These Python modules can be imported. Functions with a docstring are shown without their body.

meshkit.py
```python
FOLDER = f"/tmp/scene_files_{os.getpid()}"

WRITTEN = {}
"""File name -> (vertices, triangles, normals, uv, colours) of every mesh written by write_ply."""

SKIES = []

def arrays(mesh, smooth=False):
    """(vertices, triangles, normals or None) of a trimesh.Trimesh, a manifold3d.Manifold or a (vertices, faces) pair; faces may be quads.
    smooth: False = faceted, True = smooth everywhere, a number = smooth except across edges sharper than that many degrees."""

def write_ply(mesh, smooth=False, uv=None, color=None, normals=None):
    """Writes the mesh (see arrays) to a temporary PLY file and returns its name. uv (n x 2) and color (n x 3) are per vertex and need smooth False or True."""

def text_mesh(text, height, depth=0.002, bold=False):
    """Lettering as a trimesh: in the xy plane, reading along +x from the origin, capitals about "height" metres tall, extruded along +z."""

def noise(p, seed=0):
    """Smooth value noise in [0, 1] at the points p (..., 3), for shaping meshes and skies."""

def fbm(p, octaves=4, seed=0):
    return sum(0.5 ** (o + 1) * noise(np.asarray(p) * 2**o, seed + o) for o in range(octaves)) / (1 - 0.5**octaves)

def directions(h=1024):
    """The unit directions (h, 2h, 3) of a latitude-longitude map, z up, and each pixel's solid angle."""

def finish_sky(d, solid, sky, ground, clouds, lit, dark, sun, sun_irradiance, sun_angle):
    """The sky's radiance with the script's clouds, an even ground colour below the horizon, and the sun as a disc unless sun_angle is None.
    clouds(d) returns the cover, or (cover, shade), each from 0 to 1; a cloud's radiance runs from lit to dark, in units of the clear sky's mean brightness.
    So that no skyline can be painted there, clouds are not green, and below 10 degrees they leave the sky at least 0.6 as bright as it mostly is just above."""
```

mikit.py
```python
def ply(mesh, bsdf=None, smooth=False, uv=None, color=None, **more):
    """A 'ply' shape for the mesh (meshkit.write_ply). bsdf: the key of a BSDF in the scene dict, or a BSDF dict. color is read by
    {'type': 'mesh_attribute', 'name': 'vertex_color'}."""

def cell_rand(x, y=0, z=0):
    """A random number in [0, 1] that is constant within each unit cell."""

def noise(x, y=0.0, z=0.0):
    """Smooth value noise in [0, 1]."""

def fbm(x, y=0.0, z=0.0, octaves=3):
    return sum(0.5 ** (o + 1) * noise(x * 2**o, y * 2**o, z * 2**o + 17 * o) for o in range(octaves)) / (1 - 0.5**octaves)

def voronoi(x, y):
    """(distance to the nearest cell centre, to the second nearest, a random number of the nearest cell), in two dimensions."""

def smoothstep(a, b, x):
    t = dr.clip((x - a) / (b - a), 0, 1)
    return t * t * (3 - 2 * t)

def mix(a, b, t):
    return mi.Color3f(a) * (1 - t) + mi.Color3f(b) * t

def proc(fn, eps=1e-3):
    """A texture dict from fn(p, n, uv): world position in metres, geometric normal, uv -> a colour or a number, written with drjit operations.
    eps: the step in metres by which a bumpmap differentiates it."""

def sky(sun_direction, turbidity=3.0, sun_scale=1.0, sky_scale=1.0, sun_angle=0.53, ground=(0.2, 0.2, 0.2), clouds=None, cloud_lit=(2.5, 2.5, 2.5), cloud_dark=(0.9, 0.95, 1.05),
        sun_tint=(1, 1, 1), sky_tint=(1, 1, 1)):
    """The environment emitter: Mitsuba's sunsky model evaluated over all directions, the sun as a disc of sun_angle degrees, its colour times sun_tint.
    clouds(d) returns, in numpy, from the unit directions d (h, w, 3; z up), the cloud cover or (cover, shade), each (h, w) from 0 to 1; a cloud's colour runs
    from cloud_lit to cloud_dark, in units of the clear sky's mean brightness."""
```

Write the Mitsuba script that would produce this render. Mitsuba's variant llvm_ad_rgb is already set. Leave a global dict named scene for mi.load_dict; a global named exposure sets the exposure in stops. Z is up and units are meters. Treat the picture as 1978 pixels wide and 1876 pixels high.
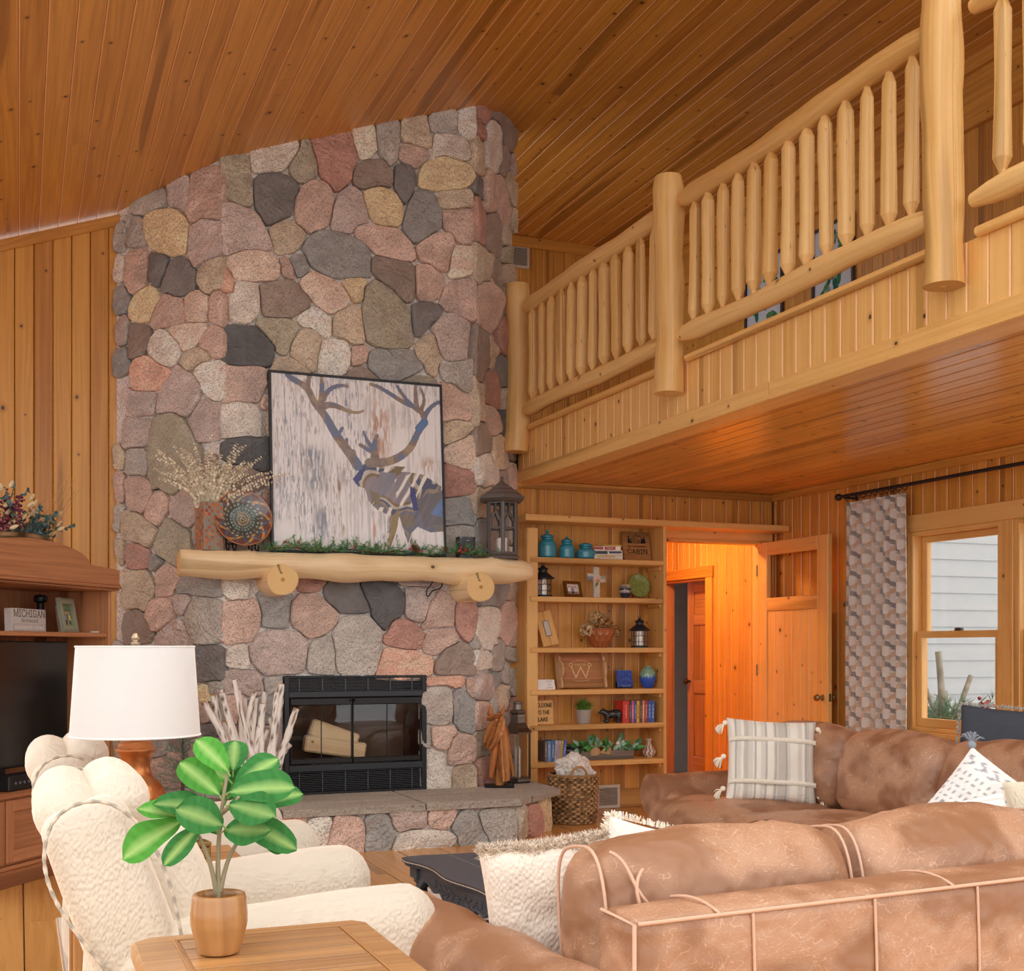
import math, random
import numpy as np, trimesh, manifold3d as m3d
import drjit as dr
import mitsuba as mi, mikit, meshkit
from mikit import proc, ply, noise, fbm, voronoi, smoothstep, mix, cell_rand
from shapely.geometry import Polygon, Point, LineString, box as sbox
from shapely.ops import unary_union
from shapely import affinity

T = mi.ScalarTransform4f
rng = np.random.default_rng(7)
scene, labels = {}, {}

# ------------------------------------------------------------------ camera, sky, exposure
YAW = math.radians(22.2)
CAM = np.array([0, 0, 1.219])
FWD = np.array([math.sin(YAW), math.cos(YAW), 0])
scene['camera'] = {'type': 'perspective', 'fov': 2 * math.degrees(math.atan(989 / 2334)), 'fov_axis': 'x',
                   'principal_point_offset_y': -316 / 1876, 'near_clip': 0.05, 'far_clip': 300.0,
                   'to_world': T().look_at(origin=CAM.tolist(), target=(CAM + FWD).tolist(), up=[0, 0, 1])}


def overcast(d):
    n = meshkit.fbm(d * 3.0, 4, 3)
    return np.ones(d.shape[:2]), np.clip(0.25 + 1.1 * (n - 0.5), 0, 1)


scene['sky'] = {'sampling_weight': 5.0, **mikit.sky([-0.6, -0.35, 0.72], turbidity=4.0, sun_scale=0.0, sky_scale=1.0, ground=(0.62, 0.62, 0.64), clouds=overcast,
                         cloud_lit=(1.75, 1.72, 1.68), cloud_dark=(1.15, 1.17, 1.22))}
exposure = 3.4

# ------------------------------------------------------------------ naming helpers
def numbered(key):
    if key not in scene and key not in labels and key not in holders:
        return key
    k = 1
    while True:
        q = f'{key}_{k:03d}'
        if q not in scene and q not in labels and q not in holders:
            return q
        k += 1


holders = set()


def thing(name, label, cat, group=None, kind=None):
    key = numbered(name)
    holders.add(key)
    labels[key] = {'label': label, 'category': cat}
    if group:
        labels[key]['group'] = group
    if kind:
        labels[key]['kind'] = kind
    return key


def struct(name, label=None):
    key = numbered(name)
    holders.add(key)
    labels[key] = {'kind': 'structure'}
    if label:
        labels[key]['label'] = label
    return key


def put(parent, name, mesh, bsdf, smooth=False, uv=None, color=None, label=None, kind=None, **more):
    """One mesh of the scene: a part of parent, or (name None) the thing's own mesh."""
    key = numbered(f'{parent}__{name}') if name else parent
    scene[key] = ply(mesh, bsdf, smooth, uv=uv, color=color, **more)
    if label or kind:
        labels[key] = labels.get(key, {})
        if label:
            labels[key]['label'] = label
        if kind:
            labels[key]['kind'] = kind
    return key


def srgb(h, s=1.0):
    if isinstance(h, str):
        h = h.lstrip('#')
        c = np.array([int(h[i:i + 2], 16) for i in (0, 2, 4)]) / 255
    else:
        c = np.array(h, float) / 255
    return s * np.where(c <= 0.04045, c / 12.92, ((c + 0.055) / 1.055) ** 2.4)


# ------------------------------------------------------------------ mesh helpers (all in world metres)
def V(*a):
    return np.array(a, float)


def unit(a):
    a = np.asarray(a, float)
    return a / max(np.linalg.norm(a), 1e-12)


def join(parts):
    """[(v, f[, c])] -> one (v, f, c)"""
    vs, fs, cs, at = [], [], [], 0
    for p in parts:
        v, f = np.asarray(p[0], float), np.asarray(p[1], int)
        if f.shape[1] == 4:
            f = np.vstack([f[:, [0, 1, 2]], f[:, [0, 2, 3]]])
        vs.append(v)
        fs.append(f + at)
        if len(p) > 2 and p[2] is not None:
            c = np.asarray(p[2], float)
            cs.append(np.tile(c, (len(v), 1)) if c.ndim == 1 else c)
        at += len(v)
    return np.vstack(vs), np.vstack(fs), (np.vstack(cs) if len(cs) == len(parts) else None)


def frame_mat(o, x=None, y=None, z=None):
    m = np.eye(4)
    m[:3, 0], m[:3, 1], m[:3, 2], m[:3, 3] = x, y, z, o
    return m


def rotz(deg, o=(0, 0, 0), s=1.0):
    a = math.radians(deg)
    m = np.eye(4)
    m[:2, :2] = [[math.cos(a), -math.sin(a)], [math.sin(a), math.cos(a)]]
    m[:3, :3] *= s
    m[:3, 3] = o
    return m


def rot(axis, deg):
    return trimesh.transformations.rotation_matrix(math.radians(deg), axis)


def move(o):
    m = np.eye(4)
    m[:3, 3] = o
    return m


def xf(m, p):
    v = np.asarray(p[0], float) @ m[:3, :3].T + m[:3, 3]
    return (v, p[1], *p[2:])


def bbox(x0, x1, y0, y1, z0, z1, c=0.0, col=None):
    """Box with all twelve edges chamfered by c (own corners per face unless c = 0)."""
    if c <= 0:
        v = np.array([[x, y, z] for x in (x0, x1) for y in (y0, y1) for z in (z0, z1)], float)
        f = np.array([[0, 1, 3, 2], [4, 6, 7, 5], [0, 4, 5, 1], [2, 3, 7, 6], [0, 2, 6, 4], [1, 5, 7, 3]])
        return v, np.vstack([f[:, [0, 1, 2]], f[:, [0, 2, 3]]]), col
    c = min(c, (x1 - x0) / 2.01, (y1 - y0) / 2.01, (z1 - z0) / 2.01)
    pts = []
    for x, ix in ((x0, c), (x1, -c)):
        for y, iy in ((y0, c), (y1, -c)):
            for z, iz in ((z0, c), (z1, -c)):
                pts += [(x, y + iy, z + iz), (x + ix, y, z + iz), (x + ix, y + iy, z)]
    h = trimesh.convex.convex_hull(np.array(pts))
    return np.array(h.vertices), np.array(h.faces), col


def lathe(prof, n=32, o=(0, 0, 0), col=None, m=None):
    """prof: [(r, z)] bottom to top; closed by r = 0 ends."""
    prof = np.array(prof, float)
    a = np.arange(n) / n * 2 * np.pi
    v = np.stack([prof[:, None, 0] * np.cos(a), prof[:, None, 0] * np.sin(a), np.repeat(prof[:, None, 1], n, 1)], -1).reshape(-1, 3)
    i, j = np.meshgrid(np.arange(len(prof) - 1), np.arange(n), indexing='ij')
    a0, a1 = i * n + j, i * n + (j + 1) % n
    f = np.stack([a0, a1, a1 + n, a0 + n], -1).reshape(-1, 4)
    f = np.vstack([f[:, [0, 1, 2]], f[:, [0, 2, 3]]])
    if m is not None:
        v = v @ m[:3, :3].T + m[:3, 3]
    return v + np.array(o), f, col


def rprof(pts, r=0.004, n=3):
    """Rounds the corners of an open profile polyline."""
    pts = np.array(pts, float)
    out = [pts[0]]
    for a, b, c in zip(pts[:-2], pts[1:-1], pts[2:]):
        d0, d1 = min(r, np.linalg.norm(a - b) / 2.1), min(r, np.linalg.norm(c - b) / 2.1)
        p, q = b + unit(a - b) * d0, b + unit(c - b) * d1
        for t in np.linspace(0, 1, n + 1):
            out.append((1 - t) ** 2 * p + 2 * t * (1 - t) * b + t * t * q)
    return np.array(out + [pts[-1]])


def tube(path, rad, n=10, col=None, caps=True, closed=False):
    path = np.asarray(path, float)
    k = len(path)
    rad = np.broadcast_to(np.asarray(rad, float), (k,))
    t = np.gradient(path, axis=0) if not closed else np.roll(path, -1, 0) - np.roll(path, 1, 0)
    t /= np.maximum(np.linalg.norm(t, axis=1, keepdims=True), 1e-9)
    up = V(0, 0, 1) if abs(t[0][2]) < 0.9 else V(1, 0, 0)
    x = unit(np.cross(up, t[0]))
    rings = []
    a = np.arange(n) / n * 2 * np.pi
    for i in range(k):
        x = unit(x - t[i] * (x @ t[i]))
        y = np.cross(t[i], x)
        rings.append(path[i] + rad[i] * (np.cos(a)[:, None] * x + np.sin(a)[:, None] * y))
    v = np.vstack(rings)
    m = k if closed else k - 1
    i, j = np.meshgrid(np.arange(m), np.arange(n), indexing='ij')
    nx = ((i + 1) % k) * n
    f = np.stack([i * n + j, i * n + (j + 1) % n, nx + (j + 1) % n, nx + j], -1).reshape(-1, 4)
    f = np.vstack([f[:, [0, 1, 2]], f[:, [0, 2, 3]]])
    if caps and not closed:
        v = np.vstack([v, path[0], path[-1]])
        j = np.arange(n)
        f = np.vstack([f, np.stack([(j + 1) % n, j, j * 0 + k * n], 1), np.stack([(k - 1) * n + j, (k - 1) * n + (j + 1) % n, j * 0 + k * n + 1], 1)])
    return v, f, col


def prism(poly, t, m=np.eye(4), col=None, bev=0.0):
    """poly (shapely or points) in local xy extruded to +z by t, bevelled front edge, then moved by m."""
    if not hasattr(poly, 'geom_type'):
        poly = Polygon(poly)
    poly = poly.buffer(0)
    if hasattr(poly, 'geoms'):
        return join([prism(g, t, m, col, bev) for g in poly.geoms])
    if bev > 0:
        inn = poly.buffer(-bev, join_style=2)
        if not inn.is_empty and not hasattr(inn, 'geoms') and len(inn.exterior.coords) == len(poly.exterior.coords) and not poly.interiors:
            a, b = np.array(poly.exterior.coords)[:-1], np.array(inn.exterior.coords)[:-1]
            sh = int(np.argmin(np.linalg.norm(b - a[0], axis=1)))
            b = np.roll(b, -sh, 0)
            if Polygon(a).exterior.is_ccw != Polygon(b).exterior.is_ccw:
                b = np.roll(b[::-1], 1, 0)
            n = len(a)
            v = np.vstack([np.c_[a, np.zeros(n)], np.c_[a, np.full(n, t - bev)], np.c_[b, np.full(n, t)]])
            j = np.arange(n)
            k = (j + 1) % n
            f = np.vstack([np.stack([j, k, k + n, j + n], 1), np.stack([j + n, k + n, k + 2 * n, j + 2 * n], 1)])
            f = np.vstack([f[:, [0, 1, 2]], f[:, [0, 2, 3]]])
            if not Polygon(a).exterior.is_ccw:
                f = f[:, ::-1]
            cv, cf = trimesh.creation.triangulate_polygon(inn, engine='earcut')
            bv, bf = trimesh.creation.triangulate_polygon(poly, engine='earcut')
            v2, f2, _ = join([(v, f), (np.c_[cv, np.full(len(cv), t)], cf), (np.c_[bv, np.zeros(len(bv))], bf[:, ::-1])])
            return xf(m, (v2, f2, col))
    g = trimesh.creation.extrude_polygon(poly, t, engine='earcut')
    return xf(m, (np.array(g.vertices), np.array(g.faces), col))


def ctext(text, height, m, depth=0.0015, bold=False, centre=True, width=None):
    """Lettering on the local xy plane of m."""
    g = meshkit.text_mesh(text, height, depth, bold)
    v = np.array(g.vertices)
    if width:
        v[:, 0] *= width / np.ptp(v[:, 0])
    if centre:
        v[:, 0] -= (v[:, 0].min() + v[:, 0].max()) / 2
    return xf(m, (v, np.array(g.faces)))


def spline(pts, n):
    from scipy.interpolate import CubicSpline
    pts = np.asarray(pts, float)
    d = np.r_[0, np.cumsum(np.linalg.norm(np.diff(pts, axis=0), axis=1))]
    return CubicSpline(d, pts)(np.linspace(0, d[-1], n))


def vnoise(v, f=20.0, seed=0, o=3):
    return meshkit.fbm(np.asarray(v) * f, o, seed) - 0.5


def tint(v, col, amp=0.25, f=25.0, seed=0):
    """Per-vertex colour: col varied by noise."""
    return np.clip(np.asarray(col)[None, :] * (1 + amp * 2 * vnoise(v, f, seed)[:, None]), 0, 1)


def mesh_c(p):
    """(v, f, c) -> kwargs-free pair for put()."""
    v, f, c = join([p]) if not isinstance(p, list) else join(p)
    return (v, f), c


def putc(parent, name, parts, bsdf='vc_matte', smooth=False, **k):
    """Vertex-coloured part from [(v, f, colour)] pieces. smooth may be an angle (vertices are split here, colours kept)."""
    v, f, c = join(parts if isinstance(parts, list) else [parts])
    if smooth not in (False, True):
        v, f, idx = split_angle(v, f, smooth)
        c, smooth = c[idx], True
    elif smooth is False:
        idx = f.reshape(-1)
        v, c, f = v[idx], c[idx], np.arange(len(idx)).reshape(-1, 3)
    return put(parent, name, (v, f), bsdf, smooth, color=c, **k)


def plain(parent, name, mesh, col, bsdf='vc_matte'):
    v, f = mesh[:2]
    f = np.asarray(f)
    if f.shape[1] == 4:
        f = np.vstack([f[:, [0, 1, 2]], f[:, [0, 2, 3]]])
    return putc(parent, name, [(v, f, srgb(col))], bsdf)


def split_angle(v, f, deg):
    """Splits vertices across edges sharper than deg; returns v, f, source index."""
    n = np.cross(v[f[:, 1]] - v[f[:, 0]], v[f[:, 2]] - v[f[:, 0]])
    n /= np.maximum(np.linalg.norm(n, axis=1, keepdims=True), 1e-12)
    m = trimesh.Trimesh(v, f, process=False)
    adj, ok = m.face_adjacency, None
    if len(adj):
        ok = (n[adj[:, 0]] * n[adj[:, 1]]).sum(1) > math.cos(math.radians(deg))
        good = adj[ok]
    else:
        good = np.zeros((0, 2), int)
    import scipy.sparse as sp
    # corners of neighbouring faces merge when the shared edge is smooth
    nc = len(f) * 3
    cid = np.arange(nc).reshape(-1, 3)
    e = []
    shared = m.face_adjacency_edges[ok] if len(adj) else np.zeros((0, 2), int)
    for k in range(2):
        vv = shared[:, k]
        a = (f[good[:, 0]] == vv[:, None]).argmax(1)
        b = (f[good[:, 1]] == vv[:, None]).argmax(1)
        e.append(np.stack([cid[good[:, 0], a], cid[good[:, 1], b]], 1))
    e = np.vstack(e) if e else np.zeros((0, 2), int)
    g = sp.coo_matrix((np.ones(len(e)), (e[:, 0], e[:, 1])), shape=(nc, nc))
    k, lab = sp.csgraph.connected_components(g, directed=False)
    src = np.zeros(k, int)
    src[lab] = f.reshape(-1)
    return v[src], lab.reshape(-1, 3), src


# ------------------------------------------------------------------ wood: uv = (along, 4 * board number + across); board number // 64 is the sort of wood
PINE, CEIL, LIGHT, LOG, FLOOR, CHERRY, OAK, BARK, PALE = range(9)
_board = [0] * 9


def board(sort):
    _board[sort] = (_board[sort] * 29 + 17) % 64
    return sort * 64 + _board[sort]


_LO = [srgb('#d69b48'), srgb('#d39845'), srgb('#e2b26c'), srgb('#e2b878'), srgb('#cf9c5a'), srgb('#b98058'), srgb('#b5834f'), srgb('#8c8072'), srgb('#ecd2a6')]
_HI = [srgb('#ad6f2c'), srgb('#a66a2a'), srgb('#cb924a'), srgb('#c99650'), srgb('#ae783a'), srgb('#8c5838'), srgb('#84552f'), srgb('#5c5148'), srgb('#d9b27c')]


def noise2(x, y):
    """Smooth value noise in two dimensions."""
    ix, iy = dr.floor(x), dr.floor(y)
    tx, ty = x - ix, y - iy
    tx, ty = tx * tx * (3 - 2 * tx), ty * ty * (3 - 2 * ty)
    return dr.lerp(dr.lerp(cell_rand(ix, iy), cell_rand(ix + 1, iy), tx), dr.lerp(cell_rand(ix, iy + 1), cell_rand(ix + 1, iy + 1), tx), ty)


def rgb(c):
    return mi.Color3f(*[float(x) for x in c])


def wood_fn(p, n, uv):
    u, v = uv.x, uv.y
    i = dr.floor(v * 0.25 + 0.5)
    a = v - 4 * i
    sort = dr.floor(i / 64)
    r, r2, r3 = cell_rand(i, 7), cell_rand(i, 13), cell_rand(i, 29)
    edge = dr.abs(a) > 0.8
    a = dr.select(edge, 0.0, a)
    uu = u + 41 * r
    warp = (noise2(uu * 1.6, a * 9 + i * 3.1) - 0.5) * 0.03
    g = (noise2(uu * 1.9, (a + warp) * 85 + i * 13.7) * 2 + noise2(uu * 4.1, (a + warp) * 190 + i * 7.3)) / 3
    wide = noise2(uu * 0.55, (a + warp) * 17 + i * 5.7)
    lo, hi = rgb(_LO[0]), rgb(_HI[0])
    for k in range(1, 9):
        lo = dr.select(sort == k, rgb(_LO[k]), lo)
        hi = dr.select(sort == k, rgb(_HI[k]), hi)
    t = dr.clip(0.05 + 0.62 * r * r2 + 0.8 * (g - 0.45) + 0.35 * (wide - 0.4), 0, 1)
    c = mix(lo, hi, t)
    heart = smoothstep(0.66, 0.78, wide) * dr.select(r3 > 0.62, 0.6, 0.0)
    c = mix(c, hi * 0.62, heart)
    step = 0.42
    ku = uu / step
    kc = dr.floor(ku)
    kx = kc + 0.25 + 0.5 * cell_rand(kc, i, 1)
    ka = (cell_rand(kc, i, 2) - 0.5) * 0.085
    d = dr.sqrt(dr.square((ku - kx) * step * 0.8) + dr.square(a - ka))
    rk = 0.004 + 0.0085 * cell_rand(kc, i, 3)
    on = dr.select((cell_rand(kc, i, 4) > 0.6) & ((sort < 5) | (sort > 7.5)), 1.0, 0.0)
    halo = (1 - smoothstep(rk, rk * 3.2, d)) * 0.45 * on
    knot = (1 - smoothstep(rk * 0.7, rk * 1.05, d)) * on
    c = mix(c, hi * 0.75, halo)
    c = mix(c, mi.Color3f(0.045, 0.018, 0.008), knot * 0.9)
    worn_lit = dr.select(sort == 3, c, dr.select(sort > 3, hi * 0.45, mix(lo, mi.Color3f(0.80, 0.47, 0.28), 0.55)))  # pale chamfers on pine: worn edge with groove highlight painted in; dark joints elsewhere
    return dr.select(edge, worn_lit, c)


WOOD = proc(wood_fn)


def P(base, rough=0.5, spec=0.5, **k):
    b = base if isinstance(base, dict) else {'type': 'rgb', 'value': [float(x) for x in base]}
    return {'type': 'principled', 'base_color': b, 'roughness': rough, 'specular': spec, **k}


def two(b):
    return {'type': 'twosided', 'bsdf': b}


VC = {'type': 'mesh_attribute', 'name': 'vertex_color'}
scene['wood_satin'] = two(P(WOOD, 0.38, 0.45))
scene['wood_gloss'] = two(P(WOOD, 0.22, 0.5, clearcoat=0.35, clearcoat_gloss=0.85))
scene['vc_matte'] = two(P(VC, 0.85, 0.2))
scene['vc_satin'] = two(P(VC, 0.45, 0.5))
scene['vc_gloss'] = two(P(VC, 0.15, 0.6, clearcoat=0.5))
scene['vc_metal'] = two(P(VC, 0.35, 0.5, metallic=0.9))
scene['glass'] = {'type': 'thindielectric', 'int_ior': 1.5}


def planks(parent, name, sort, o, along, across, nrm, rows, t=0.018, ch=0.006, gap=0.003, bsdf='wood_satin', groove=True, kind=None, label=None):
    """Boards as parts: rows = [(a0, a1, l0a, l0b, l1a, l1b)]: across-span a0..a1 and the start/end along at each side. Front face at o, looking to nrm."""
    o, A, W, N = V(*o), unit(along), unit(across), unit(nrm)
    for a0, a1, s0, s1, e0, e1 in rows:
        a0, a1 = a0 + gap / 2, a1 - gap / 2
        w = a1 - a0
        prof = [(a0, -t), (a0, -ch), (a0 + ch, 0), (a1 - ch, 0), (a1, -ch), (a1, -t)]
        i = board(sort)
        vs, fs, uvs = [], [], []

        def quad(p, q, edge):
            k = len(vs)
            for (x, d) in (p, q):
                tt = (x - a0) / w
                for L in (s0 + (s1 - s0) * tt, e0 + (e1 - e0) * tt):
                    vs.append(o + W * x + N * d + A * L)
                    uvs.append((L + a0 * 3.7, 4 * i + (1.5 if edge else x - (a0 + a1) / 2)))
            fs.extend([[k, k + 1, k + 3], [k, k + 3, k + 2]])
        for j in range(5):
            quad(prof[j], prof[j + 1], groove and j in (1, 3))
        k = len(vs)
        for end in (0, 1):
            for (x, d) in prof:
                tt = (x - a0) / w
                L = (s0 + (s1 - s0) * tt) if end == 0 else (e0 + (e1 - e0) * tt)
                vs.append(o + W * x + N * d + A * L)
                uvs.append((L, 4 * i + x - (a0 + a1) / 2))
            b = k + 6 * end
            fs.extend([[b, b + q, b + q + 1] for q in range(1, 5)])
        put(parent, name, (np.array(vs), np.array(fs)), bsdf, False, uv=np.array(uvs), kind=kind, label=label)


def beam(parent, name, x0, x1, y0, y1, z0, z1, sort=LIGHT, c=0.004, bsdf='wood_satin', axis=None, m=None, label=None, ret=False):
    """A chamfered board or box of wood, grain along its longest side (or axis)."""
    v, f, _ = bbox(x0, x1, y0, y1, z0, z1, c)
    idx = f.reshape(-1)
    v, f = v[idx], np.arange(len(idx)).reshape(-1, 3)
    ax = int(np.argmax([x1 - x0, y1 - y0, z1 - z0])) if axis is None else axis
    nn = np.abs(np.repeat(np.cross(v[1::3] - v[::3], v[2::3] - v[::3]), 3, 0))
    oth = [k for k in range(3) if k != ax]
    mid = (v.max(0) + v.min(0)) / 2
    acr = np.where(nn[:, oth[0]] > nn[:, oth[1]], v[:, oth[1]] - mid[oth[1]], v[:, oth[0]] - mid[oth[0]])
    uv = np.c_[v[:, ax], 4 * board(sort) + np.clip(acr, -0.7, 0.7)]
    if m is not None:
        v = v @ m[:3, :3].T + m[:3, 3]
    if ret:
        return v, f, uv
    return put(parent, name, (v, f), bsdf, False, uv=uv, label=label)


def log(parent, name, path, rad, n=18, sort=LOG, bsdf='wood_satin', knob=0.06, seed=0, label=None, facets=0):
    """A peeled log along path with uneven girth; its cut ends closed."""
    path = np.asarray(path, float)
    v, f, _ = tube(path, rad, n)
    k = len(path)
    c = np.repeat(path, n, 0)
    d = v[:k * n] - c
    nz = vnoise(v[:k * n] + seed * 7.3, 7.0, seed, 2) * 2 * knob
    v[:k * n] = c + d * (1 + nz)[:, None]
    L = np.r_[0, np.cumsum(np.linalg.norm(np.diff(path, axis=0), axis=1))]
    ang = (np.arange(n) / n - 0.5) * 2 * np.pi * np.mean(rad)
    i = board(sort)
    uv = np.stack([np.repeat(L, n), 4 * i + np.tile(ang, k)], 1)
    uv = np.vstack([uv, [L[0], 4 * i], [L[-1], 4 * i]])
    # seam and cut ends get their own corners
    side = f[:2 * (k - 1) * n]
    capf = f[2 * (k - 1) * n:]
    capv = v[capf.reshape(-1)]
    capuv = np.tile([[0.0, 4 * i]], (len(capv), 1)) + np.c_[np.zeros(len(capv)), np.linalg.norm(capv - np.where((np.arange(len(capv)) < len(capv) / 2)[:, None], path[0], path[-1]), axis=1) * 0.9]
    vv = np.vstack([v, capv])
    ff = np.vstack([side, np.arange(len(capv)).reshape(-1, 3) + len(v)])
    return put(parent, name, (vv, ff), bsdf, True, uv=np.vstack([uv, capuv]), label=label)
# ------------------------------------------------------------------ the room
XR, YS, YL, YU = 5.68, 8.30, 8.40, 10.3      # right wall, bookcase wall, left end wall, upper end wall
RIDGE, ZR = 3.225, 5.056                      # ridge of the ceiling
ZC = lambda x: 3.896 + 0.36 * x               # sloping left ceiling
ZF = lambda x: ZR - 0.02 * (x - RIDGE)        # nearly level right ceiling
Y0 = 3.0                                      # the ceilings are built this far towards the viewer

# floor of wide pine boards
fl = struct('floor')
rows = []
x = -2.6
while x < XR + 0.1:
    rows.append(x)
    x += 0.262
for k, x in enumerate(rows):
    cuts = [0.2, 11.2] if k % 2 else [0.2, 4.2 + 2.3 * ((k * 0.37) % 1), 11.2]
    for a, b in zip(cuts[:-1], cuts[1:]):
        planks(fl, 'plank', FLOOR, (0, 0, 0), (0, 1, 0), (1, 0, 0), (0, 0, 1), [(x, x + 0.262, a + 0.001, a + 0.001, b - 0.001, b - 0.001)], t=0.02, ch=0.0025, gap=0.002, bsdf='wood_gloss')
plain(fl, 'subfloor', bbox(-2.6, 6.2, -1.5, 11.3, -0.06, -0.021), '#5a3a1c')

# left slope of the ceiling
ce = struct('ceiling')
sl = math.hypot(1, 0.36)
A = V(1, 0, 0.36) / sl
o = V(RIDGE, 0, ZR)
n = V(0.36, 0, -1) / sl
wv = -A                                        # across, from the ridge down
k, w = 0, 0.127
rr = random.Random(3)
while k * w < 5.2:
    x = RIDGE - (k + 0.5) * w / sl
    y1 = YL if x < 0.9 else (7.9 if x < 2.7 else 8.6)
    cuts = [Y0, y1 + 0.05]
    if rr.random() < 0.55:
        cuts = [Y0, Y0 + 3.6 + rr.random() * 3.4, y1 + 0.05]
    for a, b in zip(cuts[:-1], cuts[1:]):
        planks(ce, 'plank', CEIL, o, (0, 1, 0), wv, n, [(k * w, k * w + w, a + 0.001, a + 0.001, b - 0.001, b - 0.001)], t=0.018, ch=0.0045, gap=0.002, bsdf='wood_satin')
    k += 1
m = frame_mat(o - n * 0.045, x=A, y=V(0, 1, 0), z=-n)
plain(ce, 'backing', xf(m, bbox(-5.3, 0.02, Y0, 8.7, -0.022, 0.0)), '#5e3413')
# level right side over the loft
ce2 = struct('ceiling')
A2 = V(1, 0, -0.02) / math.hypot(1, 0.02)
n2 = V(-0.02, 0, -1) / math.hypot(1, 0.02)
k = 0
while k * w < XR - RIDGE + 0.05:
    cuts = [Y0, YU]
    if rr.random() < 0.6:
        cuts = [Y0, 4.3 + rr.random() * 4.0, YU]
    for a, b in zip(cuts[:-1], cuts[1:]):
        planks(ce2, 'plank', CEIL, V(RIDGE, 0, ZR), (0, 1, 0), A2, n2, [(k * w, k * w + w, a + 0.001, a + 0.001, b - 0.001, b - 0.001)], t=0.018, ch=0.0045, gap=0.002, bsdf='wood_satin')
    k += 1
plain(ce2, 'backing', bbox(RIDGE - 0.02, XR + 0.1, Y0, YU + 0.1, ZR + 0.022, ZR + 0.045), '#5e3413')

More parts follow.
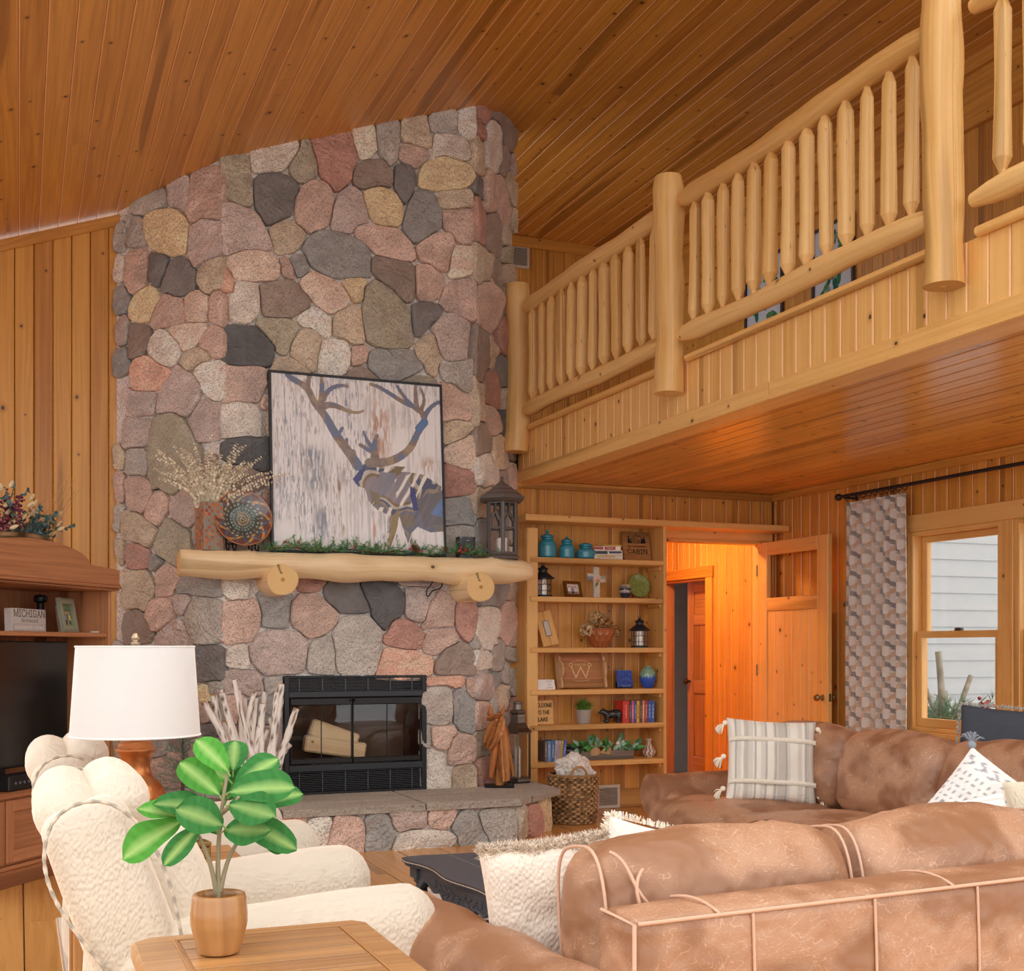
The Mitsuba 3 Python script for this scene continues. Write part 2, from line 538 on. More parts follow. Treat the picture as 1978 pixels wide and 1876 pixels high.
# left end wall (behind the cabinet) with its raked top
wl = struct('wall_back')
x = -1.75
while x < 0.8:
    t0, t1 = ZC(x) - 0.02, ZC(x + 0.115) - 0.02
    planks(wl, 'plank', PINE, (0, YL, 0), (0, 0, 1), (1, 0, 0), (0, -1, 0), [(x, x + 0.115, 0, 0, t0, t1)], ch=0.006, gap=0.003, groove=False)
    x += 0.115
plain(wl, 'backing', (np.array([[-1.75, YL + 0.02, 0], [3.3, YL + 0.02, 0], [3.3, YL + 0.02, 5.0], [-1.75, YL + 0.02, ZC(-1.75)]]), np.array([[0, 1, 2, 3]])), '#4a2a10')
tr = struct('trim_1')
v, f, uv = beam(None, None, -5.3, 0.1, -0.02, 0, -0.07, 0, PINE, ret=True)
mm = frame_mat(V(RIDGE, YL - 0.001, ZR - 0.02), x=A, y=V(0, 1, 0), z=np.cross(A, V(0, 1, 0)))
sel = slice(None)
v2 = v.copy()
v2[:, 0] = np.where(v[:, 0] > -1, -2.6, v[:, 0])
put(tr, 'board', (v2 @ mm[:3, :3].T + mm[:3, 3], f), 'wood_satin', False, uv=uv)

# left wall: its windows are beyond the picture's left edge; a low wall, piers and a header between large openings
lw = struct('wall_left')
for (y0, y1, z0, z1) in ((-0.9, 8.4, 0, 0.35), (7.0, 8.4, 0.35, 3.3), (2.9, 7.0, 2.95, 3.1), (4.9, 5.05, 0.35, 2.95), (2.9, 3.05, 0.35, 2.95)):
    beam(lw, 'panel', -1.93, -1.85, y0, y1, z0, z1, PINE)

# upper end wall over the loft, and the loft's right wall
wu = struct('wall_upper')
x = 2.9
while x < XR:
    planks(wu, 'plank', PINE, (0, YU, 2.7), (0, 0, 1), (1, 0, 0), (0, -1, 0), [(x, x + 0.115, 0, 0, 2.36, 2.36)], ch=0.005, gap=0.003, groove=False)
    x += 0.115
beam(wu, 'crown', 2.9, XR, YU - 0.03, YU - 0.001, 4.93, 5.03, PINE)
wr2 = struct('wall_loft')
y = 1.2
while y < YU:
    planks(wr2, 'plank', PINE, (XR, 0, 2.7), (0, 0, 1), (0, 1, 0), (-1, 0, 0), [(y, y + 0.115, 0, 0, 1.88, 1.88)], ch=0.005, gap=0.003, groove=False)
    y += 0.115
for z0, z1, d in ((4.56, 4.62, 0.035), (4.62, 4.92, 0.012), (4.92, 5.01, 0.04)):
    beam(wr2, 'trim', XR - d, XR + 0.01, 1.2, YU, z0, z1, CEIL if d < 0.02 else PINE)
plain(wr2, 'backing', bbox(XR + 0.02, XR + 0.06, 1.0, YU + 0.1, 2.5, 5.1), '#4a2a10')
plain(wu, 'backing', bbox(2.9, XR + 0.1, YU + 0.02, YU + 0.06, 2.5, 5.1), '#4a2a10')

# ------------------------------------------------------------------ the loft: face, underside, nosing
LX, ZB, ZT = 3.43, 2.45, 2.80                 # face of the loft, its lower edge and the top of its boards
lo = struct('loft_floor')
planks(lo, 'face_board', LIGHT, (LX - 0.012, 0, ZB), (0, 1, 0), (0, 0, 1), (-1, 0, 0), [(0.0, 0.085, 0.9, 0.9, 5.03, 5.03), (0.0, 0.085, 5.034, 5.034, 8.32, 8.32)], ch=0.003, gap=0, groove=False)
y = 0.9
while y < 8.25:
    planks(lo, 'face_plank', LIGHT, (LX, 0, 2.52), (0, 0, 1), (0, 1, 0), (-1, 0, 0), [(y, y + 0.112, 0, 0, 0.29, 0.29)], ch=0.005, gap=0.003)
    y += 0.112
# nosing along the floor's edge, broken at the posts
for a, b in ((0.9, 3.62), (3.87, 5.80), (5.99, 8.02)):
    path = np.array([[LX - 0.02, yy, 2.822] for yy in np.linspace(a, b, 12)])
    log(lo, 'nosing', path, np.full(12, 0.021), n=12, sort=LIGHT, bsdf='wood_satin', knob=0.0)
plain(lo, 'deck', bbox(LX + 0.02, XR, 0.9, YU, 2.72, 2.80), '#7a4a20')
plain(lo, 'deck', bbox(2.9, XR, 8.35, YU, 2.70, 2.795), '#7a4a20')
# underside: edge board, then the boards of the soffit
so = struct('ceiling_loft')
beam(so, 'edge_board', LX - 0.012, LX + 0.15, 0.9, 8.30, ZB - 0.004, ZB + 0.02, LIGHT, axis=1)
k = 0
x = LX + 0.152
while x < XR:
    w1 = min(0.1165, XR - x)
    cuts = [0.9, 8.3] if k % 3 else [0.9, 3.1 + 2.9 * ((k * 0.31) % 1), 8.3]
    for a, b in zip(cuts[:-1], cuts[1:]):
        planks(so, 'plank', CEIL if k % 2 else PINE, (0, 0, ZB + 0.022), (0, 1, 0), (1, 0, 0), (0, 0, -1), [(x, x + w1, a, a, b, b)], ch=0.005, gap=0.003, bsdf='wood_gloss', groove=False)
    x += 0.1165
    k += 1
plain(so, 'backing', bbox(LX + 0.1, XR + 0.05, 0.9, 8.4, ZB + 0.045, ZB + 0.06), '#4a2a10')

# ------------------------------------------------------------------ wall behind the bookcase, with the doorway
ws = struct('wall_shelf')
DX0, DX1, DZ = 4.56, 5.56, 2.075
x = 3.20
while x < XR:
    z0 = DZ if (x > DX0 - 0.06 and x < DX1) else 0
    planks(ws, 'plank', PINE, (0, YS, 0), (0, 0, 1), (1, 0, 0), (0, -1, 0), [(x, min(x + 0.113, XR), z0, z0, 2.47, 2.47)], ch=0.005, gap=0.003)
    x += 0.113
plain(ws, 'backing', bbox(3.0, DX0 - 0.02, YS + 0.02, YS + 0.10, 0, 2.7), '#4a2a10')
plain(ws, 'backing', bbox(DX0 - 0.02, XR + 0.1, YS + 0.02, YS + 0.10, DZ + 0.01, 2.7), '#4a2a10')
tc = struct('trim_2')
beam(tc, 'cove', 3.38, XR, YS - 0.03, YS - 0.001, 2.415, 2.47, PINE)
beam(tc, 'baseboard', 3.40, DX0 - 0.05, YS - 0.018, YS - 0.001, 0, 0.145, FLOOR)
dt = struct('trim_3', 'board casing over the doorway')
beam(dt, 'head', DX0 - 0.01, XR - 0.02, YS - 0.03, YS - 0.001, DZ + 0.012, DZ + 0.105, LIGHT)
beam(dt, 'head_bead', DX0 - 0.01, XR - 0.02, YS - 0.02, YS + 0.10, DZ - 0.012, DZ + 0.012, LIGHT)
beam(dt, 'jamb', DX1, DX1 + 0.03, YS - 0.02, YS + 0.12, 0, DZ, LIGHT)

# hall behind the doorway: its right wall of boards with a trimmed inner doorway, and a ceiling lamp
ha = struct('wall_hall')
HX, HY = 5.62, 10.25
IY0, IY1, IZ = 9.22, 9.98, 1.85
y = YS + 0.12
while y < HY:
    z0 = IZ if IY0 - 0.05 < y < IY1 else 0
    planks(ha, 'plank', PINE, (HX, 0, 0), (0, 0, 1), (0, 1, 0), (-1, 0, 0), [(y, y + 0.1, z0, z0, 2.45, 2.45)], ch=0.004, gap=0.003)
    y += 0.1
hb = struct('wall_hall')
x = 4.2
while x < HX:
    planks(hb, 'plank', PINE, (0, HY, 0), (0, 0, 1), (1, 0, 0), (0, -1, 0), [(x, min(x + 0.11, HX), 0, 0, 2.45, 2.45)], ch=0.004, gap=0.003)
    x += 0.11
hc_ = struct('ceiling_hall')
plain(hc_, 'panel', bbox(2.95, HX + 0.1, YS + 0.1, HY + 0.1, 2.45, 2.5), '#b5762f')
hw = struct('wall_hall')
plain(hw, 'panel', bbox(4.1, 4.2, YS + 0.1, HY, 0, 2.45), '#b5762f')
it = struct('trim_4', 'reddish brown casing of the inner doorway in the hall')
beam(it, 'casing', HX - 0.022, HX + 0.0, IY0 - 0.11, IY0, 0, IZ, PINE)
beam(it, 'casing', HX - 0.022, HX + 0.0, IY1, IY1 + 0.1, 0, IZ, PINE)
beam(it, 'head', HX - 0.024, HX + 0.0, IY0 - 0.12, IY1 + 0.11, IZ, IZ + 0.10, PINE)
beam(it, 'jamb', HX, HX + 0.10, IY1 - 0.02, IY1, 0, IZ, CHERRY)
beam(it, 'jamb', HX, HX + 0.10, IY0, IY0 + 0.02, 0, IZ, CHERRY)
beam(it, 'jamb', HX, HX + 0.10, IY0, IY1, IZ - 0.02, IZ, CHERRY)
rm = struct('wall_room')
plain(rm, 'panel', bbox(7.1, 7.2, 8.6, 11.3, 0, 2.5), '#5d7d98')
plain(rm, 'panel', bbox(5.72, 7.2, 11.2, 11.3, 0, 2.5), '#5d7d98')
plain(rm, 'panel', bbox(5.72, 7.2, 8.5, 8.6, 0, 2.5), '#5d7d98')
plain(rm, 'panel', bbox(5.72, 7.2, 8.5, 11.3, 2.45, 2.5), '#8a8a88')
d2 = struct('door_2', 'dark brown panelled door half seen in the inner doorway')
m = rotz(90, (5.80, 9.83, 0.01))
def dpart(nm, x0, x1, y0, y1, z0, z1, sort=OAK, c=0.004):
    v, f, uv = beam(None, None, x0, x1, y0, y1, z0, z1, sort, c, ret=True)
    put(d2, nm, (v @ m[:3, :3].T + m[:3, 3], f), 'wood_satin', False, uv=uv)
for (x0, x1) in ((-0.80, -0.69), (-0.45, -0.36), (-0.11, 0.0)):
    dpart('stile', x0, x1, -0.02, 0.02, 0, 1.83)
for (z0, z1) in ((0, 0.22), (0.80, 0.92), (1.43, 1.53), (1.73, 1.83)):
    dpart('rail', -0.69, -0.45, -0.02, 0.02, z0, z1)
    dpart('rail', -0.36, -0.11, -0.02, 0.02, z0, z1)
for (z0, z1) in ((0.22, 0.80), (0.92, 1.43), (1.53, 1.73)):
    dpart('panel', -0.69, -0.45, -0.008, 0.008, z0, z1)
    dpart('panel', -0.36, -0.11, -0.008, 0.008, z0, z1)
kb = lathe([(0, 0), (0.012, 0), (0.012, 0.02), (0.028, 0.035), (0.03, 0.05), (0.02, 0.062), (0, 0.065)], 16, m=move((5.78, 9.78, 0.92)) @ rot((0, 1, 0), -90), col=srgb('#1c1a18'))
putc(d2, 'knob', [kb], 'vc_gloss', 40)
scene['wall_hall__lamp'] = ply(lathe([(0, -0.06), (0.12, -0.05), (0.15, 0.0), (0, 0.0)], 20, (4.75, 9.0, 2.44))[:2], 'vc_matte', True, color=np.tile([0.9, 0.8, 0.6], (80, 1)), emitter={'type': 'area', 'radiance': {'type': 'rgb', 'value': [20, 10.5, 4]}})

# ------------------------------------------------------------------ right wall with its pair of windows
wr = struct('wall_right')
WY0, WY1, WZ0, WZ1 = 3.3, 6.66, 0.66, 2.02     # opening
y = 0.9
while y < YS:
    y1 = min(y + 0.115, YS)
    if y1 <= WY0 or y >= WY1 - 0.06:
        planks(wr, 'plank', PINE, (XR, 0, 0), (0, 0, 1), (0, 1, 0), (-1, 0, 0), [(y, y1, 0, 0, 2.47, 2.47)], ch=0.005, gap=0.003)
    else:
        planks(wr, 'plank', PINE, (XR, 0, 0), (0, 0, 1), (0, 1, 0), (-1, 0, 0), [(y, y1, WZ1, WZ1, 2.47, 2.47)], ch=0.005, gap=0.003)
        planks(wr, 'plank', PINE, (XR, 0, 0), (0, 0, 1), (0, 1, 0), (-1, 0, 0), [(y, y1, 0, 0, WZ0, WZ0)], ch=0.005, gap=0.003)
    y += 0.115
for (y0, y1, z0, z1) in ((0.9, WY0, 0, 2.7), (WY1, YS + 0.1, 0, 2.7), (WY0, WY1, WZ1, 2.7), (WY0, WY1, 0, WZ0)):
    plain(wr, 'backing', bbox(XR + 0.02, XR + 0.14, y0, y1, z0, z1), '#b9b4aa')
t5 = struct('trim_5')
beam(t5, 'cove', XR - 0.03, XR - 0.001, 0.9, YS - 0.03, 2.415, 2.47, PINE)
beam(t5, 'casing_head', XR - 0.028, XR - 0.001, WY0 - 0.1, WY1 + 0.12, WZ1, WZ1 + 0.115, LIGHT)
beam(t5, 'casing_side', XR - 0.022, XR - 0.001, WY1 - 0.01, WY1 + 0.09, WZ0 - 0.04, WZ1, LIGHT)
beam(t5, 'sill', XR - 0.05, XR + 0.02, WY0 - 0.1, WY1 + 0.1, WZ0 - 0.035, WZ0, LIGHT)
beam(t5, 'apron', XR - 0.022, XR - 0.001, WY0 - 0.1, WY1 + 0.08, WZ0 - 0.12, WZ0 - 0.036, LIGHT)


def double_hung(key, y0, y1, sash=True):
    """One window between y0 (near) and y1 (far): frame, upper and lower sash with panes, latch."""
    beam(key, 'frame', XR - 0.02, XR + 0.11, y1 - 0.045, y1, WZ0, WZ1, LIGHT)
    beam(key, 'frame', XR - 0.02, XR + 0.11, y0, y0 + 0.045, WZ0, WZ1, LIGHT)
    beam(key, 'frame', XR - 0.02, XR + 0.11, y0, y1, WZ1 - 0.03, WZ1, LIGHT)
    beam(key, 'frame', XR - 0.02, XR + 0.11, y0, y1, WZ0, WZ0 + 0.03, LIGHT)
    a, b = y0 + 0.047, y1 - 0.047
    zm = 1.295
    for nm, x0, z0, z1, st in (('upper_sash', XR + 0.055, zm, WZ1 - 0.03, 0.05), ('lower_sash', XR + 0.01, WZ0 + 0.03, zm + 0.045, 0.05)):
        fr = [bbox(x0, x0 + 0.04, a, a + st, z0, z1, 0.004), bbox(x0, x0 + 0.04, b - st, b, z0, z1, 0.004), bbox(x0, x0 + 0.04, a, b, z1 - 0.045, z1, 0.004), bbox(x0, x0 + 0.04, a, b, z0, z0 + (0.045 if nm[0] == 'u' else 0.06), 0.004)]
        i = board(LIGHT)
        v, f, _ = join([p[:2] for p in fr])
        idx = f.reshape(-1)
        v = v[idx]
        put(key, nm, (v, np.arange(len(v)).reshape(-1, 3)), 'wood_satin', False, uv=np.c_[v[:, 1] + v[:, 2], 4 * i + np.clip((v[:, 2] - v[:, 1]) * 0.3, -0.6, 0.6)])
        put(f'{key}__{nm}', 'pane', (np.array([[x0 + 0.02, a + st - 0.01, z0 + 0.02], [x0 + 0.02, b - st + 0.01, z0 + 0.02], [x0 + 0.02, b - st + 0.01, z1 - 0.02], [x0 + 0.02, a + st - 0.01, z1 - 0.02]]), np.array([[0, 1, 2, 3]])), 'glass')
    for yy in (b + 0.004, a - 0.016):
        putc(key, 'track', [bbox(XR + 0.005, XR + 0.10, yy, yy + 0.012, WZ0 + 0.03, WZ1 - 0.03, 0.002, srgb('#b9bcb8'))], 'vc_satin')
    yc = (a + b) / 2
    putc(key, 'latch', [bbox(XR + 0.012, XR + 0.045, yc - 0.03, yc + 0.03, zm + 0.045, zm + 0.052, 0.002, srgb('#6d6a66')), bbox(XR + 0.0, XR + 0.03, yc - 0.045, yc + 0.012, zm + 0.052, zm + 0.064, 0.004, srgb('#4f4c49'))], 'vc_metal')


w1 = struct('window_1', 'double-hung window nearest the curtain')
double_hung(w1, 5.80, WY1)
w2 = struct('window_2', 'double-hung window at the right edge of the picture')
double_hung(w2, 4.85, 5.71)
w3 = struct('window_3')
double_hung(w3, WY0, 4.76)
beam(t5, 'mullion', XR - 0.03, XR + 0.11, 5.71, 5.80, WZ0, WZ1, LIGHT)
beam(t5, 'mullion', XR - 0.03, XR + 0.11, 4.76, 4.85, WZ0, WZ1, LIGHT)

# ------------------------------------------------------------------ built-in bookcase of the wall (boards, shelves), part of the house
BY = 8.055
bk = thing('bookcase', 'built-in pine bookcase with six open shelves beside the stone chimney', 'bookcase')
beam(bk, 'stile', 3.405, 3.492, BY, BY + 0.022, 0, 2.10, LIGHT)
beam(bk, 'side_panel', 3.405, 3.425, BY + 0.022, YS - 0.001, 0, 2.10, LIGHT)
beam(bk, 'stile', 4.530, 4.557, BY, YS - 0.001, 0, 2.155, LIGHT)
beam(bk, 'top_ledge', 3.385, 5.655, BY - 0.02, YS - 0.001, 2.150, 2.197, LIGHT)
SHZ = [1.888, 1.602, 1.230, 0.921, 0.663, 0.392]
for z in SHZ:
    beam(bk, 'shelf', 3.43 if z < 2 else 3.4, 4.529, BY - 0.012, YS - 0.002, z - 0.038, z, LIGHT)
    beam(bk, 'cleat', 4.512, 4.529, BY + 0.03, YS - 0.02, z - 0.07, z - 0.039, LIGHT)
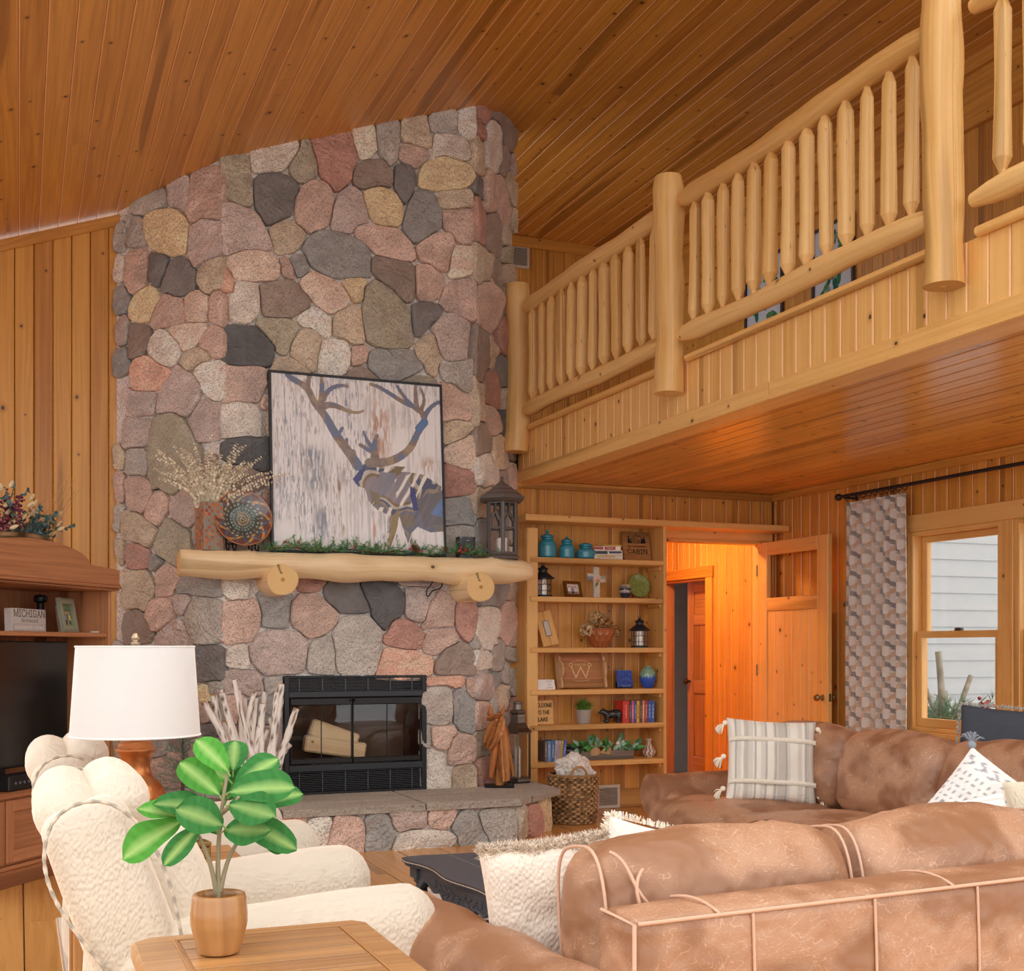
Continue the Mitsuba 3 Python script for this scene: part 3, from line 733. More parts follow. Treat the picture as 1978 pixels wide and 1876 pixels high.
STONES = {
 'F1': '''g 1356,4795 1360,4813 1375,4825 1530,4888 1546,4888 1555,4878 1553,4752 1559,4733 1548,4717 1376,4708 1365,4720|l 1566,4761 1568,4904 1579,4914 1687,4945 1714,4935 1722,4917 1727,4737 1716,4714 1631,4688 1618,4695 1609,4716 1583,4724|t 1156,4628 1160,4745 1175,4762 1318,4813 1334,4812 1342,4800 1355,4697 1375,4667 1374,4599 1356,4590 1205,4618 1181,4608 1165,4613|l 1390,4556 1389,4680 1400,4694 1589,4705 1609,4683 1639,4665 1655,4582 1649,4565 1635,4554 1601,4547 1474,4572 1405,4550|g 1012,4516 985,4700 997,4712 1124,4739 1143,4729 1149,4708 1142,4622 1154,4593 1137,4570 1133,4470 1110,4455 1096,4430 1077,4432 1037,4478 1009,4493|c 833,4627 810,4644 807,4657 829,4677 941,4701 974,4672 997,4524 991,4512 968,4497 960,4466 890,4446 873,4453|r 543,4543 546,4562 560,4575 775,4641 822,4612 856,4475 852,4453 865,4421 823,4364 822,4305 810,4274 782,4262 732,4208 709,4208 696,4233 638,4282 608,4295 599,4397|l 175,4264 161,4389 179,4410 435,4506 455,4505 471,4490 473,4447 370,4282 300,4278 185,4251|o 439,4250 404,4317 487,4446 487,4499 507,4529 527,4531 586,4394 593,4281 583,4272 523,4254 506,4232 493,4228|o -35,4317 -28,4335 -13,4346 128,4373 145,4366 160,4339 162,4221 177,4198 177,4045 169,4030 113,4029 -13,4080|m -39,4000 -32,4017 -18,4027 61,4033 112,4016 157,4014 204,3996 274,3876 307,3797 305,3782 270,3768 146,3775 12,3705 -5,3705 -39,3745|d 190,4212 200,4237 304,4266 408,4267 429,4240 464,4224 473,4196 468,4173 445,4136 427,4014 394,4002 280,3930 260,3932 218,4002 194,4022|p 446,3989 458,4133 481,4169 489,4204 510,4215 529,4241 628,4270 683,4227 706,4180 666,3961 568,3934 550,3913 535,3910|m 701,3950 689,3956 684,3969 718,4170 785,4245 833,4261 889,4222 889,4200 912,4150 940,4045 928,4033 888,4030 841,3997 832,3956 821,3945|y 906,4195 904,4234 912,4245 1018,4282 1121,4264 1186,4148 1160,4048 1145,4039 964,4038|b 839,4272 831,4287 836,4360 897,4434 1025,4466 1078,4411 1101,4397 1103,4309 1088,4289 1018,4296 886,4247|p 1169,4465 1144,4504 1150,4564 1202,4603 1350,4578 1364,4566 1362,4535 1265,4436 1251,4438 1215,4465|d 1114,4288 1120,4435 1130,4446 1207,4452 1243,4427 1264,4393 1247,4289 1191,4190 1171,4197 1141,4263|y 1275,4329 1292,4446 1366,4520 1471,4558 1601,4534 1634,4537 1690,4462 1687,4438 1630,4362 1432,4329 1406,4307 1286,4320|t 1415,4267 1445,4317 1648,4352 1665,4339 1679,4255 1663,4233 1639,4239 1458,4200 1427,4214|k 1173,4010 1174,4049 1201,4155 1219,4212 1265,4300 1281,4307 1393,4293 1414,4204 1438,4182 1436,4059 1399,4031 1374,4023 1315,3971 1263,3938 1238,3944|p 1451,4170 1464,4187 1628,4223 1665,4210 1672,4197 1679,4019 1672,3999 1648,3984 1581,3978 1548,3997 1513,4054 1470,4055 1451,4088|t 279,3894 285,3918 394,3986 420,3988 514,3909 520,3896 462,3782 336,3753 319,3764 322,3795|k 527,3777 497,3795 497,3817 530,3881 552,3891 576,3922 662,3944 831,3928 915,3884 927,3861 953,3846 948,3725 961,3695 953,3680 938,3671 907,3682 723,3641 608,3672 543,3714|p 854,3931 845,3945 850,3984 894,4018 1144,4025 1172,3987 1237,3927 1253,3897 1264,3830 1249,3816 1182,3817 981,3835 965,3863 943,3871 931,3891|p 1303,3819 1271,3863 1263,3910 1269,3925 1379,4011 1429,4036 1457,4032 1498,4041 1511,4035 1538,3981 1502,3873 1489,3778 1476,3773 1414,3784 1368,3824|c 1517,3733 1502,3737 1495,3753 1507,3772 1515,3869 1540,3952 1573,3965 1663,3968 1671,3953 1672,3770|c 13,3660 12,3676 31,3700 152,3762 297,3756 336,3725 356,3679 345,3627 350,3606 342,3593 307,3582 161,3561 135,3571 87,3557 74,3559|b 961,3797 971,3816 984,3821 1245,3800 1252,3786 1256,3554 1217,3536 1199,3538 1153,3575 1127,3609 981,3685 962,3733|p 1265,3785 1279,3803 1362,3810 1405,3773 1461,3757 1477,3718 1425,3580 1373,3564 1349,3571 1289,3558 1275,3565|s -39,3657 -28,3674 -8,3670 56,3560 52,3489 42,3476 -14,3470 -36,3488|p 352,3728 366,3747 390,3749 403,3741 445,3627 435,3598 422,3595 395,3605 365,3632 370,3684 354,3708|k 419,3734 420,3748 430,3757 476,3774 507,3767 517,3757 525,3712 545,3694 545,3681 507,3639 480,3622 466,3622|l 35,3446 41,3459 65,3472 66,3526 74,3539 130,3556 155,3547 202,3551 212,3536 224,3363 147,3280 45,3291 34,3312|b 225,3541 237,3558 312,3569 381,3593 427,3579 452,3585 506,3522 542,3498 555,3453 535,3429 456,3380 441,3358 254,3345 241,3360|c 477,3581 478,3605 515,3629 559,3674 573,3677 604,3659 697,3639 715,3627 745,3625 815,3519 819,3501 777,3455 736,3442 696,3406 681,3403 574,3462 553,3508 515,3531|y 769,3614 767,3631 780,3642 897,3666 923,3653 927,3631 896,3607 892,3504 856,3496 843,3500|o 894,3471 909,3497 910,3598 946,3625 956,3661 980,3670 1065,3632 1119,3598 1143,3566 1222,3507 1244,3318 1256,3297 1254,3267 1231,3243 1201,3232 1057,3214 940,3235 925,3253 906,3351|d 1256,3329 1236,3523 1246,3533 1346,3557 1369,3549 1404,3555 1420,3534 1449,3524 1455,3511 1443,3486 1293,3316 1279,3310|p 1465,3533 1433,3549 1431,3562 1493,3715 1658,3748 1691,3738 1695,3480 1683,3457 1659,3451 1584,3477 1541,3509 1481,3506|l 462,3334 473,3375 566,3440 583,3441 686,3380 682,3286 689,3259 677,3248 659,3247 628,3256 562,3306 501,3303|t 702,3386 740,3429 782,3442 822,3477 873,3480 881,3469 910,3233 899,3226 840,3221 811,3229 794,3258 716,3256 696,3296|o 200,3287 195,3309 220,3333 290,3330 424,3344 469,3311 475,3298 410,3172 410,3141 394,3113 374,3105 331,3125 326,3166 241,3257|x -11,3230 29,3278 142,3265 173,3282 188,3280 235,3244 313,3159 312,3125 323,3100 297,3078 292,3033 271,3021 190,3030 104,3016 -12,3033 -25,3059|t 425,3106 417,3122 427,3145 424,3171 487,3285 557,3293 616,3248 619,3235 592,3123 589,3028 581,3016 561,3015|l 769,3011 607,2989 600,3003 605,3119 632,3227 643,3236 696,3241 782,3241 806,3207 814,3156 808,3070 787,3051 781,3020|p 916,3102 833,3080 823,3092 825,3198 838,3207 925,3213 935,3195|k 940,3068 933,3123 945,3179 983,3210 1055,3201 1231,3228 1247,3219 1278,3153 1313,3128 1318,3116 1301,3090 1132,3002 1060,2979 1042,2985 1001,3018 992,3035|t 1256,3231 1272,3277 1315,3321 1359,3345 1388,3336 1448,3182 1444,3164 1423,3149 1412,3055 1392,3053 1334,3094 1328,3132 1287,3163|m 1399,3342 1370,3371 1377,3391 1465,3489 1537,3495 1575,3466 1638,3444 1647,3427 1628,3201 1617,3193 1470,3170 1415,3311|g 1452,3071 1429,3097 1435,3135 1443,3146 1633,3183 1655,3207 1676,3198 1663,2995 1646,2971 1609,2976 1526,3035 1479,3032 1460,3039 1451,3051|t 274,2934 277,3003 305,3026 313,3070 358,3092 412,3099 538,3019 553,2995 548,2978 492,2932 302,2915 285,2920|b 797,3034 826,3062 908,3077 978,3026 1011,2992 1011,2932 986,2915 778,2916 761,2938 764,2985 771,2996 793,3006|p -18,2989 -11,3007 4,3015 104,3003 191,3017 255,3006 262,2994 260,2936 273,2903 248,2882 218,2797 202,2790 65,2796 6,2770 -11,2774 -19,2793|o 1078,2952 1087,2973 1137,2990 1270,3058 1390,3035 1410,3012 1410,2932 1401,2917 1385,2909 1115,2888 1093,2903|p 236,2755 227,2774 248,2836 261,2845 279,2842 290,2827 287,2764 265,2748|p 1434,2761 1428,3024 1440,3031 1474,3019 1521,3022 1603,2964 1657,2951 1663,2808 1654,2786 1624,2775 1568,2793 1450,2757|t 1462,2599 1446,2600 1437,2612 1437,2706 1443,2718 1464,2728 1473,2751 1567,2779 1623,2762 1665,2774 1680,2768 1687,2750 1681,2733 1611,2665|c 1438,2504 1442,2564 1462,2572 1475,2591 1616,2652 1651,2684 1666,2686 1678,2671 1709,2455 1688,2440 1544,2459 1458,2485|r 1445,2451 1451,2465 1464,2469 1541,2446 1703,2423 1712,2408 1715,2303 1694,2287 1480,2246 1460,2250 1445,2274|k 1445,2216 1459,2234 1650,2261 1702,2203 1692,2071 1675,2063 1600,2078 1480,2053 1459,2057 1445,2081|g 1445,2023 1457,2040 1599,2065 1708,2046 1718,2031 1707,1882 1687,1867 1481,1816 1460,1819 1445,1843|l -35,2739 -24,2756 3,2754 67,2783 190,2777 225,2739 239,2580 223,2572 147,2579 3,2548 -20,2551 -35,2575|x -19,2516 -4,2534 148,2566 234,2557 258,2582 280,2581 297,2555 294,2373 274,2356 223,2357 163,2390 105,2398 55,2388 0,2412 -18,2435|b 18,2371 31,2381 57,2374 103,2384 159,2377 217,2344 282,2341 294,2328 296,2309 288,2294 216,2228 6,2196 -15,2211 -32,2261|l -12,1667 7,1692 90,1706 103,1702 116,1683 145,1678 152,1665 154,1543 141,1536 66,1540 41,1528 26,1532 -11,1574|p -12,1501 5,1523 36,1510 68,1526 153,1523 181,1549 201,1539 214,1516 233,1419 214,1327 180,1299 170,1263 154,1260 134,1269 12,1247 -13,1259 -19,1277|k 226,1521 197,1572 210,1586 369,1611 383,1606 394,1584 433,1574 437,1556 416,1534 405,1355 392,1350 242,1359 237,1373 247,1424|p 448,1350 423,1387 429,1523 455,1543 463,1571 488,1580 515,1570 591,1585 622,1570 636,1540 724,1465 739,1431 709,1365 624,1306 596,1305 561,1282 509,1304 481,1344|r 520,1585 471,1596 464,1609 464,1674 474,1689 646,1694 668,1682 667,1663 627,1629 616,1597|t 398,1622 371,1641 378,1664 423,1698 441,1695 450,1677 446,1598 434,1592 410,1596|d 638,1612 643,1626 685,1662 684,1695 704,1714 832,1710 873,1654 875,1635 947,1483 946,1468 932,1458 749,1452 734,1474 647,1549|x 890,1633 886,1662 892,1675 959,1700 1103,1671 1180,1592 1183,1545 1162,1442 1152,1433 1095,1421 1060,1344 1039,1346 957,1436 961,1483|m 1196,1591 1184,1621 1200,1633 1386,1630 1401,1622 1405,1594 1353,1537 1314,1401 1298,1398 1227,1417 1182,1448 1196,1545|p 1304,1357 1302,1378 1332,1398 1365,1531 1420,1592 1428,1619 1448,1622 1549,1557 1553,1540 1540,1520 1536,1397 1525,1377 1509,1370 1490,1376 1364,1367 1345,1350 1330,1347|r 1547,1363 1553,1510 1571,1530 1580,1562 1641,1579 1730,1523 1735,1506 1725,1347 1648,1270 1629,1266 1612,1275|r 1035,1303 1044,1315 1070,1323 1107,1410 1189,1425 1219,1405 1277,1389 1292,1351 1323,1330 1329,1318 1306,1269 1304,1232 1289,1221 1200,1221 1051,1250 1033,1279|p 1329,1195 1315,1210 1319,1265 1349,1332 1368,1353 1528,1359 1573,1305 1571,1287 1534,1254 1466,1231 1423,1173|m 190,1282 231,1325 263,1340 472,1332 498,1295 527,1280 534,1268 511,1078 488,1064 262,1051 244,1056 166,1143 157,1232 164,1244 186,1254|g 544,1062 528,1079 545,1248 598,1290 623,1290 655,1311 673,1311 683,1299 709,1194 706,1137 716,1058 701,1048|g 722,1195 693,1337 722,1359 764,1436 918,1445 943,1431 1026,1339 1018,1283 1036,1229 986,1095 984,1066 967,1040 945,1032 742,1041 719,1137|l 145,1092 17,1105 9,1117 12,1227 122,1253 137,1250 144,1238 154,1137 168,1114 165,1100|s 1001,1017 988,1024 984,1040 998,1063 1000,1092 1049,1222 1062,1233 1198,1208 1272,1207 1292,1189 1381,1164 1395,1138 1384,1105 1381,1050 1370,1042 1325,1039 1305,1009|b 1396,1098 1413,1148 1434,1161 1473,1219 1538,1241 1587,1276 1644,1244 1693,1156 1710,1060 1697,1045 1626,1038 1600,1051 1415,1044 1397,1062|m 1139,1661 1138,1674 1147,1685 1214,1686 1238,1707 1415,1710 1434,1701 1442,1683 1431,1649 1413,1640 1156,1646|g 1630,1594 1582,1582 1572,1594 1571,1668 1576,1681 1598,1696 1600,1768 1611,1777 1691,1791 1712,1788 1726,1764 1723,1612 1709,1600 1668,1586|t 1448,1704 1445,1787 1453,1801 1594,1831 1612,1823 1613,1797 1585,1777 1584,1710 1561,1694 1550,1671 1467,1668|g 1059,1694 1044,1708 1044,1756 1051,1772 1065,1782 1229,1780 1255,1759 1249,1726 1220,1718 1204,1700 1135,1700 1111,1684|m 129,1698 96,1728 91,1740 92,1811 108,1833 289,1841 315,1824 318,1806 289,1691 273,1671 177,1667 159,1692|s 1499,983 1330,974 1324,988 1333,1018 1346,1028 1586,1037 1599,1031 1612,1009 1607,979 1552,955 1520,956|p 1625,1008 1641,1026 1714,1031 1730,1022 1731,921 1696,884 1676,886 1634,939|g 1367,723 1309,726 1301,739 1304,935 1341,957 1490,965 1519,926 1514,723 1497,710 1443,706 1389,707|k 1532,922 1542,939 1600,956 1676,864 1708,866 1727,848 1732,654 1721,632 1578,663 1564,676 1558,699 1533,711|p 1377,676 1392,693 1508,698 1542,686 1554,657 1547,645 1504,619 1500,559 1479,537 1465,534 1379,561|p 1497,443 1495,534 1514,555 1518,610 1578,647 1687,624 1721,599 1715,465 1703,451 1510,428|l 1301,524 1315,541 1378,542 1478,513 1485,400 1516,372 1519,255 1507,237 1490,232 1330,231 1306,243 1301,261|t 1532,403 1548,421 1696,436 1726,430 1733,417 1741,262 1734,241 1712,230 1536,226 1529,239|g 1315,560 1298,575 1298,674 1334,708 1350,710 1364,695 1364,567 1349,553|g 257,994 245,1025 256,1037 356,1041 365,1027 369,948 355,938 332,944 272,928 258,942|m 125,947 -26,933 -36,945 -37,1039 -32,1055 -10,1081 21,1076 44,1090 145,1079 189,1089 227,1052 223,1022 244,988 244,942 234,929 154,917|p -37,892 -31,906 1,921 120,928 142,885 137,758 125,751 -30,742 -37,756|k 155,888 168,905 250,918 277,905 319,928 356,912 364,897 361,753 346,745 162,741 155,754|b -37,700 -29,714 1,729 135,734 142,720 137,562 125,556 -30,550 -37,565|m 155,707 170,725 328,730 364,695 361,557 346,549 171,546 155,568|t -37,507 -29,522 1,536 137,544 151,538 156,339 151,326 138,321 -8,327 -28,336 -37,355|g 169,512 185,530 318,538 360,507 364,312 353,290 332,283 184,289 170,297''',
 'F0': '''p 631,4063 632,4261 643,4273 809,4296 899,4233 907,4215 927,3964 917,3939 884,3931 723,3961 648,3942 632,3948 626,3974 599,4005 603,4037|m 435,4186 450,4240 465,4255 594,4260 625,4220 615,4065 571,4027 517,4065 453,4072 446,4083|g 128,4111 123,4137 142,4157 291,4200 401,4208 414,4201 423,4177 431,4097 413,4072 367,4073 261,4039 237,4057 168,4064|g 100,4054 109,4074 128,4082 163,4051 232,4039 249,4014 279,3866 273,3851 120,3858 107,3864|y 264,4006 273,4025 370,4060 517,4049 613,3964 614,3926 584,3753 567,3746 537,3759 476,3743 455,3763 297,3819|m 604,3726 625,3912 635,3925 724,3947 864,3924 895,3908 889,3735 874,3711 663,3655 650,3664 628,3709|p 94,3814 102,3829 135,3844 250,3834 266,3815 287,3703 278,3643 285,3616 179,3537 148,3546 96,3627|d 285,3779 290,3795 307,3800 435,3756 446,3746 447,3725 371,3568 355,3570 309,3601 312,3627 293,3649 301,3702|d 415,3516 383,3535 384,3550 467,3726 544,3743 616,3701 645,3644 670,3638 680,3627 676,3526 663,3512 565,3488 500,3492 444,3531|t 748,3479 688,3547 701,3648 867,3695 885,3690 898,3511 892,3497 805,3494 788,3472 770,3469|y 141,3478 176,3521 283,3592 359,3552 366,3526 384,3505 373,3466 314,3405 306,3363 281,3343 254,3354 206,3352 140,3380 131,3402|p 307,3316 300,3335 320,3358 326,3398 384,3459 402,3497 448,3512 494,3480 547,3476 569,3459 580,3330 570,3314 435,3300 413,3308 386,3296 336,3292|c 584,3462 596,3483 699,3506 742,3467 779,3452 786,3437 756,3304 738,3298 609,3311 591,3348|p 798,3280 777,3333 811,3476 900,3479 925,3508 959,3507 974,3498 983,3479 991,3285 983,3262 920,3245 829,3283|b 113,3332 123,3354 145,3361 205,3338 254,3339 302,3302 312,3269 294,3246 293,3192 247,3134 168,3126 147,3115 127,3128|l 385,3067 285,3154 306,3188 310,3242 341,3260 354,3279 414,3291 542,3176 551,3108 538,3082 493,3044 473,3039|c 469,3260 463,3276 475,3290 577,3300 753,3285 770,3265 762,3250 712,3221 685,3162 583,3127 563,3137 554,3183|p 707,3168 724,3212 799,3263 830,3268 928,3229 939,3213 929,3071 918,3057 900,3052 878,3060 814,3059 803,3070 800,3096 715,3146|t 550,3051 546,3069 571,3111 681,3146 772,3098 781,3086 771,3056 700,3048 635,2999 589,3010|s 142,3080 148,3094 179,3114 247,3119 266,3128 296,3121 378,3055 454,3030 468,3015 470,2994 370,2896 162,2916 149,2930|m 410,2754 367,2744 358,2758 359,2779 374,2798 372,2844 416,2918 478,2980 486,3023 519,3047 537,3046 583,2998 629,2984 716,2895 716,2874 651,2736 621,2708 570,2711 516,2745|l 658,2972 657,2996 707,3036 868,3047 901,3034 909,3021 924,2813 918,2794 903,2786 798,2796 733,2857 725,2905|m 608,2666 609,2686 659,2725 694,2798 711,2811 760,2811 797,2781 887,2776 913,2766 920,2755 922,2567 898,2546 697,2533 685,2543 664,2601|m 77,2898 82,2926 108,2937 131,2932 152,2903 350,2885 366,2863 357,2841 360,2804 345,2784 343,2748 324,2735 298,2747 147,2739|m 76,2722 86,2743 111,2750 123,2746 143,2723 293,2728 310,2696 302,2643 305,2588 284,2549 248,2542 132,2544 108,2532 87,2538 76,2559|o 300,2552 318,2574 315,2644 327,2712 337,2725 368,2723 414,2741 512,2733 545,2715 581,2691 601,2653 652,2595 677,2530 716,2507 735,2450 714,2311 622,2250 561,2261 489,2210 439,2222 391,2271 347,2251 332,2253 323,2267 328,2296 303,2316 293,2340 302,2363 293,2525|g 226,2366 110,2363 104,2375 108,2513 143,2530 274,2525 288,2375 275,2354 257,2348|p 87,2323 102,2343 222,2352 283,2318 307,2295 316,2240 257,2106 240,2103 209,2123 168,2121 110,2153|p 275,2076 269,2097 320,2221 387,2253 451,2201 447,2096 422,2080 384,2020 367,2016 349,2022|m 473,2068 459,2120 462,2171 561,2245 618,2234 660,2253 700,2241 715,2226 715,2062 615,1995 597,1995|t 76,2102 87,2124 113,2131 168,2107 207,2109 360,2002 363,1981 308,1887 290,1882 249,1895 211,1922 179,1917 85,1949 76,1969|o 333,1859 332,1903 392,2007 427,2062 446,2067 598,1980 626,1975 631,1891 652,1862 571,1744 547,1734 341,1847|r 94,1886 106,1907 134,1917 181,1903 208,1907 243,1883 291,1867 299,1852 290,1756 277,1748 133,1743 95,1789|k 307,1813 314,1828 338,1833 397,1799 403,1781 334,1729 318,1727 306,1741|g 684,1857 644,1902 646,1996 695,2030 715,2032 726,2017 725,1874 715,1864|p 347,1650 329,1692 348,1723 430,1776 516,1737 544,1709 532,1658 492,1608 493,1577 475,1564 346,1559 339,1573|t 76,1728 84,1746 97,1753 133,1727 271,1735 284,1728 333,1644 325,1565 288,1523 291,1485 280,1470 244,1465 208,1492 106,1480 82,1491 76,1509|k 514,1596 514,1614 544,1653 561,1718 578,1729 679,1719 704,1697 826,1694 846,1701 933,1692 949,1683 957,1668 939,1564 915,1544 639,1568 589,1581 532,1577|p 280,1442 304,1477 302,1517 317,1536 447,1552 487,1523 507,1440 475,1404 357,1327 330,1348 327,1384 286,1424|m 498,1540 511,1561 585,1568 618,1560 626,1545 567,1439 553,1430 536,1437 513,1464|b 92,1247 76,1263 80,1461 202,1478 235,1454 262,1446 272,1419 313,1380 315,1347 334,1320 331,1305 305,1286 299,1266 286,1259 119,1244|g 590,1395 587,1453 657,1556 913,1528 923,1512 912,1264 897,1255 674,1250 664,1260 655,1297 618,1324 603,1378|m 353,1252 340,1290 354,1306 527,1424 590,1372 608,1313 645,1285 658,1235 648,1221 629,1219 538,1230 516,1245 366,1245|d 678,1043 682,1227 695,1236 929,1241 936,1227 932,1149 903,1030 890,1022 868,1030 775,1021 730,1010 694,1014|o 675,1789 681,1803 703,1814 709,1843 735,1852 751,1877 831,1875 854,1856 855,1730 847,1718 823,1708 712,1712 677,1740|y 687,979 702,996 762,996 783,929 799,912 796,894 783,887 695,890 688,905|g 795,943 783,1001 794,1010 860,1015 900,992 906,946 894,934 834,926|g 298,655 329,685 418,688 440,673 445,608 465,583 452,544 319,512 303,517|b 495,571 458,623 458,673 467,687 500,691 521,706 658,722 674,712 683,673 652,660 622,627 622,590 595,565 540,561|d 701,679 690,725 707,740 832,743 846,731 858,679 841,664 814,680 714,670|m 636,526 619,534 615,561 637,585 637,622 669,651 807,664 829,628 861,619 879,569 878,554 865,545|p 317,484 330,501 459,530 483,559 540,548 566,552 590,542 600,527 594,338 579,329 327,319 317,334|g 826,756 808,773 808,877 815,899 826,908 879,919 907,913 916,897 913,745 897,730 872,728 851,755|g 614,342 609,494 617,509 840,533 877,516 880,354 866,331 635,316 622,322|p 715,754 697,770 700,865 713,873 787,871 795,856 792,763 779,755|k 78,648 94,666 276,665 285,650 282,519 269,511 126,505 107,485 89,485 78,505|m 93,448 101,461 122,468 140,492 296,495 304,482 304,338 295,307 281,300 109,292 92,297 78,321|g -101,1250 -93,1269 -75,1278 46,1268 60,1260 69,1237 108,1229 115,1215 111,1082 97,1076 -94,1076 -101,1092|p 128,1216 143,1234 300,1243 310,1225 307,1085 293,1077 136,1079 128,1092|t 323,1215 340,1232 512,1228 521,1210 517,1070 503,1064 330,1066 323,1080|d 535,1042 538,1208 552,1215 659,1202 665,1188 661,1042 649,1035 548,1034|o -101,1034 -93,1049 -63,1061 110,1057 115,889 90,852 -70,844 -92,852 -101,872|m 128,1045 144,1063 301,1060 310,1042 305,884 146,876 134,881|g 323,1031 340,1049 506,1047 521,1012 518,889 504,881 330,883 323,897|p 534,1003 550,1021 670,1017 677,888 672,875 552,868 539,873|b 124,677 79,716 78,818 86,831 105,838 116,859 292,865 307,857 310,705 300,685|p 342,699 324,715 329,861 341,866 494,864 502,848 502,723 494,708|m 535,721 522,725 515,737 520,850 665,857 680,851 684,754 678,740''',
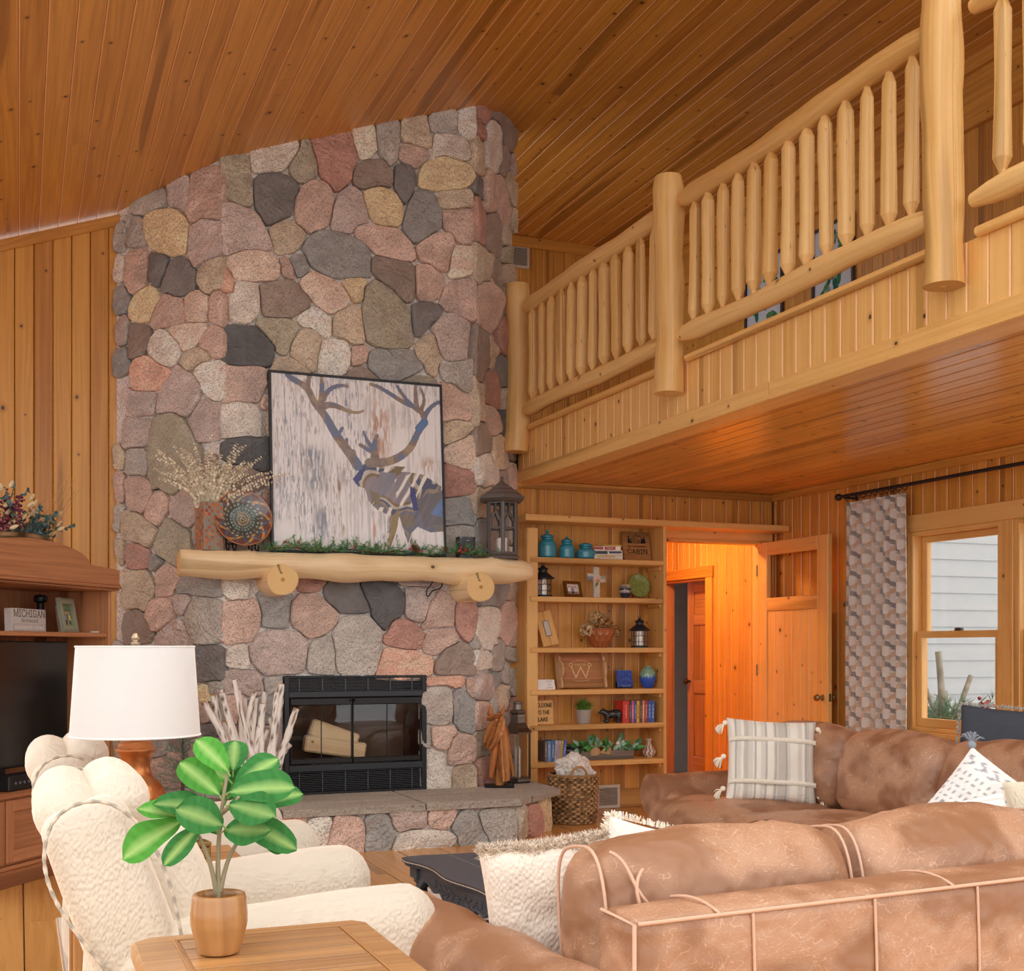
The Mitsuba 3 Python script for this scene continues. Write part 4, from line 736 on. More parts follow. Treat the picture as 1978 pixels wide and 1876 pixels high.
 'F2': '''t -83,3970 -65,3995 -7,3999 84,3989 109,3999 135,3979 239,3988 255,3970 234,3940 239,3895 229,3844 194,3821 180,3784 74,3764 42,3728 -54,3713 -73,3721 -83,3740|b 249,3923 277,3974 389,3996 408,3993 423,3974 466,3829 464,3808 446,3793 381,3780 323,3800 275,3796 262,3822 243,3840 253,3895|p 58,3719 82,3753 191,3771 205,3811 228,3822 249,3813 264,3778 321,3786 377,3766 433,3775 458,3763 467,3743 418,3603 385,3583 376,3560 247,3432 226,3424 19,3450 -2,3466 -24,3587 23,3706|b -102,3414 -83,3438 -9,3448 16,3437 110,3424 170,3367 172,3228 183,3207 180,3174 150,3153 142,3116 104,3094 90,3062 -11,3055 -119,3183|t 185,3368 167,3401 178,3414 237,3411 396,3352 399,3326 362,3311 344,3280 353,3232 336,3199 261,3187 201,3200 185,3238|r 369,3527 445,3612 565,3632 589,3623 598,3601 598,3377 592,3361 512,3347 425,3345 390,3374|d 362,3176 351,3192 367,3229 358,3274 372,3300 406,3310 428,3331 514,3334 561,3344 595,3329 598,3155 590,3140 440,3103 421,3120 396,3126 383,3164|l 19,1280 -5,1316 3,1465 20,1490 119,1513 311,1520 402,1502 416,1491 395,1318 386,1307 361,1301 352,1263 343,1254 263,1243 252,1218 239,1210 207,1207 186,1219 110,1219|k 36,1622 36,1641 50,1657 202,1710 467,1718 534,1712 554,1687 550,1669 487,1563 446,1551 407,1515 313,1533 82,1520 71,1530|t 559,1573 540,1583 538,1620 564,1669 566,1703 574,1714 773,1726 798,1711 825,1552 810,1523 792,1520 704,1536 671,1573 615,1582|p 485,1297 413,1308 409,1321 435,1515 453,1538 491,1548 516,1572 545,1557 616,1569 666,1559 691,1526 716,1514 716,1486 741,1445 741,1429 621,1318 619,1277 585,1245 562,1240 503,1264|l -34,1185 -27,1207 25,1213 49,1236 103,1207 178,1205 223,1185 249,1099 223,1084 -20,1074 -33,1090|g 241,1175 243,1190 264,1203 277,1231 359,1244 370,1282 382,1291 466,1285 500,1244 467,1075 454,1062 277,1066|m 646,1240 628,1256 634,1312 759,1427 760,1439 738,1474 742,1491 762,1510 793,1506 802,1490 798,1256 776,1241|t -44,2289 -30,2313 34,2334 80,2316 260,2366 373,2259 381,2234 364,2210 306,2214 146,2125 62,2131 -18,2107 -35,2115 -44,2133|b 390,2449 386,2482 399,2493 566,2516 591,2506 598,2486 598,2262 588,2239 414,2215 398,2221 391,2255 364,2293 364,2426|k -44,2077 -33,2094 -8,2094 61,2118 148,2112 312,2201 360,2195 481,2208 577,2194 598,2171 557,1951 543,1937 184,1910 142,1879 -22,1868 -37,1878 -44,1893|m 181,1893 556,1925 573,1937 587,1937 598,1922 597,1742 587,1730 545,1723 466,1731 199,1723 102,1690 -16,1687 -36,1696 -44,1718 -34,1739 99,1860 151,1867|m 12,1030 28,1045 235,1045 246,1034 275,921 247,887 211,881 190,861 23,872 -2,890 -10,908|r 21,444 24,457 36,465 252,470 271,338 304,315 310,252 304,235 280,223 84,219 66,225 54,244|o 19,477 0,453 -14,450 -31,473 -23,623 -13,643 16,651 35,647 180,659 212,669 237,659 283,509 278,491|g -208,1251 -215,1280 -196,1300 -35,1316 -21,1310 21,1252 7,1226 -68,1220 -85,1191 -126,1187 -144,1193|p -85,1117 -70,1132 -48,1123 -46,1070 -29,1047 -38,1029 -71,1028 -90,1043|r 11,4922 4,4950 22,4971 235,5036 255,5033 268,5017 265,4968 128,4857 69,4870|b 284,4990 277,5042 287,5051 505,5115 664,5124 686,5114 746,5054 753,5034 688,4889 609,4849 540,4862 464,4901 452,4939 438,4949 393,4964 300,4972|l 142,4616 141,4730 148,4749 133,4830 150,4844 158,4870 274,4957 390,4951 438,4932 446,4898 464,4885 468,4870 407,4642 385,4616 314,4593 293,4568 259,4568 241,4578 206,4573|t -64,4685 -53,4711 -3,4737 27,4737 49,4721 93,4726 128,4703 134,4691 127,4612 154,4578 147,4557 115,4542 113,4496 -11,4468 -26,4473|r 3,4820 8,4840 25,4852 98,4848 119,4813 130,4755 118,4745 62,4736 23,4753 14,4764|b 465,4618 427,4637 423,4651 477,4853 502,4866 538,4848 584,4843 610,4827 618,4777 519,4657 503,4647 496,4630|d -98,4392 -105,4410 -100,4427 -53,4460 -19,4447 3,4458 111,4479 126,4466 145,4356 138,4344 125,4341 82,4365 -33,4327|p 130,4520 135,4536 159,4546 178,4569 208,4558 235,4562 282,4551 315,4496 325,4405 355,4375 354,4335 180,4269 162,4272 153,4323 161,4345|p 309,4532 308,4549 332,4585 432,4615 458,4604 499,4607 552,4564 634,4480 632,4327 610,4313 428,4304 376,4348 365,4385 339,4408 328,4499|t 647,4488 511,4621 514,4635 567,4694 621,4716 650,4706 741,4631 730,4492 705,4477|r 77,4003 -74,4014 -80,4027 -71,4307 -60,4317 -32,4311 88,4348 141,4308 143,4268 156,4247 126,4027|b 141,4002 174,4251 370,4327 388,4324 439,4281 444,4144 453,4125 449,4088 388,4011 280,3988 255,4002 152,3994|t 457,4273 472,4290 608,4300 634,4296 653,4280 674,4209 662,4196 476,4129 457,4154|m 627,4833 634,4845 687,4871 707,4890 728,4886 743,4741 733,4717 682,4701 621,4734 617,4752 635,4780|o 457,4062 464,4099 475,4110 681,4189 699,4181 733,4111 730,4091 716,4078 499,4012 471,4022|r 113,3073 120,3088 154,3105 161,3142 188,3156 202,3179 263,3173 313,3184 369,3157 385,3111 415,3097 420,2999 404,2979 397,2939 353,2917 309,2928 185,2937 124,2927 110,2943|g 416,2951 416,2972 433,2992 429,3071 436,3084 553,3120 597,3092 601,2995 590,2973 436,2938|t -107,3029 -93,3055 -48,3066 -13,3040 79,3046 93,3039 99,2909 92,2835 101,2813 92,2792 -9,2786 -29,2756 -53,2761 -98,2940|p 111,2897 122,2912 185,2924 306,2915 343,2904 443,2803 447,2785 436,2774 409,2774 289,2724 210,2742 115,2792 117,2821 106,2841|x 381,2886 378,2905 394,2920 565,2956 591,2951 600,2934 587,2760 560,2747 539,2759 482,2767 470,2795|b -37,2721 -30,2735 -10,2744 6,2772 115,2774 204,2730 259,2712 249,2608 225,2593 175,2602 28,2555 4,2538 -18,2540 -36,2564|t 274,2607 262,2636 276,2698 285,2708 412,2761 526,2748 571,2723 601,2574 564,2529 357,2497 267,2573 264,2586|l -43,2516 -29,2528 7,2525 34,2544 175,2589 238,2581 355,2481 366,2457 352,2437 347,2404 293,2371 258,2384 82,2331 41,2348 1,2339 -33,2356 -44,2373|k 269,1049 421,1047 431,1034 430,983 419,973 341,955 332,918 310,912 289,932 260,1030|t 340,881 349,934 357,945 454,968 562,946 594,953 639,908 657,875 648,861 614,849 603,799 578,777 424,776 396,763 382,772 360,856|g 185,817 191,832 211,841 221,866 263,875 274,900 292,906 348,851 365,794 362,771 350,758 304,752 292,727 274,723 192,750|g 445,995 450,1043 469,1051 491,1077 588,1075 603,1061 599,987 563,961 454,983|g 614,1029 649,1074 780,1072 798,1065 809,1039 781,890 749,875 677,876 615,951|r 596,764 615,792 623,833 632,843 723,865 750,861 786,874 806,862 798,691 780,667 714,640 691,643 601,695|p -6,844 12,861 163,850 171,837 176,747 205,724 204,688 170,671 40,660 5,668 -14,727|t 673,427 683,600 696,605 793,605 814,593 819,576 819,405 811,390 711,389 694,416|g 698,357 715,375 807,374 835,365 840,255 832,234 801,226 704,278|k 424,755 439,763 576,760 583,747 584,691 613,665 610,628 593,620 484,644 462,627 445,630 421,741|m 460,584 464,598 498,626 604,605 630,626 650,624 665,586 663,468 626,435 507,463 483,463 473,475|t 283,352 276,464 297,474 314,498 453,489 467,450 490,423 488,302 471,294 324,311 312,336|g 504,428 511,442 524,446 679,406 686,379 681,259 666,254 509,274|d 281,648 286,702 307,712 320,740 398,747 409,734 424,654 421,632 405,621 299,629''',
 'H1': '''s 421,170 411,234 424,245 568,249 592,214 577,143 559,132 431,159|l 584,92 582,108 594,126 596,182 617,219 710,229 733,219 740,194 726,172 702,24 687,20 625,38|p 706,-13 738,165 752,185 757,228 784,239 918,210 950,145 934,-26 917,-32 722,-26|k 973,-28 948,15 964,147 945,203 957,213 1032,238 1054,237 1109,187 1110,138 1130,121 1136,93 1118,67 1119,40 1081,-21 1064,-33|m 1099,217 1096,239 1118,257 1322,253 1334,238 1327,216 1333,139 1314,123 1219,128 1182,109 1155,110 1124,150 1121,196|p 1341,199 1364,237 1377,244 1506,237 1523,227 1530,209 1504,153 1482,136 1475,113 1462,107 1354,123|l 1115,1 1158,92 1186,96 1225,114 1481,96 1523,60 1530,40 1518,17 1436,-28 1145,-25 1126,-18|k 1497,119 1545,198 1604,237 1630,236 1664,181 1698,81 1724,55 1737,27 1737,0 1714,-16 1572,-20 1542,14 1539,58 1500,99|g 1709,89 1678,199 1690,209 1896,239 1918,234 1930,210 1930,16 1924,-1 1902,-13 1789,-21 1770,-15 1754,2 1735,62|p 440,5 426,121 451,143 541,125 602,39 595,4 573,-10 453,-2|g 283,-5 263,228 275,238 359,239 371,232 379,212 402,201 423,28 412,-5 298,-13|r 145,-7 129,222 141,232 222,233 234,227 253,198 266,21 247,-16 159,-17|l -29,197 -23,216 -4,227 88,227 102,218 120,186 132,29 104,-15 11,-21 -11,-8''',
 'H2': '''t -160,217 -153,240 -131,250 72,221 82,205 126,33 121,7 97,-4 -98,2 -115,8 -126,26|r 103,186 110,207 130,217 295,209 353,22 348,6 323,-6 147,6|y 316,204 319,219 331,226 515,233 537,224 545,199 521,12 512,-5 489,-14 372,7''',
}
# ------------------------------------------------------------------ stone chimney: mortar body, stones, firebox, hearth
STONE_COL = {'p': '#b39b8e', 'm': '#a89a93', 'g': '#a09c95', 'l': '#c3bcb1', 't': '#b0a28d', 'y': '#c6b28e', 'c': '#c9b5a4', 'o': '#97917f', 'd': '#6d6c6b',
             'x': '#515355', 'k': '#868785', 'b': '#877a70', 'r': '#a07a6e', 's': '#cba08b'}
PL = [V(.60, 8.40), V(1.20, 7.77), V(2.875, 7.77), V(3.40, 8.33)]
HL = [V(.60, 7.62), V(.98, 7.08), V(2.93, 7.08), V(3.34, 7.52), V(3.34, 8.0)]
HT, HB = 0.275, 0.232                          # top and underside of the hearth slabs
FB = (1.575, 2.535, 0.275, 1.045)              # firebox opening x0, x1, z0, z1


def granite(p, n, uv):
    s = noise(p.x * 190, p.y * 190, p.z * 190)
    return smoothstep(0.52, 0.72, s) * 0.62


def stone_bump(p, n, uv):
    return noise(p.x * 55, p.y * 55, p.z * 55) * 0.65 + noise(p.x * 130, p.y * 130, p.z * 130) * 0.35


scene['stone'] = two({'type': 'bumpmap', 'arbitrary': proc(stone_bump, 2e-3), 'scale': 0.020,
                      'bsdf': {'type': 'blendbsdf', 'weight': proc(granite), 'a': P(VC, 0.75, 0.3), 'b': P(srgb('#7d736a'), 0.75, 0.3)}})


def stone_mesh(poly, a, t, n, col, h, seed, sink=0.02):
    """One field stone standing h proud of the mortar plane through a (along t, up z, out n)."""
    r = np.random.default_rng(seed)
    pg = Polygon(poly).buffer(0)
    if hasattr(pg, 'geoms'):
        pg = max(pg.geoms, key=lambda g: g.area)
    pg = pg.buffer(0.005, join_style=2)
    c = np.array(pg.centroid.coords[0])
    q = np.array(pg.exterior.coords)[:-1]
    for _ in range(2):
        q = np.stack([0.82 * q + 0.18 * np.roll(q, -1, 0), 0.18 * q + 0.82 * np.roll(q, -1, 0)], 1).reshape(-1, 2)
    L = LineString(np.vstack([q, q[:1]]))
    k = int(np.clip(L.length / 0.035, 14, 30))
    q = np.array([L.interpolate(x, normalized=True).coords[0] for x in np.arange(k) / k])
    size = math.sqrt(pg.area)
    tilt = r.normal(0, 0.05, 2)
    vs = []
    for s, d in ((1.0, -sink), (1.0, 0.5), (0.985, 0.85), (0.94, 1.0), (0.70, 1.05), (0.36, 1.08)):
        xy = c + (q - c) * s
        base = np.full(k, -sink) if d < 0 else h * d + (xy - c) @ tilt * min(1, d)
        vs.append(np.c_[xy, base])
    vs.append(np.array([[*c, h * 1.1]]))
    v = np.vstack(vs)
    m = v[:, 2] > 0
    w = v * V(1, 1, 0) + V(seed * 3.1, 0, 0)
    ridge = np.abs(vnoise(w, 5.5 / max(size, 0.12) * 0.5, seed, 3))
    v[m, 2] += (vnoise(w, 9.0, seed, 3)[m] * 0.045 - ridge[m] * 0.05 + 0.008) * np.clip(v[m, 2] / h, 0, 1)
    v[m, 2] = np.maximum(v[m, 2], 0.002)
    out = np.c_[a[0] + v[:, 0] * t[0] + v[:, 2] * n[0], a[1] + v[:, 0] * t[1] + v[:, 2] * n[1], v[:, 1]]
    f = []
    j = np.arange(k)
    for i in range(5):
        f += [np.stack([i * k + j, i * k + (j + 1) % k, (i + 1) * k + (j + 1) % k], 1), np.stack([i * k + j, (i + 1) * k + (j + 1) % k, (i + 1) * k + j], 1)]
    f.append(np.stack([5 * k + j, 5 * k + (j + 1) % k, j * 0 + 6 * k], 1))
    f = np.vstack(f)
    if not Polygon(q).exterior.is_ccw:
        f = f[:, ::-1]
    if t[0] * n[1] - t[1] * n[0] > 0:
        f = f[:, ::-1]
    base = srgb(STONE_COL[col]) * 1.7
    band = vnoise(np.c_[w[:, 0] * 2 + w[:, 1] * 1.2, w[:, 1] * 5 - w[:, 0] * 3, w[:, 2]], 4.0, seed, 3)
    other = srgb(STONE_COL[r.choice(list('pgltkbr'))])
    cc = base[None] * (1 + 0.55 * band[:, None])
    k2 = np.clip(vnoise(w, 6.0, seed + 5, 2) * 4, 0, 1)[:, None] * r.uniform(0, 0.45)
    cc = cc * (1 - k2) + other[None] * k2
    return out, f, np.clip(cc * r.uniform(0.88, 1.1), 0.01, 0.95)


fp = thing('fireplace', 'tall grey and pink field stone chimney with a black firebox and raised hearth', 'fireplace')
# mortar body (plan polygon, top cut by the ceiling), hollow at the firebox
def mortar_face(i, cut=None):
    a, b = PL[i], PL[i + 1]
    L = np.linalg.norm(b - a)
    t = (b - a) / L
    top = [ZC(a[0]) if a[0] < RIDGE else ZF(a[0])]
    pts = [(0, 0), (L, 0)]
    xs = [s for s in np.linspace(L, 0, 9)]
    for s in xs:
        X = a[0] + t[0] * s
        pts.append((s, min(ZC(X), ZF(X)) + 0.02))
    pg = Polygon(pts)
    if cut:
        pg = pg.difference(sbox(cut[0] - a[0], cut[2] - 0.1, cut[1] - a[0], cut[3]))
    n = V(t[1], -t[0])
    m = frame_mat((a[0] - n[0] * 0.12, a[1] - n[1] * 0.12, 0), x=V(t[0], t[1], 0), y=V(0, 0, 1), z=V(n[0], n[1], 0))
    return prism(pg, 0.12, m)


v, f, _ = join([mortar_face(0)[:2], mortar_face(1, FB)[:2], mortar_face(2)[:2]])
putc(fp, 'mortar', [(v, f, srgb('#f2ebe4'))], 'stone')
seed = 100


def all_stones(key, holder, name):
    global seed
    P_ = PL if key[0] == 'F' else HL
    i = int(key[1])
    a, b = P_[i], P_[i + 1]
    L = np.linalg.norm(b - a)
    t = (b - a) / L
    n = V(t[1], -t[0])
    polys = []
    for s in STONES[key].split('|'):
        c, *q = s.split(' ')
        pts = np.array([[float(x) / 1000 for x in z.split(',')] for z in q])
        pts[:, 0] = np.clip(pts[:, 0], -0.02, L + 0.02)
        polys.append((c, pts))
    if key[0] == 'F':
        # stones where furniture hides the wall in the picture: same kind, laid on a loose grid
        r = np.random.default_rng(50 + i)
        taken = unary_union([Polygon(p).buffer(0.012) for _, p in polys])
        X = lambda s: a[0] + t[0] * s
        area = Polygon([(0.0, HT + 0.01), (L, HT + 0.01)] + [(s, min(ZC(X(s)), ZF(X(s))) - 0.03) for s in np.linspace(L, 0, 7)])
        if i == 1:
            area = area.difference(sbox(FB[0] - a[0] - 0.012, 0, FB[1] - a[0] + 0.012, FB[3] + 0.012))
        free = area.difference(taken)
        gx = int(round(L / 0.24))
        for gi in range(gx):
            for gj in range(22):
                x0, x1 = gi * L / gx, (gi + 1) * L / gx
                z0 = 0.28 + gj * 0.21 + (0.1 if gi % 2 else 0)
                j = r.uniform(-0.03, 0.03, 8)
                cell = Polygon([(x0 + j[0], z0 + j[1]), (x1 + j[2], z0 + j[3]), (x1 + j[4], z0 + 0.21 + j[5]), (x0 + j[6], z0 + 0.21 + j[7])]).buffer(-0.008)
                g = cell.intersection(free)
                if hasattr(g, 'geoms'):
                    g = max(g.geoms, key=lambda h: h.area) if len(g.geoms) else Polygon()
                g = g.buffer(-0.02).buffer(0.02)
                if hasattr(g, 'geoms') or g.is_empty or g.area < 0.012:
                    continue
                polys.append((r.choice(list('pmgltkbo')), np.array(g.simplify(0.01).exterior.coords)[:-1]))
                free = free.difference(g.buffer(0.012))
    for c, pts in polys:
        g = Polygon(pts).buffer(0)
        if g.is_empty or g.area < 0.001:
            continue
        seed += 1
        h = 0.026 + 0.022 * ((seed * 0.618) % 1)
        if i == 2 and key[0] == 'F':
            h += 0.012
        p = stone_mesh(pts, V(a[0], a[1]), t, n, c, h, seed)
        putc(holder, name, [p], 'stone', True)


for key in ('F0', 'F1', 'F2'):
    all_stones(key, fp, 'stone')
# hearth base and slabs
hearth = f'{fp}__hearth'
body = Polygon([tuple(p) for p in HL] + [(2.9, 7.9), (1.2, 7.9)]).buffer(-0.002)
putc(fp, 'hearth', [prism(body, HB)[:2] + (srgb('#f2ebe4'),)], 'stone')
for key in ('H1', 'H2'):
    all_stones(key, hearth, 'stone')
for key, pts in (('H0', [(0.04, 0.03), (0.3, 0.02), (0.29, 0.2), (0.03, 0.21)]), ('H0', [(0.33, 0.02), (0.6, 0.03), (0.6, 0.2), (0.32, 0.21)])):
    a, b = HL[0], HL[1]
    t = unit(b - a)
    seed += 1
    putc(hearth, 'stone', [stone_mesh(np.array(pts), a, t, V(t[1], -t[0]), 'p', 0.035, seed)], 'stone', True)


edge = [(.54, 7.62), (.93, 7.02), (2.93, 7.02), (3.395, 7.45), (3.395, 8.28)]
whole = Polygon([(.54, 7.62), (.93, 7.02), (2.93, 7.02), (3.395, 7.45), (3.395, 8.27), (2.885, 7.765), (1.19, 7.765), (.62, 8.35)])
slabs = []
for (p, q) in (((-1, 0), (1.42, 0)), ((1.42, .03), (2.30, .02)), ((2.30, .03), (2.985, .05)), ((2.985, .05), (9, 0))):
    if p[0] == -1:
        cut = sbox(-1, 6, 1.414, 9)
    elif q[0] == 9:
        cut = Polygon([(2.93, 8.5), (2.93, 7.62), (3.06, 7.13), (3.2, 6.5), (4, 6.5), (4, 9)])
    else:
        cut = sbox(p[0] + 0.006, 6, q[0] - 0.006, 9)
        if p[0] == 2.30:
            cut = Polygon([(2.306, 6), (3.185, 6), (3.185, 6.5), (3.045, 7.125), (2.915, 7.615), (2.915, 9), (2.306, 9)])
    g = whole.intersection(cut)
    if hasattr(g, 'geoms'):
        g = max(g.geoms, key=lambda h: h.area)
    dz = 0.004 * ((len(slabs) * 0.37) % 1)
    v, f, _ = prism(g, HT - HB + dz, move((0, 0, HB)), bev=0.005)
    slabs.append(g)
    mm = trimesh.Trimesh(v, f, process=False).subdivide_to_size(0.12)
    v, f = np.array(mm.vertices), np.array(mm.faces)
    col = srgb('#a39c90')[None] * (1 + 0.5 * vnoise(v * V(1, 2.5, 20), 4, len(slabs))[:, None])
    putc(hearth, 'slab', [(v, f, np.clip(col * 1.25, 0, 1))], 'stone')

# firebox: black metal surround, louvres, two glass doors, grate and logs (logs rest inside: things of their own)
K1, K2, K3 = srgb('#1b1f24'), srgb('#0d0f11'), srgb('#2a3036')
x0, x1, z0, z1 = FB
YF = 7.735
fb = f'{fp}__firebox'
holders.add(fb)
putc(fp, 'firebox', [bbox(x0, x0 + 0.015, YF + 0.03, YF + 0.5, z0, z1, 0, K2), bbox(x1 - 0.015, x1, YF + 0.03, YF + 0.5, z0, z1, 0, K2), bbox(x0, x1, YF + 0.48, YF + 0.5, z0, z1, 0, srgb('#5b4a3c')),
                     bbox(x0, x1, YF + 0.03, YF + 0.5, z1 - 0.02, z1, 0, K2), bbox(x0, x1, YF + 0.03, YF + 0.5, z0, z0 + 0.13, 0, srgb('#3a342e'))], 'vc_matte')
putc(fb, 'frame', [bbox(x0, x0 + 0.035, YF - 0.01, YF + 0.05, z0, z1, 0.004, K1), bbox(x1 - 0.035, x1, YF - 0.01, YF + 0.05, z0, z1, 0.004, K1),
                   bbox(x0, x1, YF - 0.01, YF + 0.05, z1 - 0.015, z1, 0.003, K1), bbox(x0, x1, YF - 0.01, YF + 0.05, z0, z0 + 0.02, 0.003, K1)], 'vc_satin')
zt0, zt1 = 0.905, 0.945                        # rail under the upper louvres
zb0, zb1 = 0.425, 0.47                         # rail over the lower louvres
for a, b in ((zt0, zt1), (zb0, zb1)):
    putc(fb, 'rail', [bbox(x0 + 0.03, x1 - 0.03, YF - 0.014, YF + 0.03, a, b, 0.004, K3)], 'vc_satin')
for a, b in ((zt1, z1 - 0.015), (z0 + 0.02, zb0)):
    k = 9 if a > 0.6 else 11
    for j in range(k):
        zz = a + (j + 0.5) * (b - a) / k
        putc(fb, 'louvre', [bbox(x0 + 0.035, x1 - 0.035, YF + 0.004, YF + 0.03, zz - 0.0022, zz + 0.0022, 0, srgb('#343b42'))], 'vc_satin')
    for xx in np.linspace(x0 + 0.1, x1 - 0.1, 6):
        putc(fb, 'louvre_stay', [bbox(xx - 0.003, xx + 0.003, YF + 0.0, YF + 0.006, a, b, 0, srgb('#4a525a'))], 'vc_satin')
xm = (x0 + x1) / 2 - 0.03
for (a, b) in ((x0 + 0.04, xm - 0.002), (xm + 0.002, x1 - 0.04)):
    d = numbered(f'{fb}_door')
    fr = [bbox(a, b, YF - 0.012, YF + 0.012, zt0 - 0.05, zt0 - 0.004, 0.004, K2), bbox(a, b, YF - 0.012, YF + 0.012, zb1 + 0.004, zb1 + 0.04, 0.004, K2),
          bbox(a, a + 0.006, YF - 0.008, YF + 0.01, zb1, zt0, 0.001, K2), bbox(b - 0.006, b, YF - 0.008, YF + 0.01, zb1, zt0, 0.001, K2), bbox(a + (b - a) * 0.5 - 0.002, a + (b - a) * 0.5 + 0.002, YF - 0.006, YF + 0.008, zb1 + 0.03, zt0 - 0.04, 0, K2)]
    putc(fb, 'door_frame', fr, 'vc_satin')
    put(fb, 'door_pane', (np.array([[a, YF, zb1 + 0.03], [b, YF, zb1 + 0.03], [b, YF, zt0 - 0.04], [a, YF, zt0 - 0.04]]), np.array([[0, 1, 2, 3]])), 'glass')
putc(fb, 'door_pull', [bbox(xm - 0.018, xm - 0.006, YF - 0.03, YF - 0.012, zt0 - 0.03, zt0 - 0.012, 0.002, K3), bbox(xm + 0.006, xm + 0.018, YF - 0.03, YF - 0.012, zt0 - 0.03, zt0 - 0.012, 0.002, K3)], 'vc_metal')
# ember guard with its slots
gz, gy = 0.41, YF + 0.12
gp = Polygon([(1.80, 0), (2.30, 0), (2.34, 0.09), (1.76, 0.09)]).difference(unary_union([sbox(1.815 + j * 0.047, 0.025, 1.843 + j * 0.047, 0.068) for j in range(10)]))
putc(fb, 'ember_guard', [prism(gp, 0.012, frame_mat((0, gy, gz), x=V(1, 0, 0), y=V(0, 0, 1), z=V(0, -1, 0)), srgb('#8d8b88'))], 'vc_satin')
for j in range(6):
    xx = 1.82 + j * 0.09
    putc(fb, 'grate_bar', [tube([(xx, gy + 0.05, gz + 0.05), (xx, gy + 0.32, gz + 0.05)], 0.01, 6, K2)], 'vc_matte')
for nm, p0, p1, w, h, lab in (('firewood', (1.74, 7.90, 0.60), (2.16, 7.93, 0.53), 0.075, 0.055, 'split log lying lowest in the firebox, pale cut face forward'),
                              ('firewood', (1.80, 7.98, 0.70), (2.13, 8.02, 0.58), 0.06, 0.06, 'split log leaning on top of the other in the firebox')):
    t = thing(nm, lab, 'log', 'split logs in the firebox')
    d = V(*p1) - V(*p0)
    L = np.linalg.norm(d)
    xa = unit(d)
    ya = unit(np.cross(V(0, 0, 1), xa))
    v, f, uv = beam(None, None, 0, L, -w / 2, w / 2, -h, h, PALE, 0.012, ret=True)
    mm = frame_mat(V(*p0), x=xa, y=ya, z=np.cross(xa, ya))
    put(t, None, (v @ mm[:3, :3].T + mm[:3, 3], f), 'wood_satin', False, uv=uv)

# ------------------------------------------------------------------ log mantel on two stub logs
mt = thing('mantel', 'long peeled log mantel shelf across the stone chimney', 'mantel')
MZ = 1.825
xs = np.linspace(0.905, 3.235, 34)
path = np.stack([xs, 7.60 - 0.0 * xs, 1.752 + 0.004 * np.sin(xs * 9)], 1)
rad = 0.092 + 0.008 * np.sin(xs * 7.1) + 0.006 * np.sin(xs * 17)
rad[-5:] *= np.array([0.99, 0.97, 0.93, 0.86, 0.74])
v, f, _ = tube(path, rad, 24)
top = v[:, 2] > MZ
v[top, 2] = MZ - 0.002 * np.abs(v[top, 1] - 7.6)
kk = len(xs) * 24
nz = vnoise(v[:kk], 6.0, 3, 2)
low = v[:kk, 2] < MZ - 0.01
v[:kk][low] += ((v[:kk] - np.repeat(path, 24, 0)) * (nz * 0.18)[:, None])[low]
for kx, ang, r0 in ((1.33, 2.6, 0.05), (1.86, 2.4, 0.05), (1.98, 2.2, 0.06), (2.45, 2.55, 0.05), (2.95, 2.7, 0.05), (3.12, 2.0, 0.05)):
    d = np.exp(-((v[:kk, 0] - kx) / r0) ** 2) * np.clip(np.cos(np.arctan2(v[:kk, 2] - 1.752, v[:kk, 1] - 7.6) + ang + 1.0), 0, 1) ** 3
    v[:kk] += (v[:kk] - np.repeat(path, 24, 0)) * (d * 0.22)[:, None]
i = board(PALE)
ang = (np.arange(24) / 24 - 0.5) * 2 * np.pi * 0.092
uv = np.vstack([np.stack([np.repeat(xs, 24), 4 * i + np.tile(ang, len(xs))], 1), [[0.9, 4 * i], [3.2, 4 * i]]])
put(mt, 'log', (v, f), 'wood_satin', True, uv=uv)


def endgrain(r, n=40, col0='#e6c48c', col1='#c99a5c', seed=0):
    """A sawn log end: disc of year rings with a drying crack, local xy, radius r."""
    out = [(np.zeros((1, 3)), srgb(col1)[None])]
    rr = np.linspace(0.03, 1, 26)
    a = np.arange(n) / n * 2 * np.pi
    vs, cs = [np.zeros((1, 3))], [srgb(col1)[None]]
    for k, q in enumerate(rr):
        w = 1 + 0.03 * np.sin(3 * a + seed) + 0.02 * np.sin(5 * a)
        vs.append(np.stack([q * r * w * np.cos(a), q * r * w * np.sin(a), 0 * a + (0 if q < 0.97 else -0.004)], 1))
        t = 0.5 + 0.5 * math.sin(k * 2.4)
        c = srgb(col0) * (1 - 0.35 * t) + srgb(col1) * 0.35 * t
        if q < 0.12:
            c = srgb(col1) * 0.8
        c = np.tile(c, (n, 1))
        crack = (np.abs(((a - 1.7 - 0.25 * q + np.pi) % (2 * np.pi)) - np.pi) < 0.09) & (q > 0.35)
        c[crack] *= 0.25
        cs.append(c)
    v, c = np.vstack(vs), np.vstack(cs)
    j = np.arange(n)
    f = [np.stack([j * 0, 1 + j, 1 + (j + 1) % n], 1)]
    for k in range(len(rr) - 1):
        b = 1 + k * n
        f += [np.stack([b + j, b + n + j, b + n + (j + 1) % n], 1), np.stack([b + j, b + n + (j + 1) % n, b + (j + 1) % n], 1)]
    return v, np.vstack(f), c


